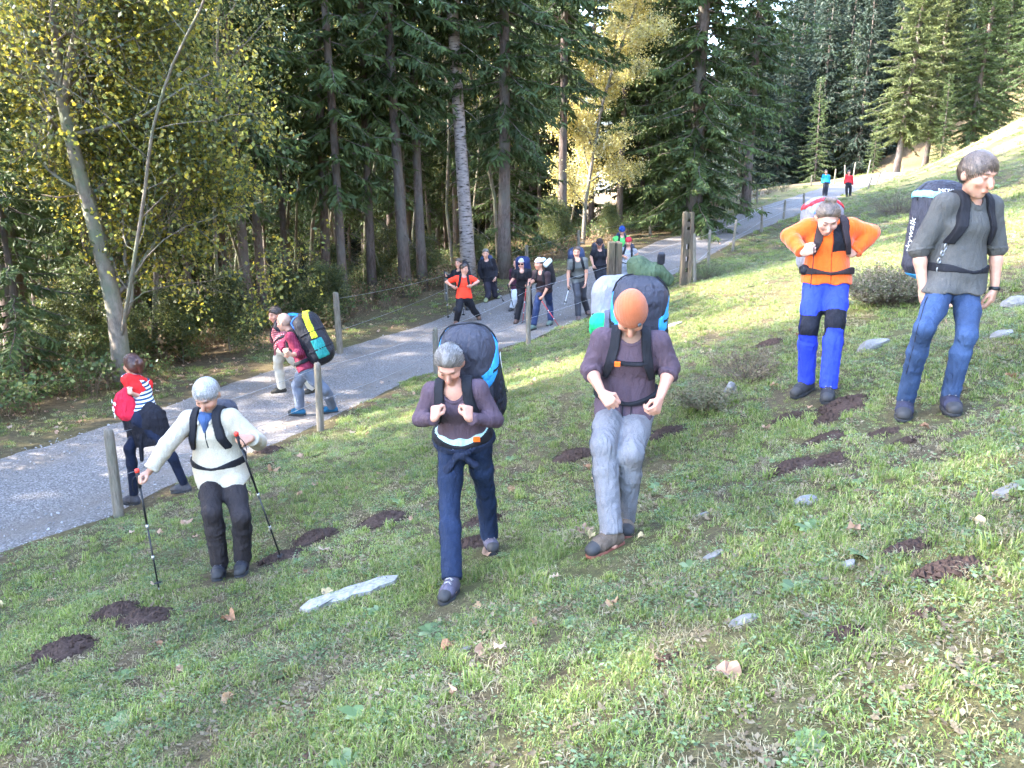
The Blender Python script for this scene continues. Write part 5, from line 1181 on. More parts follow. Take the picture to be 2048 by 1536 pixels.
# --- woman on the road with a red bag
p = Person('woman in red and striped top striding along the road with a red bag', 9.0, dict(pel=(289, 832), neck=(273, 757), head=(264, 730), elb=(296, 810), wrb=(262, 786), hdb=(252, 778), knb=(345, 905), anb=(366, 938), kna=(259, 897), ana=(264, 962)),
           yaw=-98, s_=.95, female=True, face=(-118, 8), near='elb wrb', res=.009, seed=8, floor='road', hands={'b': dict(curl=.95, n=(.3, .3, -.3), th=(-.5, 0, .6))}, skin=(.54, .30, .22))
p.skin_body(brow=(.03, .02, .015)); p.hair('auburn', (-.035, 1.1), .016, noise=.004, extra=[ell(p.hp(0, -.135, .015), [p.hl, p.hf, p.hu], (.042, .05, .055), .025, noise=folds(.008, 60, 3)), cone(p.hp(0, -.14, .0), p.hp(0, -.13, -.09), .035, .02, .03)], cover_ear=True)
def striped(b, v, c):
    w = b.n('ShaderNodeTexWave', wave_type='BANDS', bands_direction='Z'); w.inputs['Scale'].default_value = 8.2; b.l(v, w.inputs['Vector']); return b.mix(b.fr(w.outputs['Fac'], .46, .54), (.03, .06, .12), (.72, .74, .76))
def redfn(V, Q):
    c_ = V[Q].mean(1); m = np.zeros(len(Q), bool)
    for q in 'ab':
        a, b2 = p.J['sh' + q], p.J['el' + q]; t = ((c_ - a) @ nv(b2 - a)); d = np.linalg.norm(c_ - a - t[:, None] * nv(b2 - a), axis=1); m |= (t > -.06) & (d < .095) & (t < np.linalg.norm(b2 - a) * .78)
    d = c_ - p.J['neck']; m |= (np.linalg.norm(d, axis=1) < .12) & (d @ p.T > -.07)
    return m.astype(np.int32)
p.shirt([cloth('striped_jersey', (1, 1, 1), pattern=striped, var=.08), C('red_jersey', (.62, .022, .022), var=.1)], .9, .012, .02, .07, 0, .004, midx=redfn)
p.trousers(C('navy_leggings', (.012, .016, .035)), (.006, .007, .008, .012), .96, .002); p.shoes(C('grey_boot', (.06, .055, .06)), high=.08, laces=True)
fl = Field(p.torso_prims()[:2] + [cone(p.J['pel'], p.J['pel'] - UP * .3, .2, .26, .02)], .011, .06); q_ = [cone(p.J['pel'] + p.T * .09, p.J['pel'] - UP * .02 - p.f * .02, .125, .165, .03, (p.f, 1.08)), cone(p.J['pel'] - UP * .02, p.J['pel'] - UP * .36 - p.f * .06, .165, .165, .05, (p.f, 1.62), noise=folds(.020, 26, 4))]
for x in q_: x.clips = [(p.J['pel'] - UP * .33, nv(-UP - p.f * .25)), (p.J['pel'] + p.T * .13, p.T)]
fl.add(q_); sl_ = [cone(p.J['pel'] - p.f * .02 + p.b * .15 - UP * .2, p.J['pel'] - p.f * .03 + p.b * .19 - UP * .46, .03, .022, .02)]; fl2 = Field(q_ + sl_, .011, .05).add(q_).add(sl_); smesh('tied_jacket', fl2, [C('black_tied_jacket', (.014, .013, .018), wr=.7)], p.e)
bgc = p.J['hdb'] + p.f * .03 - UP * .20 + p.b * .015
rb = empty('drawstring_bag', bgc, 'red drawstring bag with white flower print carried by the striped-top woman', 'bag'); axb = [p.f, p.b, UP]
P_ = [ell(bgc, axb, (.135, .085, .165), .03, noise=folds(.010, 30, 5)), cone(bgc + UP * .12, bgc + UP * .20 - p.f * .03, .08, .03, .04, noise=folds(.01, 50, 4)), ell(bgc - UP * .09 - p.f * .04, axb, (.10, .08, .075), .03)]
smesh('bag_body', Field(P_, .010).add(P_), [C('red_bag_cotton', (.60, .02, .05), wr=.7)], rb)
g = Geo()
for (a_, z_, sz) in ((.7, .07, .035), (.95, -.01, .04), (.8, -.09, .04), (.45, -.11, .03), (1.15, .05, .03)):
    n0 = nv(p.f * math.cos(a_) * .9 + p.b * math.sin(a_)); s0 = bgc + p.f * math.cos(a_) * .138 + p.b * math.sin(a_) * .088 + UP * z_; s0 = s0 - n0 * (.05 * (z_ / .165) ** 2 - .012); lx = nv(np.cross(UP, n0))
    P5 = [s0 + (lx * math.cos(t) + UP * math.sin(t)) * sz * (1 if k % 2 == 0 else .55) for k, t in enumerate(np.linspace(0, 6.28, 11)[:-1])]; i0 = g.addv(P5); c0 = g.addv(s0 + n0 * .004); g.T.append(np.array([[c0, i0 + k, i0 + (k + 1) % 10] for k in range(10)]))
me = g.mesh('white_flowers', [M_WHITE], False); me.transform(Matrix.Translation(-Vector(rb.location))); add('white_flowers', me, rb)
g = Geo(); g.tube(resample([bgc + UP * .18, p.J['gripb'], p.J['shb'] + UP * .05, p.J['shb'] - p.f * .06 - UP * .05], .03), .006, 5); me = g.mesh('cord', [C('red_jersey', (.62, .022, .022))]); me.transform(Matrix.Translation(-Vector(rb.location))); add('cord', me, rb)

# --- plaid pair on the road
def plaid(c1, c2, c3, sc_=11):
    def f(b, v, c):
        o = None
        for dr in ('X', 'Z'):
            w = b.n('ShaderNodeTexWave', wave_type='BANDS', bands_direction=dr); w.inputs['Scale'].default_value = sc_; b.l(v, w.inputs['Vector']); x = b.fr(w.outputs['Fac'], .45, .6); o = x if o is None else b.math('ADD', o, x)
        return b.ramp(b.math('MULTIPLY', o, .5), [(.0, c1), (.5, c2), (1, c3)])
    return f
p = Person('dark-haired man in red plaid shirt and beige trousers, farther of the plaid pair', 13.6, dict(pel=(566, 695), neck=(556, 650), head=(550, 629), ela=(546, 680), wra=(566, 692), elb=(572, 682), wrb=(570, 696), kna=(556, 733), ana=(563, 777), knb=(598, 732), anb=(624, 765)), yaw=-55, s_=.98, face=(-40, 18), near='wra wrb', res=.012, seed=9, floor='road', skin=(.46, .24, .17))
p.skin_body(brow=(.04, .03, .02)); p.hair('dark', (-.01, .8), .014); p.shirt(cloth('red_plaid', (1, 1, 1), pattern=plaid((.10, .012, .02), (.24, .03, .05), (.5, .30, .28)), var=.1), 1.5, .013, -.03, .07, .1); p.trousers(C('beige_trousers', (.50, .44, .36), var=.1), (.02, .024, .03, .038)); p.shoes(C('dark_olive_shoe', (.04, .035, .028)), laces=False)
p.pack('black pack with sky blue lid band worn by the man in beige trousers', .40, .10, (.20, .17, .33), .14, CHAR, noise=.012, panels=[('lid_band', BLUE, lambda x, y, z: np.abs(z - .62) - .12, .008)], straps_kw=dict(sternum=False))
p = Person('bald man in maroon checked shirt, nearer of the plaid pair on the road', 12.3, dict(pel=(613, 733), neck=(584, 666), head=(568, 645), ela=(562, 690), wra=(574, 706), elb=(606, 716), wrb=(582, 710), hdb=(573, 704), kna=(594, 770), ana=(600, 820), knb=(648, 779), anb=(664, 800)), yaw=-88, s_=1.02, face=(-112, 14), near='elb wrb hdb wra', res=.010, seed=10, floor='road', skin=(.50, .28, .20), hands={'b': dict(curl=.7)})
p.J['head'] = p.J['head']; p.skin_body(beard=((.25, .17, .13), .3)); p.hair('brown', (-.05, 1.25), .0035, 'short_hair', noise=.0, mat=plain('stubble_hair', (.30, .19, .14), .7), clipback=-.06)
p.shirt(cloth('maroon_check', (1, 1, 1), pattern=plaid((.09, .008, .02), (.19, .016, .045), (.26, .05, .085), 16), var=.1), 1.6, .014, -.04, .07, 0, .007, loose=.008)
p.trousers(C('blue_grey_trousers', (.13, .15, .20), var=.15), (.022, .026, .034, .034), .97, .009); p.shoes(C('blue_boot', (.02, .09, .16)), high=.06, laces=False)
e = p.pack('huge black paraglider pack with yellow and teal panels on the bald man', .36, .07, (.24, .21, .43), .20, M_BLACKNY, tilt=-3, taper=.04, noise=.012, panels=[('yellow_panel', LIMEN, lambda x, y, z: np.maximum(np.maximum(np.abs(y - .35) - .22, -.02 - z), x - 9), .007), ('teal_panel', TEALN, lambda x, y, z: np.maximum(np.maximum(np.abs(y - .35 + .0 * z) - .40, z + .05), -.75 - z), .007)], straps_kw=dict(sternum=False))
zipper(p, e)
g = Geo(); c, ax, half = p.pk; a = c - ax[1] * .16 + ax[2] * .2 + ax[0] * .12; g.tube(resample([a, a + ax[2] * .14 - ax[1] * .02, a + ax[2] * .2 + ax[1] * .10, a + ax[2] * .17 + ax[1] * .2], .04), .010, 6); me = g.mesh('drinking_tube', [C('tube_blue', (.06, .18, .60))]); me.transform(Matrix.Translation(-Vector(e.location))); add('drinking_tube', me, e)

# --- the group farther down the road
def walker(label, Y, px, shirt, legs, hairk='dark', yaw=0, s_=1.0, face=(0, 12), near='wra wrb kna knb', cut=.75, female=False, shoe=(.03, .028, .03), pk=None, floor='road', seed=1, res=.016, headgear=None, line=(-.01, .9), hands=None, hl=None, far='ela elb', belt=True):
    p = Person(label, Y, px, yaw=yaw, s_=s_, face=face, near=near, res=res, seed=seed, floor=floor, female=female, hands=hands, far=far, skin=(.52, .27, .19)); p.skin_body()
    if hairk: p.hair(hairk, line, .015, extra=hl(p) if hl else ())
    if headgear: p.hair(None, headgear[1], .020, headgear[2], mat=headgear[0], noise=0, clipback=headgear[3] if len(headgear) > 3 else None)
    p.shirt(shirt, cut, .014, -.03, .07, .05, .004, res=max(res * .9, .012)); p.trousers(legs, (.02, .024, .03, .038), 1.0, .004); p.shoes(plain('shoe_' + str(seed), shoe, .7), laces=False)
    if pk: p.pack(pk[0], pk[1], .08, pk[2], pk[2][1] * .8, pk[3], noise=.008, res=.018, panels=pk[4] if len(pk) > 4 else (), straps_kw=dict(sternum=False, res=.012, belt=belt))
    return p
BLK = C('black_jersey', (.012, .011, .015)); BLKT = CM['black_trousers']
def pole_from(p, q, tip, label, shaft=None, up=.08):
    t = np.array(tip); t[2] = float(zbase(t[0], t[1])) - .02; gr = p.J['grip' + q]; d = nv(t - gr); return trek_pole(gr - d * up, t, label, shaft, False)
p = walker('man in bright orange T-shirt with hands on his straps', 20.4, dict(pel=(928, 594), neck=(928, 553), head=(928, 538), ela=(891, 565), wra=(905, 573), elb=(956, 563), wrb=(944, 571), kna=(917, 622), ana=(913, 650), knb=(948, 622), anb=(957, 643)), C('orange_tshirt', (.85, .055, .025), var=.06), BLKT, 'dark', 4, .98, (55, 5), 'wra wrb kna', .8, belt=False, pk=('dark pack on the man in the orange T-shirt', .30, (.17, .13, .28), CHAR), seed=21, shoe=(.10, .05, .03))
p = walker('man in dark top behind the orange T-shirt, pole in his raised hand', 21.9, dict(pel=(925, 577), neck=(917, 534), head=(916, 519), ela=(902, 556), wra=(892, 552), hda=(888, 550), elb=(935, 556), wrb=(932, 574), kna=(918, 605), ana=(916, 636), knb=(934, 606), anb=(938, 634)), BLK, BLKT, 'brown', -25, .98, (-30, 5), 'wra hda', 1.9, pk=('tall black pack of the man behind the orange T-shirt', .36, (.18, .15, .36), M_BLACKNY), seed=22, hands={'a': dict(curl=1)})
pole_from(p, 'a', atY(897, 652, 20.9), 'thin black pole held out at the left of the orange T-shirt man'); pole_from(p, 'b', atY(927, 653, 21.2), 'thin pole seen between the legs of the orange T-shirt man')
p = walker('cropped-haired man in long black shirt near the verge', 23.4, dict(pel=(980, 560), neck=(973, 521), head=(971, 506), ela=(959, 543), wra=(966, 560), elb=(993, 543), wrb=(991, 556), kna=(977, 590), ana=(973, 622), knb=(990, 590), anb=(995, 612)), BLK, C('dark_violet_trousers', (.028, .024, .034)), 'saltpepper', 0, 1.0, (-5, 5), 'wrb kna', 1.9, pk=('dark blue-grey pack of the man in the long black shirt', .38, (.19, .16, .34), DKBLUE), seed=23, shoe=(.20, .21, .10), line=(.0, .8))
pole_from(p, 'b', atY(1008, 617, 23.0), 'thin pole trailing beside the man in the long black shirt')
p = walker('woman in pale grey trousers half hidden behind the walker with sunglasses', 22.0, dict(pel=(1036, 576), neck=(1034, 538), head=(1032, 522), kna=(1029, 600), ana=(1024, 628), knb=(1040, 600), anb=(1041, 628), ela=(1022, 556), wra=(1026, 572)), C('dark_red_jersey', (.05, .015, .03)), C('pale_grey_trousers', (.42, .44, .50)), 'dark', -20, .93, (-30, 8), 'wra kna', 1.9, True, pk=('dark blue pack behind the woman in pale trousers', .34, (.17, .13, .30), DKBLUE), seed=24)
p = walker('walker in black with sunglasses and grey headband leaning on poles', 20.6, dict(pel=(1048, 575), neck=(1044, 541), head=(1043, 528), ela=(1027, 557), wra=(1018, 569), elb=(1060, 558), wrb=(1056, 569), kna=(1041, 601), ana=(1032, 638), knb=(1058, 604), anb=(1063, 637)), BLK, BLKT, 'saltpepper', -8, .95, (-12, 5), 'neck wra wrb kna', .9, pk=('black and blue pack of the walker with sunglasses', .40, (.19, .15, .33), C('blue_black_nylon', (.02, .03, .09))), seed=25, shoe=(.07, .04, .03), headgear=(C('grey_headband', (.30, .30, .33)), (.055, .0), 'headband'), hands={'a': dict(curl=1), 'b': dict(curl=1)})
g = Geo()
for sg in (-1, 1): g.box(p.hp(sg * .032, .098, .012), p.hl * .026, p.hu * .017, p.hf * .008)
g.box(p.hp(0, .10, .018), p.hl * .07, p.hu * .004, p.hf * .004); me = g.mesh('sunglasses', [plain('dark_lens', (.03, .012, .015), .15)], False); me.transform(Matrix.Translation(-Vector(p.e.location))); add('sunglasses', me, p.e)
pole_from(p, 'a', atY(1031, 622, 21.2), 'black pole of the walker with sunglasses'); pole_from(p, 'b', atY(1045, 652, 20.2), 'red pole of the walker with sunglasses', M_POLER)
p = walker('long-haired walker with patterned headband and dark blue trousers', 19.8, dict(pel=(1089, 580), neck=(1082, 544), head=(1078, 528), ela=(1068, 560), wra=(1060, 568), elb=(1096, 576), wrb=(1084, 596), kna=(1074, 606), ana=(1066, 646), knb=(1099, 608), anb=(1101, 643)), C('dark_brown_jersey', (.035, .022, .026)), C('navy_trousers', (.02, .032, .08)), 'brown', -35, 1.0, (-50, 5), 'neck wra wrb kna', 1.1, pk=('black pack with white rolled mats of the long-haired walker', .34, (.18, .15, .32), M_BLACKNY), seed=26, shoe=(.09, .13, .11), headgear=(C('pale_headband', (.50, .48, .52), var=.4), (.045, .0), 'headband'), hands={'a': dict(curl=1), 'b': dict(curl=1)}, hl=lambda p: [cone(p.hp(.05, -.06, -.03), p.hp(.07, -.07, -.26), .05, .035, .03), cone(p.hp(-.05, -.07, -.03), p.hp(-.05, -.09, -.24), .05, .035, .03)])
c, ax, half = p.pk; g = Geo()
for dx in (-.08, .09): a = c + ax[2] * (half[2] - .02) + ax[0] * dx; g.tube([a - ax[1] * .15, a - ax[1] * .14, a + ax[1] * .10, a + ax[1] * .11], [.04, .06, .06, .04], 14)
me = g.mesh('rolled_mats', [C('white_mat', (.62, .68, .72))]); me.transform(Matrix.Translation(-Vector(p.pke.location))); add('rolled_mats', me, p.pke)
pole_from(p, 'b', atY(1120, 659, 19.3), 'long red-black pole slanting right of the long-haired walker', M_POLER); pole_from(p, 'a', atY(1058, 640, 19.9), 'red pole in front of the long-haired walker', M_POLER)
p = walker('moustached man in grey T-shirt carrying a white pole in the middle of the road', 20.7, dict(pel=(1158, 557), neck=(1155, 519), head=(1153, 505), ela=(1137, 545), wra=(1136, 568), elb=(1173, 546), wrb=(1171, 570), kna=(1155, 590), ana=(1157, 624), knb=(1166, 592), anb=(1175, 610)), C('grey_tshirt', (.11, .11, .105)), C('dark_grey_trousers', (.05, .05, .06)), 'brown', 3, 1.04, (-5, 5), 'neck wra wrb kna', .75, pk=('bulky black and teal pack of the man in the grey T-shirt', .36, (.22, .18, .36), DKBLUE, [('teal_panel', TEALN, lambda x, y, z: np.maximum(.4 - np.abs(x), np.abs(z + .1) - .3), .01)]), seed=27, shoe=(.10, .065, .055), line=(.005, .8))
ms = [ell(p.hp(sg * .016, .10, -.052), [p.hl, p.hf, p.hu], (.02, .01, .009), .01) for sg in (-1, 1)]; smesh('moustache', Field(ms, .006).add(ms), [HAIR['brown']], p.e, 0)
gr = p.J['gripa']; tip = atY(1129, 609, gr[1] - .25); trek_pole(gr - nv(tip - gr) * .05, tip, 'short white pole held by the man in the grey T-shirt', M_POLEW, False)
p = walker('man in black T-shirt and dark cap left of the thick gate post', 23.6, dict(pel=(1200, 537), neck=(1199, 492), head=(1199, 478), ela=(1182, 514), wra=(1186, 530), elb=(1214, 515), wrb=(1212, 533), kna=(1198, 562), ana=(1196, 590), knb=(1206, 562), anb=(1208, 590)), BLK, BLKT, 'dark', 5, 1.02, (-5, 25), 'neck wra wrb kna knb', .75, pk=('grey pack rising behind the man in the dark cap', .42, (.19, .15, .33), CHAR), seed=28, headgear=(C('dark_cap', (.03, .022, .022)), (.035, .0), 'cap'))
P_ = [ell(p.hp(0, .13, .045), [p.hl, p.hf, p.hu], (.06, .06, .01), .01)]; smesh('cap_peak', Field(P_, .008).add(P_), [CM['dark_cap']], p.e, 0)
p = walker('man in bright green jacket and blue cap looking down', 26.5, dict(pel=(1244, 506), neck=(1244, 463), head=(1244, 450), ela=(1229, 478), wra=(1234, 484), elb=(1260, 480), wrb=(1246, 485), kna=(1241, 535), ana=(1240, 562), knb=(1248, 535), anb=(1250, 562)), C('leaf_green_jacket', (.09, .40, .10), var=.1), BLKT, 'dark', 0, 1.02, (-5, 35), 'neck wra wrb', 1.9, pk=('dark pack on the man in the green jacket', .36, (.16, .13, .30), DKBLUE), seed=29, headgear=(C('blue_cap', (.02, .05, .20)), (.03, .0), 'cap'))
p = walker('man in checked shirt and red cap right of the thick gate post', 24.0, dict(pel=(1252, 532), neck=(1258, 490), head=(1257, 477), ela=(1243, 508), wra=(1249, 514), elb=(1274, 508), wrb=(1258, 514), kna=(1249, 560), ana=(1248, 588), knb=(1257, 560), anb=(1259, 588)), cloth('pale_check', (1, 1, 1), pattern=plaid((.06, .06, .08), (.25, .25, .28), (.6, .6, .62))), C('grey_check_shorts', (.25, .26, .30)), 'dark', -10, 1.0, (-15, 18), 'neck wra wrb', .8, pk=('grey pack on the man in the red cap', .36, (.18, .15, .30), CHAR), seed=30, headgear=(C('red_cap', (.45, .03, .05)), (.035, .0), 'cap'))
p = walker('far walker in sky blue jacket on the upper road', 54, dict(pel=(1652, 365), neck=(1652, 350), head=(1652, 344)), C('sky_blue_jacket', (.03, .30, .62)), C('dark_far_trousers', (.03, .03, .04)), 'brown', 0, 1.0, (0, 5), '', 1.9, seed=31, res=.025)
p = walker('far walker in red jacket on the upper road', 52.5, dict(pel=(1697, 366), neck=(1698, 351), head=(1698, 345), kna=(1693, 379), ana=(1694, 391), knb=(1701, 379), anb=(1700, 392)), C('red_jacket', (.50, .025, .03)), C('dark_far_trousers', (.03, .03, .04)), 'dark', 0, 1.0, (0, 5), '', 1.9, seed=32, res=.025)
# ------------------------------------------------------------------ fences and gate posts
M_WOOD = bark_mat('weathered_post', (.09, .075, .057), (.24, .205, .165), (.15, .145, .105), 14, .12)
M_WOODD = bark_mat('dark_post', (.032, .025, .019), (.10, .08, .062), (.07, .068, .045), 14, .12)
M_WIRE = plain('fence_wire_steel', (.30, .30, .31), .5, .7)
def post(P, top, r, label, group=None, mat=None, name='fence_post'):
    P = np.array(P, float); ax_ = np.array(top) - P; h = np.linalg.norm(ax_); ax_ = ax_ / h; g = Geo(); rg = np.random.RandomState(int(abs(P[0] * 37 + P[1] * 91)) % 9999)
    zs = np.array([-.25, 0, .25, .5, .75, .93, .985, 1.0]) * h; zs[0] = -.25; rr_ = r * np.array([1.06, 1.05, 1.02, 1, .97, .96, .86, .62]); n = 11; ang_ = np.arange(n) * 2 * math.pi / n; a = nv(np.cross(ax_, [0, 1, 0])); b_ = np.cross(ax_, a); fl = 1 + .07 * rg.normal(size=n); rings = []
    for z, q in zip(zs, rr_): rings.append(ax_ * z + a * (np.cos(ang_) * q * fl * (1 + .02 * rg.normal(size=n)))[:, None] + b_ * (np.sin(ang_) * q * fl)[:, None])
    rings[-1] = rings[-1] + ax_ * (rg.normal(size=n) * .008)[:, None]; i0 = g.addv(np.concatenate(rings)); m = len(zs); k = np.arange(m - 1)[:, None] * n; j = np.arange(n)[None]; j2 = (j + 1) % n
    g.Q.append((i0 + np.stack([k + j, k + j2, k + n + j2, k + n + j], -1)).reshape(-1, 4)); ci = g.addv(ax_ * (h + .004)); g.T.append(np.array([[ci, i0 + (m - 1) * n + q, i0 + (m - 1) * n + (q + 1) % n] for q in range(n)]))
    o = add(name, g.mesh(name, [mat or M_WOOD]), None, P); return tag(o, label, 'fence post', group)
RP = [(238, 8.6, 216, 858, .056, 'weathered fence post at the road edge beside the man in cream fleece'), (641, 11.6, 634, 726, .052, 'weathered fence post beside the bald man with the huge pack'), (873, 15.0, 870, 655, .05, 'fence post peeping out left of the plum woman\'s pack'), (1057, 17.0, 1057, 572, .045, 'slim fence post in front of the long-haired walker'),
      (1389, 22.5, 1388, 466, .05, 'fence post close behind the slotted gate post'), (1416, 27.0, 1420, 460, .05, 'first leaning fence post up the road after the slotted gate post'), (1465, 30.5, 1473, 440, .05, 'leaning dark fence post halfway up the lit road'), (1523, 35.5, 1524, 413, .05, 'upright dark fence post where the road turns pale'), (1567, 40.0, 1571, 400, .05, 'pale leaning fence post left of the man in orange fleece'), (1607, 43.0, 1608, 386, .05, 'pale fence post just left of the orange fleece man\'s pack'),
      (1736, 58.0, 1744, 354, .05, 'short dark fence post right of the far red-jacketed walker'), (1752, 62.0, 1762, 343, .06, 'leaning dark fence post by the far bend'), (1768, 66.0, 1771, 344, .05, 'thin pale fence post on the far bend'), (1785, 71.0, 1788, 342, .05, 'second thin fence post on the far bend'), (1803, 76.0, 1806, 336, .05, 'last fence post before the road disappears')]
LP = [(681, 17.2, 671, 580, .065, 'pale leaning fence post on the wood side behind the bald man'), (893, 23.5, 892, 548, .055, 'fence post on the wood side left of the orange T-shirt man'), (1053, 29.0, 1053, 494, .06, 'pale fence post above the walker with sunglasses'), (1157, 32.0, 1157, 466, .06, 'grey fence post left of the dark-capped man'), (1300, 36.0, 1300, 455, .06, 'fence post on the wood side right of the green jacket'), (1358, 38.5, 1358, 436, .06, 'fence post left of the slotted gate post, across the road'), (1400, 41.0, 1400, 401, .06, 'tall fence post at the foot of the biggest spruce'), (1444, 43.5, 1444, 395, .055, 'fence post on the wood side, second after the biggest spruce'), (1481, 46.0, 1481, 388, .055, 'sunlit fence post on the wood side before the dark hillside'), (1514, 49.0, 1515, 374, .055, 'thin fence post on the wood side where the road steepens'),
      (1622, 64.0, 1624, 350, .06, 'far fence post just left of the blue-jacketed walker'), (1668, 66.0, 1672, 338, .06, 'sunlit far fence post between the two far walkers'), (1690, 70.0, 1690, 330, .06, 'sunlit far fence post above the red-jacketed walker'), (1706, 74.0, 1712, 318, .06, 'tall far fence post right of the red-jacketed walker'), (1735, 79.0, 1742, 312, .06, 'leaning far fence post near the end of the road')]
tops = {'R': [], 'L': []}
for key, lst in (('R', RP), ('L', LP)):
    for px, Y, tx, ty, r, lab in lst:
        P = gp(px, Y); T = atY(tx, ty, Y); hgt = max(.8, min(1.35, T[2] - P[2])); T = P + np.array([np.clip(T[0] - P[0], -.3, .3), 0, hgt]); post(P, T, r, lab, None, M_WOOD if key == 'R' or Y > 28 else M_WOOD); tops[key].append((P, T))
for key, sides in (('R', (.93, .45)), ('L', (.9, .4))):
    for fr_, nm in zip(sides, ('upper', 'lower')):
        e = empty('fence_wire', tops[key][0][0], '%s wire of the fence on the %s side of the road' % (nm, 'meadow' if key == 'R' else 'wood'), 'wire'); base = np.array(e.location)
        pts = [P + (T - P) * fr_ for P, T in tops[key]]; sk = 9 if key == 'R' else 9
        for i in range(min(len(pts) - 1, sk)):
            a, b_ = pts[i], pts[i + 1]; t = np.linspace(0, 1, 13); c = a + (b_ - a) * t[:, None]; c[:, 2] -= .05 * 4 * t * (1 - t); g = Geo(); g.tube(c - base, .0035 if i < 4 else .005, 4)
            if i < 4:
                for q in np.arange(.06, 1, .10 / max(.2, np.linalg.norm(b_ - a)) * 1.5):
                    m = a + (b_ - a) * q - np.array([0, 0, .05 * 4 * q * (1 - q)]) - base; d = npr.normal(size=3); d = d / np.linalg.norm(d) * .014; g.tube([m - d, m + d], .002, 3)
            add('wire_span', g.mesh('wire_span', [M_WIRE]), e)
def noisybox(c, ax3, half, mat, name, parent, amp=.012, seed=0, n=6):
    """upright timber with uneven faces"""
    g = Geo(); rg = np.random.RandomState(seed); zs = np.linspace(-1, 1, n); prof = np.array([(-1, -.86), (-.86, -1), (.86, -1), (1, -.86), (1, .86), (.86, 1), (-.86, 1), (-1, .86)]); rings = []
    for z in zs: rings.append(c + ax3[0] * half[0] * prof[:, :1] * (1 + amp * 3 * rg.normal(size=(8, 1))) + ax3[1] * half[1] * prof[:, 1:] * (1 + amp * 3 * rg.normal(size=(8, 1))) + ax3[2] * half[2] * z + (ax3[2] * (rg.normal(size=(8, 1)) * amp * .5 if z == 1 else 0)))
    i0 = g.addv(np.concatenate(rings)); k = np.arange(n - 1)[:, None] * 8; j = np.arange(8)[None]; j2 = (j + 1) % 8; g.Q.append((i0 + np.stack([k + j, k + j2, k + 8 + j2, k + 8 + j], -1)).reshape(-1, 4)); ci = g.addv(c + ax3[2] * half[2] * 1.01); g.T.append(np.array([[ci, i0 + (n - 1) * 8 + q, i0 + (n - 1) * 8 + (q + 1) % 8] for q in range(8)]))
    me = g.mesh(name, [mat], False); me.transform(Matrix.Translation(-Vector(parent.location))); return add(name, me, parent)
X3 = [np.array([1.0, 0, 0]), np.array([0, 1.0, 0]), UP]
P = gp(1225, 15.3); H = atY(1225, 484, 15.3)[2] - P[2]; e = empty('gate_post', P, 'thick cracked square gate post between the capped walkers', 'gate post')
noisybox(P + np.array([-.064, 0, H / 2 - .1]), X3, (.062, .12, H / 2 + .1), M_WOODD, 'timber', e, .012, 3); noisybox(P + np.array([.066, .006, H / 2 - .105]), X3, (.062, .12, H / 2 + .09), M_WOODD, 'timber', e, .012, 4)
P = gp(1370, 16.8); H = atY(1370, 424, 16.8)[2] - P[2]; e = empty('gate_post', P, 'tall slotted gate post with daylight showing through its holes', 'gate post')
noisybox(P + np.array([-.066, 0, H / 2 - .1]), X3, (.036, .09, H / 2 + .1), M_WOODD, 'side_timber', e, .012, 5); noisybox(P + np.array([.068, 0, H / 2 - .1]), X3, (.036, .095, H / 2 + .095), M_WOODD, 'side_timber', e, .012, 6)
z0 = -.2
for zt, gap in ((.24, .09), (.45, .10), (.68, .11), (1.06, .06), (1.22, .05)):
    z1_ = H * zt / 1.4; noisybox(P + np.array([0, .004, (z0 + z1_) / 2]), X3, (.044, .075, (z1_ - z0) / 2), M_WOODD, 'spacer_block', e, .012, int(zt * 100), 3); z0 = z1_ + gap
noisybox(P + np.array([0, .004, (z0 + H) / 2]), X3, (.044, .075, max(.03, (H - z0) / 2 - .01)), M_WOODD, 'spacer_block', e, .012, 9, 3)

# ------------------------------------------------------------------ molehills, stones
M_SOIL = plain('loose_soil', (.048, .031, .025), .95, 0, .1, 60, .5)
b = NB('limestone'); n1 = b.noise(b.coords(), 9, 6, .7); n2 = b.noise(b.coords(), 40, 4); c = b.ramp(n1, [(.3, (.10, .094, .088)), (.5, (.18, .17, .16)), (.75, (.27, .255, .245))]); c = b.mix(b.fr(n2, .55, .72), c, (.10, .10, .07)); M_STONE = b.done(b.pbsdf(c, .9, b.bump(n1, .8, .03), .2))
M_STONEW = plain('white_limestone', (.25, .24, .225), .9, 0, .2, 30, .35)
MASK = []                                                       # (x, y, radius) where no turf grows
def gpp(px, py):
    """meadow point seen at a pixel"""
    d = ray(px, py); lo, hi = 1.2, 90.0
    ts = np.geomspace(lo, hi, 220); X = CAMP + d * ts[:, None]; below = X[:, 2] < zall(X[:, 0], X[:, 1]); k = int(np.argmax(below)); a, b_ = ts[max(k - 1, 0)], ts[k]
    for _ in range(12):
        m = (a + b_) / 2; q = CAMP + d * m
        if q[2] < z1(q[0], q[1]): b_ = m
        else: a = m
    return CAMP + d * b_
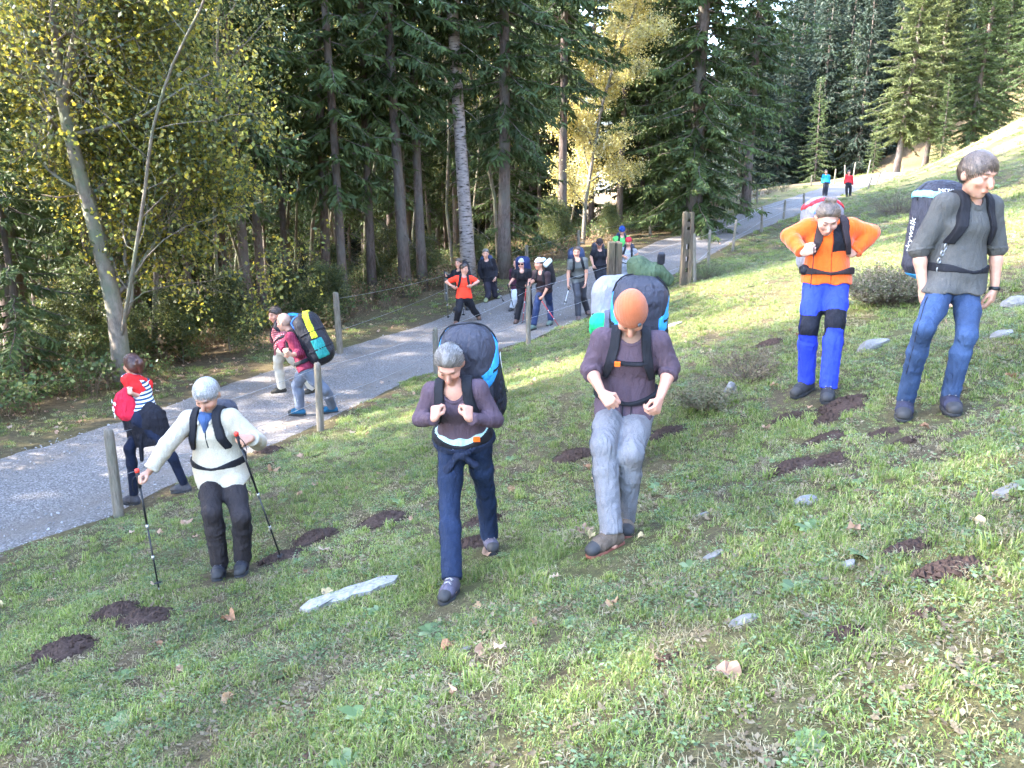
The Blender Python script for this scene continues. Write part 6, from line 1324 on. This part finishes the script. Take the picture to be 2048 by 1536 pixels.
def molehill(px, py, wpx, label, flat=.32):
    P = gpp(px, py); dist = P[1] * 1.03; R0 = wpx / FPX * dist / 2; rg = np.random.RandomState(px + py); g = Geo(); n = 26; m = 9
    th = np.arange(n) * 2 * math.pi / n; rim = R0 * (1 + .12 * np.sin(2 * th + rg.rand() * 6) + .08 * np.sin(5 * th + rg.rand() * 6)); V = []
    for k in range(m + 1):
        t = k / m; x = np.cos(th) * rim * t; y = np.sin(th) * rim * t * .75; h = R0 * flat * (1 - t * t) ** 1.0 + rg.normal(size=n) * R0 * .05 * (1 - t) - .03 * (t > .95)
        V.append(np.stack([x, y, zall(P[0] + x, P[1] + y) - P[2] + h], 1))
    i0 = g.addv(np.concatenate(V)); k = np.arange(m)[:, None] * n; j = np.arange(n)[None]; j2 = (j + 1) % n; g.Q.append((i0 + np.stack([k + j, k + n + j, k + n + j2, k + j2], -1)).reshape(-1, 4))
    o = empty('molehill', P, label, 'molehill'); add('mound', g.mesh('mound', [M_SOIL]), o)
    gc = Geo(); cnt_ = int(150 + 260 * min(R0, .5)); t = np.sqrt(rg.rand(cnt_)) * 1.12; a = rg.rand(cnt_) * 6.28; x = np.cos(a) * R0 * t; y = np.sin(a) * R0 * t * .75; z = zall(P[0] + x, P[1] + y) - P[2] + R0 * flat * np.clip(1 - t * t, 0, 1)
    oct_ = np.array([[1, 0, 0], [0, 1, 0], [-1, 0, 0], [0, -1, 0], [0, 0, 1], [0, 0, -1]], float); fc = np.array([[0, 1, 4], [1, 2, 4], [2, 3, 4], [3, 0, 4], [1, 0, 5], [2, 1, 5], [3, 2, 5], [0, 3, 5]])
    for q in range(cnt_):
        sz = (.006 + .016 * rg.rand() ** 2); i0 = gc.addv(np.array([x[q], y[q], z[q]]) + oct_ * sz * (.7 + .6 * rg.rand(6, 1))); gc.T.append(i0 + fc)
    add('clods', gc.mesh('clods', [M_SOIL], False), o)['kind'] = 'stuff'; MASK.append((P[0], P[1], R0 * .9)); return o
for px, py, w, lab in [(128, 1300, 150, 'long molehill at the lower left, apart from the pair'), (235, 1222, 110, 'farther molehill of the touching pair below the left pole'), (288, 1238, 130, 'nearer molehill of the touching pair below the left pole'), (565, 1118, 105, 'molehill with the right trekking pole stuck in it'), (630, 1076, 95, 'molehill just behind the one with the pole'), (768, 1042, 105, 'oblong molehill between the fleece man and the plum woman'), (965, 1046, 90, 'molehill behind the plum woman\'s rear boot, farther one'), (950, 1086, 85, 'molehill beside the plum woman\'s rear boot, nearer one'),
                       (540, 902, 60, 'small molehill at the road edge right of the fleece man'), (1148, 912, 80, 'molehill left of the beanie man\'s knee'), (1330, 868, 80, 'dark molehill right of the beanie man\'s hand'), (1585, 936, 100, 'left half of the broken soil ridge below the orange fleece man'), (1662, 922, 90, 'right half of the broken soil ridge below the orange fleece man'), (1690, 812, 110, 'pebbly molehill at the orange fleece man\'s front boot'), (1655, 838, 60, 'small crumbled molehill below the pebbly one'), (1580, 836, 70, 'low molehill below the orange fleece man\'s left boot'), (1648, 880, 80, 'flat soil patch between the pebbly molehill and the broken ridge'), (1540, 686, 55, 'molehill left of the orange fleece man\'s shins'), (1812, 884, 60, 'molehill below the tall man\'s rear shoe'), (1765, 868, 60, 'small molehill left of the one below the tall man'),
                       (1815, 1100, 100, 'farther molehill of the two at the right'), (1895, 1145, 150, 'widest molehill at the right, nearer of two'), (1842, 1234, 55, 'small molehill below the widest one at the right'), (1690, 1270, 70, 'small dark molehill among weeds at the lower right'), (1335, 1325, 70, 'scraped soil patch at the lower centre right'), (620, 1520, 70, 'soil patch cut by the bottom edge')]: molehill(px, py, w, lab, .30 if py > 900 or w > 100 else .22)
def stone(px, py, wpx, hpx, label, asp=.7, rot=0, flat=.5, seed=None):
    P = gpp(px, py); dist = P[1] * 1.03; Rx = wpx / FPX * dist / 2; rg = np.random.RandomState(seed or px); bm = bmesh.new(); bmesh.ops.create_icosphere(bm, subdivisions=3, radius=1)
    ds = [(nv(rg.normal(size=3)), .55 + .4 * rg.rand()) for _ in range(11)]; f_ = folds(.12, 3.5, px)
    for v in bm.verts:
        p = np.array(v.co); p = p * (1 + float(f_(p[None].astype(f32))[0]))
        for n_, d_ in ds:
            q = p @ n_ - d_
            if q > 0: p = p - n_ * q * .85
        v.co = Vector((p[0] * Rx, p[1] * Rx * asp, p[2] * Rx * flat))
    me = bpy.data.meshes.new('stone'); bm.to_mesh(me); bm.free(); me.materials.append(M_STONE)
    o = add('stone', me, None, (P[0], P[1], P[2] + Rx * flat * .12)); e_ = .15; sx = (z1(P[0] + e_, P[1]) - z1(P[0] - e_, P[1])) / (2 * e_); sy = (z1(P[0], P[1] + e_) - z1(P[0], P[1] - e_)) / (2 * e_)
    o.rotation_euler = (math.atan(sy), -math.atan(sx), rot); tag(o, label, 'stone'); MASK.append((P[0], P[1], Rx * min(1, asp) * .8)); return o
SL = np.array([gpp(x_, y_) for x_, y_ in [(600, 1222), (618, 1208), (645, 1197), (672, 1190), (700, 1178), (733, 1170), (762, 1159), (797, 1157), (788, 1168), (758, 1178), (742, 1188), (706, 1196), (690, 1206), (655, 1212), (640, 1220), (615, 1226)]]); cS = SL.mean(0); g = Geo(); n_ = len(SL); rgs = np.random.RandomState(5); up1 = SL - cS + UP * (.022 + .010 * rgs.rand(n_, 1)); mid1 = (SL - cS) * .6 + UP * (.036 + .008 * rgs.rand(n_, 1)); i0 = g.addv((SL - cS) * 1.03 - UP * .05); i1 = g.addv(up1); i2 = g.addv(mid1); ic = g.addv(UP * .042); k_ = np.arange(n_); k2 = (k_ + 1) % n_
g.Q.append(np.stack([i0 + k_, i0 + k2, i1 + k2, i1 + k_], 1)); g.Q.append(np.stack([i1 + k_, i1 + k2, i2 + k2, i2 + k_], 1)); g.T.append(np.stack([np.full(n_, ic), i2 + k_, i2 + k2], 1)); tag(add('flat_stone', g.mesh('flat_stone', [M_STONEW], False), None, cS), 'long white stone slab lying flush in the turf at lower centre left', 'stone')
P = gpp(700, 1192)
for q in SL: MASK.append((q[0] * .85 + cS[0] * .15, q[1] * .85 + cS[1] * .15, .05))
stone(1610, 1008, 62, 40, 'rounded grey stone in the middle of the right meadow', .7, .3, .6); stone(1460, 792, 45, 60, 'pointed pale stone by the mossy hummock', .6, .9, 1.2); stone(1745, 696, 95, 50, 'speckled rock ledge between the two right-hand walkers', .4, .5, .35); stone(1428, 1112, 62, 30, 'flat pale stone below the beanie man', .5, .3, .25); stone(1693, 1134, 55, 30, 'pale stone left of the widest molehill', .6, .3, .4); stone(1488, 1243, 70, 30, 'pinkish pale stone at the lower right', .55, .1, .35); stone(2015, 984, 90, 30, 'white stone slab at the right edge', .5, .2, .2)
stone(2005, 672, 50, 40, 'pale rock right of the tall man\'s knees', .6, .1, .5); stone(2030, 610, 60, 50, 'reddish-grey rock at the right edge beside the tall man\'s hand', .6, .1, .5); stone(1708, 590, 30, 40, 'small pale rock at the foot of the heather bush', .7, .2, 1.0); stone(1350, 650, 34, 14, 'pale flat stone on the bright turf behind the beanie man', .6, .2, .3); stone(930, 1300, 40, 20, 'small pale stone at the lower centre', .5, .2, .3); stone(1405, 1030, 28, 20, 'little stone between the beanie man and the grey stone', .6, .2, .5); stone(1280, 680, 26, 14, 'tiny white stone behind the beanie man\'s shoulder', .6, 0, .4)

# ------------------------------------------------------------------ scattered turf, weeds, litter: real geometry on instanced points
M_GRASS = leaf_mat('grass_blades', .35, rough=.5, noise_scale=.55, spec=.3, dark=.62, light=1.35); M_DEAD = leaf_mat('dead_leaves', .25, rough=.75, noise_scale=9, spec=.2); M_TWIG = plain('dry_twigs', (.11, .075, .05), .9)
def proto_col(name, meshes):
    c = bpy.data.collections.new(name)
    for i, me in enumerate(meshes): o = bpy.data.objects.new('%s_%02d' % (name, i), me); c.objects.link(o)
    return c
def scatter(name, P, vidx, scl, col, label=None, tilt=.15):
    n = len(P); me = bpy.data.meshes.new(name); me.vertices.add(n); me.vertices.foreach_set('co', np.asarray(P, f32).ravel())
    rot = np.stack([npr.normal(size=n) * tilt, npr.normal(size=n) * tilt, npr.rand(n) * 6.28], 1).astype(f32)
    for nm, ty, dat in (('rot', 'FLOAT_VECTOR', rot), ('scl', 'FLOAT', np.asarray(scl, f32)), ('vidx', 'INT', np.asarray(vidx, np.int32))):
        a = me.attributes.new(nm, ty, 'POINT'); a.data.foreach_set('vector' if ty == 'FLOAT_VECTOR' else 'value', dat.ravel())
    o = add(name, me); ng = bpy.data.node_groups.new(name + '_nodes', 'GeometryNodeTree'); ng.interface.new_socket('Geometry', in_out='INPUT', socket_type='NodeSocketGeometry'); ng.interface.new_socket('Geometry', in_out='OUTPUT', socket_type='NodeSocketGeometry')
    N = ng.nodes; gi = N.new('NodeGroupInput'); go = N.new('NodeGroupOutput'); ci = N.new('GeometryNodeCollectionInfo'); ci.inputs['Collection'].default_value = col; ci.inputs['Separate Children'].default_value = True; ci.inputs['Reset Children'].default_value = True
    ip = N.new('GeometryNodeInstanceOnPoints'); ip.inputs['Pick Instance'].default_value = True
    def at(nm, ty): x = N.new('GeometryNodeInputNamedAttribute'); x.data_type = ty; x.inputs['Name'].default_value = nm; return x.outputs['Attribute']
    ng.links.new(gi.outputs[0], ip.inputs['Points']); ng.links.new(ci.outputs[0], ip.inputs['Instance']); ng.links.new(at('vidx', 'INT'), ip.inputs['Instance Index']); ng.links.new(at('rot', 'FLOAT_VECTOR'), ip.inputs['Rotation']); ng.links.new(at('scl', 'FLOAT'), ip.inputs['Scale']); ng.links.new(ip.outputs[0], go.inputs[0])
    md = o.modifiers.new('scatter', 'NODES'); md.node_group = ng; o['kind'] = 'stuff'
    if label: o['label'] = label
    return o
def tuft(seed, n, spread, h, pal, lean=.6, w=.0032):
    rg = np.random.RandomState(seed); g = Geo(); a = rg.rand(n) * 6.28; r = np.sqrt(rg.rand(n)) * spread; base = np.stack([np.cos(a) * r, np.sin(a) * r, np.full(n, -.008)], 1); hh = h * (.45 + .8 * rg.rand(n)); da = rg.rand(n) * 6.28; ln = lean * (.2 + rg.rand(n)); d = np.stack([np.cos(da), np.sin(da), np.zeros(n)], 1); sd_ = np.stack([-np.sin(da), np.cos(da), np.zeros(n)], 1) * (w * (.6 + .8 * rg.rand(n)))[:, None]
    m1 = base + d * (hh * ln * .35)[:, None] + UP * (hh * .62)[:, None]; m2 = base + d * (hh * ln * 1.05)[:, None] + UP * (hh * (1 - .35 * ln))[:, None]; c = np.array(pal)[rg.randint(0, len(pal), n)] * (.7 + .6 * rg.rand(n, 1))
    g.quads(np.stack([base - sd_, base + sd_, m1 + sd_ * .85, m1 - sd_ * .85], 1), c); g.tris(np.stack([m1 - sd_ * .85, m1 + sd_ * .85, m2], 1), c); return g.mesh('tuft', [M_GRASS], False, True)
def weeds(seed, n, spread, size, pal, h=.03):
    rg = np.random.RandomState(seed); g = Geo(); a = rg.rand(n) * 6.28; r = np.sqrt(rg.rand(n)) * spread; p = np.stack([np.cos(a) * r, np.sin(a) * r, .004 + h * rg.rand(n)], 1); da = rg.rand(n) * 6.28; d = unit(np.stack([np.cos(da), np.sin(da), rg.normal(size=n) * .35 + .15], 1)); s_ = unit(np.cross(d, UP + rg.normal(size=(n, 3)) * .3)); L = size * (.6 + .8 * rg.rand(n)); c = np.array(pal)[rg.randint(0, len(pal), n)] * (.75 + .5 * rg.rand(n, 1))
    g.quads(np.stack([p, p + d * (L * .5)[:, None] + s_ * (L * .34)[:, None], p + d * L[:, None] - UP * (L * .12)[:, None], p + d * (L * .5)[:, None] - s_ * (L * .34)[:, None]], 1), c); return g.mesh('weeds', [M_GRASS], False, True)
GP = [(.165, .225, .048), (.205, .26, .058), (.25, .285, .08), (.125, .175, .042), (.33, .31, .14)]; STR = [(.34, .29, .16), (.27, .21, .12), (.40, .36, .22)]; WD = [(.11, .165, .06), (.14, .20, .075), (.095, .14, .06), (.20, .25, .12)]
def rosette(seed):
    rg = np.random.RandomState(seed); g = Geo()
    for k in range(9):
        a = k * 2.4 + rg.rand() * .4; L = .06 + .05 * rg.rand(); d = np.array([math.cos(a), math.sin(a), .25]); s_ = np.array([-math.sin(a), math.cos(a), 0]); w = L * .24; c = np.array(WD[k % 4]) * 1.1; pts = [np.zeros(3), d * L * .35, d * L * .75 + UP * -.002, d * L - UP * .015]
        for q, (w0, w1) in enumerate(((.15, 1), (1, .9), (.9, .05))): g.quads([[pts[q] - s_ * w * w0, pts[q] + s_ * w * w0, pts[q + 1] + s_ * w * w1, pts[q + 1] - s_ * w * w1]], c)
    return g.mesh('rosette', [M_GRASS], False, True)
TURF = proto_col('turf', [tuft(1, 60, .075, .036, GP, .9, .0024), tuft(2, 50, .07, .050, GP, .8, .0026), tuft(3, 64, .085, .028, GP + STR, 1.1, .0024), weeds(4, 40, .085, .016, WD, .022), weeds(5, 26, .08, .023, WD, .025), tuft(6, 34, .07, .04, STR, 1.5, .0024), tuft(7, 40, .05, .085, GP, .8, .003), rosette(8), weeds(9, 22, .07, .026, [(.20, .15, .09), (.13, .09, .055), (.30, .24, .15)], .012)])
def in_view(n, r0, r1, half=R(36)):
    r = np.sqrt(r0 * r0 + (r1 * r1 - r0 * r0) * npr.rand(n)); a = (npr.rand(n) * 2 - 1) * half; return r * np.sin(a), r * np.cos(a)
PX, PY, SC_, VI = [], [], [], []
for r0, r1, dens, sc in ((1.2, 4, 520, .95), (4, 7, 430, 1.0), (7, 11, 280, 1.05), (11, 18, 150, 1.2), (18, 30, 55, 1.6), (30, 55, 14, 2.4), (55, 95, 3, 3.6)):
    n = int(R(36) * (r1 * r1 - r0 * r0) * dens); x, y = in_view(n, r0, r1); sd, hw, _ = road_side(x, y); edge = np.abs(sd) - hw; jit = .45 * vnoise(x, y, 3, 50) + .15 * vnoise(x, y, 11, 51); side = sd > 0
    pk = np.where(side, np.clip((1.9 + jit * 4 - edge) / 1.2, 0, 1) * .45, 1.0) * np.clip((edge + jit + .05) / .25, 0, 1)
    bare = vnoise(x, y, 5.5, 61) + .6 * vnoise(x, y, 14, 62); isb = bare > .36; pk = pk * np.where(isb, .5, 1.0); thin = vnoise(x, y, 1.6, 64); pk = pk * np.where(thin > .25, .7, 1.0)
    for fp, fs in FOOT:
        pk = pk * np.where(((x - fp[0]) ** 2 + (y - fp[1]) ** 2) < .15 ** 2, .45, 1.0)
    for mx, my, mr in MASK: pk = pk * (((x - mx) ** 2 + (y - my) ** 2) > mr * mr)
    ok = npr.rand(n) < pk; x, y, side, isb = x[ok], y[ok], side[ok], isb[ok]; m = len(x); f1 = vnoise(x, y, 2.0, 71); f2 = vnoise(x, y, 1.1, 72)
    w = np.stack([1.2 + f1, .9 + 1.2 * f1, 1.4 - f1 * .5, .8 - 1.1 * f1, .35 - .6 * f1,   .55 - .9 * f2, .08 + .3 * np.clip(f1 - .2, 0, 1), np.full(m, .004), .42 - .9 * f1], 1).clip(.02, None); cw = np.cumsum(w / w.sum(1, keepdims=True), 1); vi = (npr.rand(m, 1) > cw).sum(1).clip(0, 8); vi = np.where(isb & (npr.rand(m) < .85), npr.choice([5, 8, 8, 2], m), vi)
    PX.append(x); PY.append(y); VI.append(vi); nf = np.ones(m)
    for fp, fs in FOOT: nf = np.where(((x - fp[0]) ** 2 + (y - fp[1] + .1) ** 2) < .3 ** 2, .5, nf)
    SC_.append(nf * sc * .88 * (.6 + .6 * npr.rand(m)) * (1 + .45 * np.clip(f1, 0, 1)))
x = np.concatenate(PX); y = np.concatenate(PY); scatter('grass', np.stack([x, y, zall(x, y)], 1), np.concatenate(VI), np.concatenate(SC_), TURF, 'short pasture grass and weeds covering the meadow')
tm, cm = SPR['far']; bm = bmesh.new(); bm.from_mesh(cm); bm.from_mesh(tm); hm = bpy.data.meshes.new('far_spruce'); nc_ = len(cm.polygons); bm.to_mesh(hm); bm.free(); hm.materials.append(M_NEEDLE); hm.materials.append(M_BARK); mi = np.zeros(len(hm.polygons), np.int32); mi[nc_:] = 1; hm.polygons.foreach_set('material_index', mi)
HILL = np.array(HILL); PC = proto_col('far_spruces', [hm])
for nm_, sl_, lb_ in (('distant_wood', HILL[:NBACK], 'dim mass of trees behind the roadside wood'), ('hillside_forest', HILL[NBACK:], 'spruce forest with shade painted into its crowns on the hillside behind the road bend')): scatter(nm_, sl_[:, :3], np.zeros(len(sl_)), sl_[:, 3], PC, lb_, .02)
# fallen leaves
def dead_leaf(seed, R0=.04):
    rg = np.random.RandomState(seed); n = 15; th = np.arange(n) * 2 * math.pi / n; lob = R0 * (.62 + .38 * np.abs(np.cos(2.5 * th))) * (1 - .25 * (np.cos(th) < -.7)); z = R0 * .45 * rg.rand() * np.cos(2 * th + rg.rand() * 6) + R0 * .2 * rg.normal(size=n); V = np.stack([np.cos(th) * lob, np.sin(th) * lob * .85, z + R0 * .25], 1); g = Geo(); pal = [(.45, .28, .19), (.38, .24, .14), (.50, .36, .27), (.30, .16, .09), (.52, .40, .22)]; c = np.array(pal[seed % 5])
    i0 = g.addv(V, c); m = g.addv([0, 0, R0 * .12], c * .8); g.T.append(np.array([[m, i0 + k, i0 + (k + 1) % n] for k in range(n)])); st = R0 * 1.1; g.tube([[0, 0, R0 * .1], [-st * .6, 0, R0 * .2], [-st, 0, R0 * .1]], .0016, 3, c); return g.mesh('leaf', [M_DEAD], False, True)
LV = proto_col('leaf_litter', [dead_leaf(k) for k in range(6)])
xs, ys = [], []
for r0, r1, dens, sdens in ((2.4, 10, 1.0, 14), (10, 22, .7, 9), (22, 45, .25, 2.5)):
    n = int(R(36) * (r1 * r1 - r0 * r0) * max(dens, sdens)); x, y = in_view(n, r0, r1); sd, hw, _ = road_side(x, y); ed = sd - hw; want = np.where(ed > .1, sdens * np.clip(1.4 - ed / 6, .1, 1), np.where(sd + hw < 0, dens * (1 + .8 * vnoise(x, y, .9, 81)), .25)); ok = npr.rand(n) < want / max(dens, sdens); xs.append(x[ok]); ys.append(y[ok])
x = np.concatenate(xs); y = np.concatenate(ys); m = len(x); sd, hw, _ = road_side(x, y); onr = np.abs(sd) < hw; z = np.where(onr, zbase(x, y), zall(x, y) + .025); scatter('fallen_leaves', np.stack([x, y, z], 1), npr.randint(0, 6, m), .55 + .7 * npr.rand(m), LV, 'scattered dry brown leaves on the turf and the verge', .5)
for k, (px, py, w, lab) in enumerate([(1450, 1358, 70, 'big pinkish crumpled leaf at the lower right'), (1075, 1256, 42, 'pale orange leaf in the lower centre'), (1000, 1302, 36, 'curled brown leaf in the lower centre'), (895, 1300, 40, 'pale leaf left of the curled brown one'), (1955, 1052, 36, 'beige leaf at the right below the white slab'), (1165, 1068, 44, 'orange leaf at the toe of the beanie man\'s boot'), (545, 945, 36, 'leaf between the fleece man and the road'), (650, 1105, 30, 'leaf right of the molehill with the pole'), (460, 1240, 40, 'reddish leaf below the fleece man'), (655, 1190, 34, 'leaf beside the long white slab'), (370, 1050, 32, 'leaf left of the fleece man\'s knee'), (1550, 775, 26, 'leaf left of the orange fleece man\'s boots'), (1110, 1160, 26, 'leaf between plum woman and beanie man')]):
    P = gpp(px, py); o = add('fallen_leaf', dead_leaf(k, w / FPX * P[1] / 2), None, P + UP * .02); o.rotation_euler = (.3, .2, k * 1.3); tag(o, lab, 'leaf')
# loose stones on the road
def pebble(seed):
    bm = bmesh.new(); bmesh.ops.create_icosphere(bm, subdivisions=1, radius=1); rg = np.random.RandomState(seed)
    for v in bm.verts: v.co = Vector((v.co.x * .016, v.co.y * .012, v.co.z * .009)) * (.7 + .6 * rg.rand())
    me = bpy.data.meshes.new('pebble'); bm.to_mesh(me); bm.free(); me.materials.append(M_PEB); return me
b = NB('gravel_stone'); oi = b.n('ShaderNodeObjectInfo'); M_PEB = b.done(b.pbsdf(b.ramp(oi.outputs['Random'], [(0, (.16, .155, .16)), (.5, (.22, .205, .195)), (1, (.36, .34, .33))]), .9, None, .2)); PB = proto_col('road_stones', [pebble(k) for k in range(4)])
xs, ys = [], []
for r0, r1, dens in ((6, 14, 150), (14, 26, 50)):
    n = int(R(36) * (r1 * r1 - r0 * r0) * dens); x, y = in_view(n, r0, r1); sd, hw, _ = road_side(x, y); t = sd / hw; w = np.clip(1.08 - np.abs(t), 0, .1) * 10 * (.35 + .9 * np.exp(-(np.abs(t) - .95) ** 2 / .02) + .5 * np.exp(-t * t / .05)); ok = npr.rand(n) < w; xs.append(x[ok]); ys.append(y[ok])
x = np.concatenate(xs); y = np.concatenate(ys); scatter('loose_gravel', np.stack([x, y, zbase(x, y) - .012], 1), npr.randint(0, 4, len(x)), .5 + 1.1 * npr.rand(len(x)) ** 2, PB, 'loose stones on the gravel road', .4)
# undergrowth along the wood
def brush(seed, n, h, leafc, leafn, twigc=True):
    rg = np.random.RandomState(seed); g = Geo(); tips = []
    for _ in range(n):
        a = rg.rand() * 6.28; d = np.array([math.cos(a), math.sin(a), 0]) * (.3 + .7 * rg.rand()); L = h * (.5 + .7 * rg.rand()); b0 = rg.normal(size=3) * .12 * np.array([1, 1, 0]); pts = np.array([b0, b0 + d * L * .25 + UP * L * .5, b0 + d * L * .7 + UP * L * .8, b0 + d * L * 1.1 + UP * L * (.75 + .3 * rg.rand())]); g.tube(pts, [.005, .004, .003, .0015], 3, (.16, .11, .075), cap=False); tips += list(pts[1:]); tips.append((pts[1] + pts[2]) / 2)
    leaves(g, np.array(tips), leafn, .06, .055, leafc, rg, .2); return g.mesh('brush', [M_DEAD if leafc[0][0] > .12 else M_GRASS], False, True)
DRYP = [(.20, .13, .075), (.28, .19, .11), (.14, .10, .05), (.15, .15, .055)]; UG = proto_col('undergrowth', [brush(1, 16, .55, DRYP, 2), brush(2, 14, .7, [(.075, .11, .035), (.10, .14, .04), (.055, .085, .03)], 4), brush(3, 20, .4, DRYP, 3), brush(4, 18, .5, [(.065, .10, .035), (.10, .13, .04), (.15, .16, .05)], 5)])
n = 9000; Y = npr.uniform(8, 60, n) ; xx = npr.uniform(-1, .62, n) * Y * .75; sd, hw, _ = road_side(xx, Y); ed = sd - hw; ok = (ed > 1.3) & (npr.rand(n) < np.clip((ed - 1.2) / 1.5, 0, 1) * np.clip(2.2 - ed / 7, .12, 1) * .55); xx, Y = xx[ok], Y[ok]
fx = vnoise(xx, Y, .6, 91); vi = np.where(npr.rand(len(xx)) < .5 + .6 * fx, npr.choice([1, 3], len(xx)), npr.choice([0, 2], len(xx))); scatter('undergrowth', np.stack([xx, Y, zall(xx, Y) - .02], 1), vi, .6 + .8 * npr.rand(len(xx)), UG, 'dry brush, brambles and ferns along the foot of the wood', .12)
# heather bush and dry stems on the right meadow
def heather(P, w, h, label, seed, pal, n=260):
    rg = np.random.RandomState(seed); g = Geo(); gl = Geo()
    for _ in range(n):
        a = rg.rand() * 6.28; r = math.sqrt(rg.rand()); b0 = np.array([math.cos(a) * r * w * .35, math.sin(a) * r * w * .3, 0]); d = nv(np.array([math.cos(a) * r * 1.0, math.sin(a) * r * .8, 1.15 - r * .6]) + rg.normal(size=3) * .15); L = h * (.7 + .45 * rg.rand()) * (1 + .5 * r * (w / h - 1) * .3); pts = np.array([b0, b0 + d * L * .5, b0 + d * L + rg.normal(size=3) * .02]); g.tube(pts, [.004, .003, .0012], 3, (.15, .11, .085), cap=False)
        for t in (.45, .6, .75, .85, .95, 1.0): leaves(gl, (pts[0] + (pts[2] - pts[0]) * t)[None], 5, .022, .022, pal, rg, -.3)
    e = empty('shrub', P, label, 'shrub'); add('stems', g.mesh('stems', [M_DEAD], False, True), e); add('foliage', gl.mesh('foliage', [M_GRASS], False, True), e); return e
P = gpp(1770, 605); heather(P, .72, .40, 'grey-brown heather bush between the two right-hand walkers', 3, [(.16, .14, .09), (.12, .12, .06), (.20, .16, .12), (.10, .11, .05)], 420)
P = gpp(1420, 815); heather(P, .5, .16, 'low dark heather tuft on the hummock right of the beanie man', 4, [(.16, .15, .075), (.20, .16, .10), (.12, .12, .06)], 110)
P = gpp(1500, 760); heather(P, .45, .26, 'thin dry weed stems above the pointed stone', 5, [(.22, .17, .10), (.16, .12, .08)], 60)
P = gpp(1800, 425); heather(P, 2.2, .8, 'sparse grey bush on the bright slope left of the tall man', 6, [(.13, .13, .07), (.17, .15, .10)], 260)
P = gpp(1410, 560); heather(P, .9, .5, 'leafy weeds at the foot of the slotted gate post', 7, [(.10, .14, .05), (.14, .15, .07)], 200)
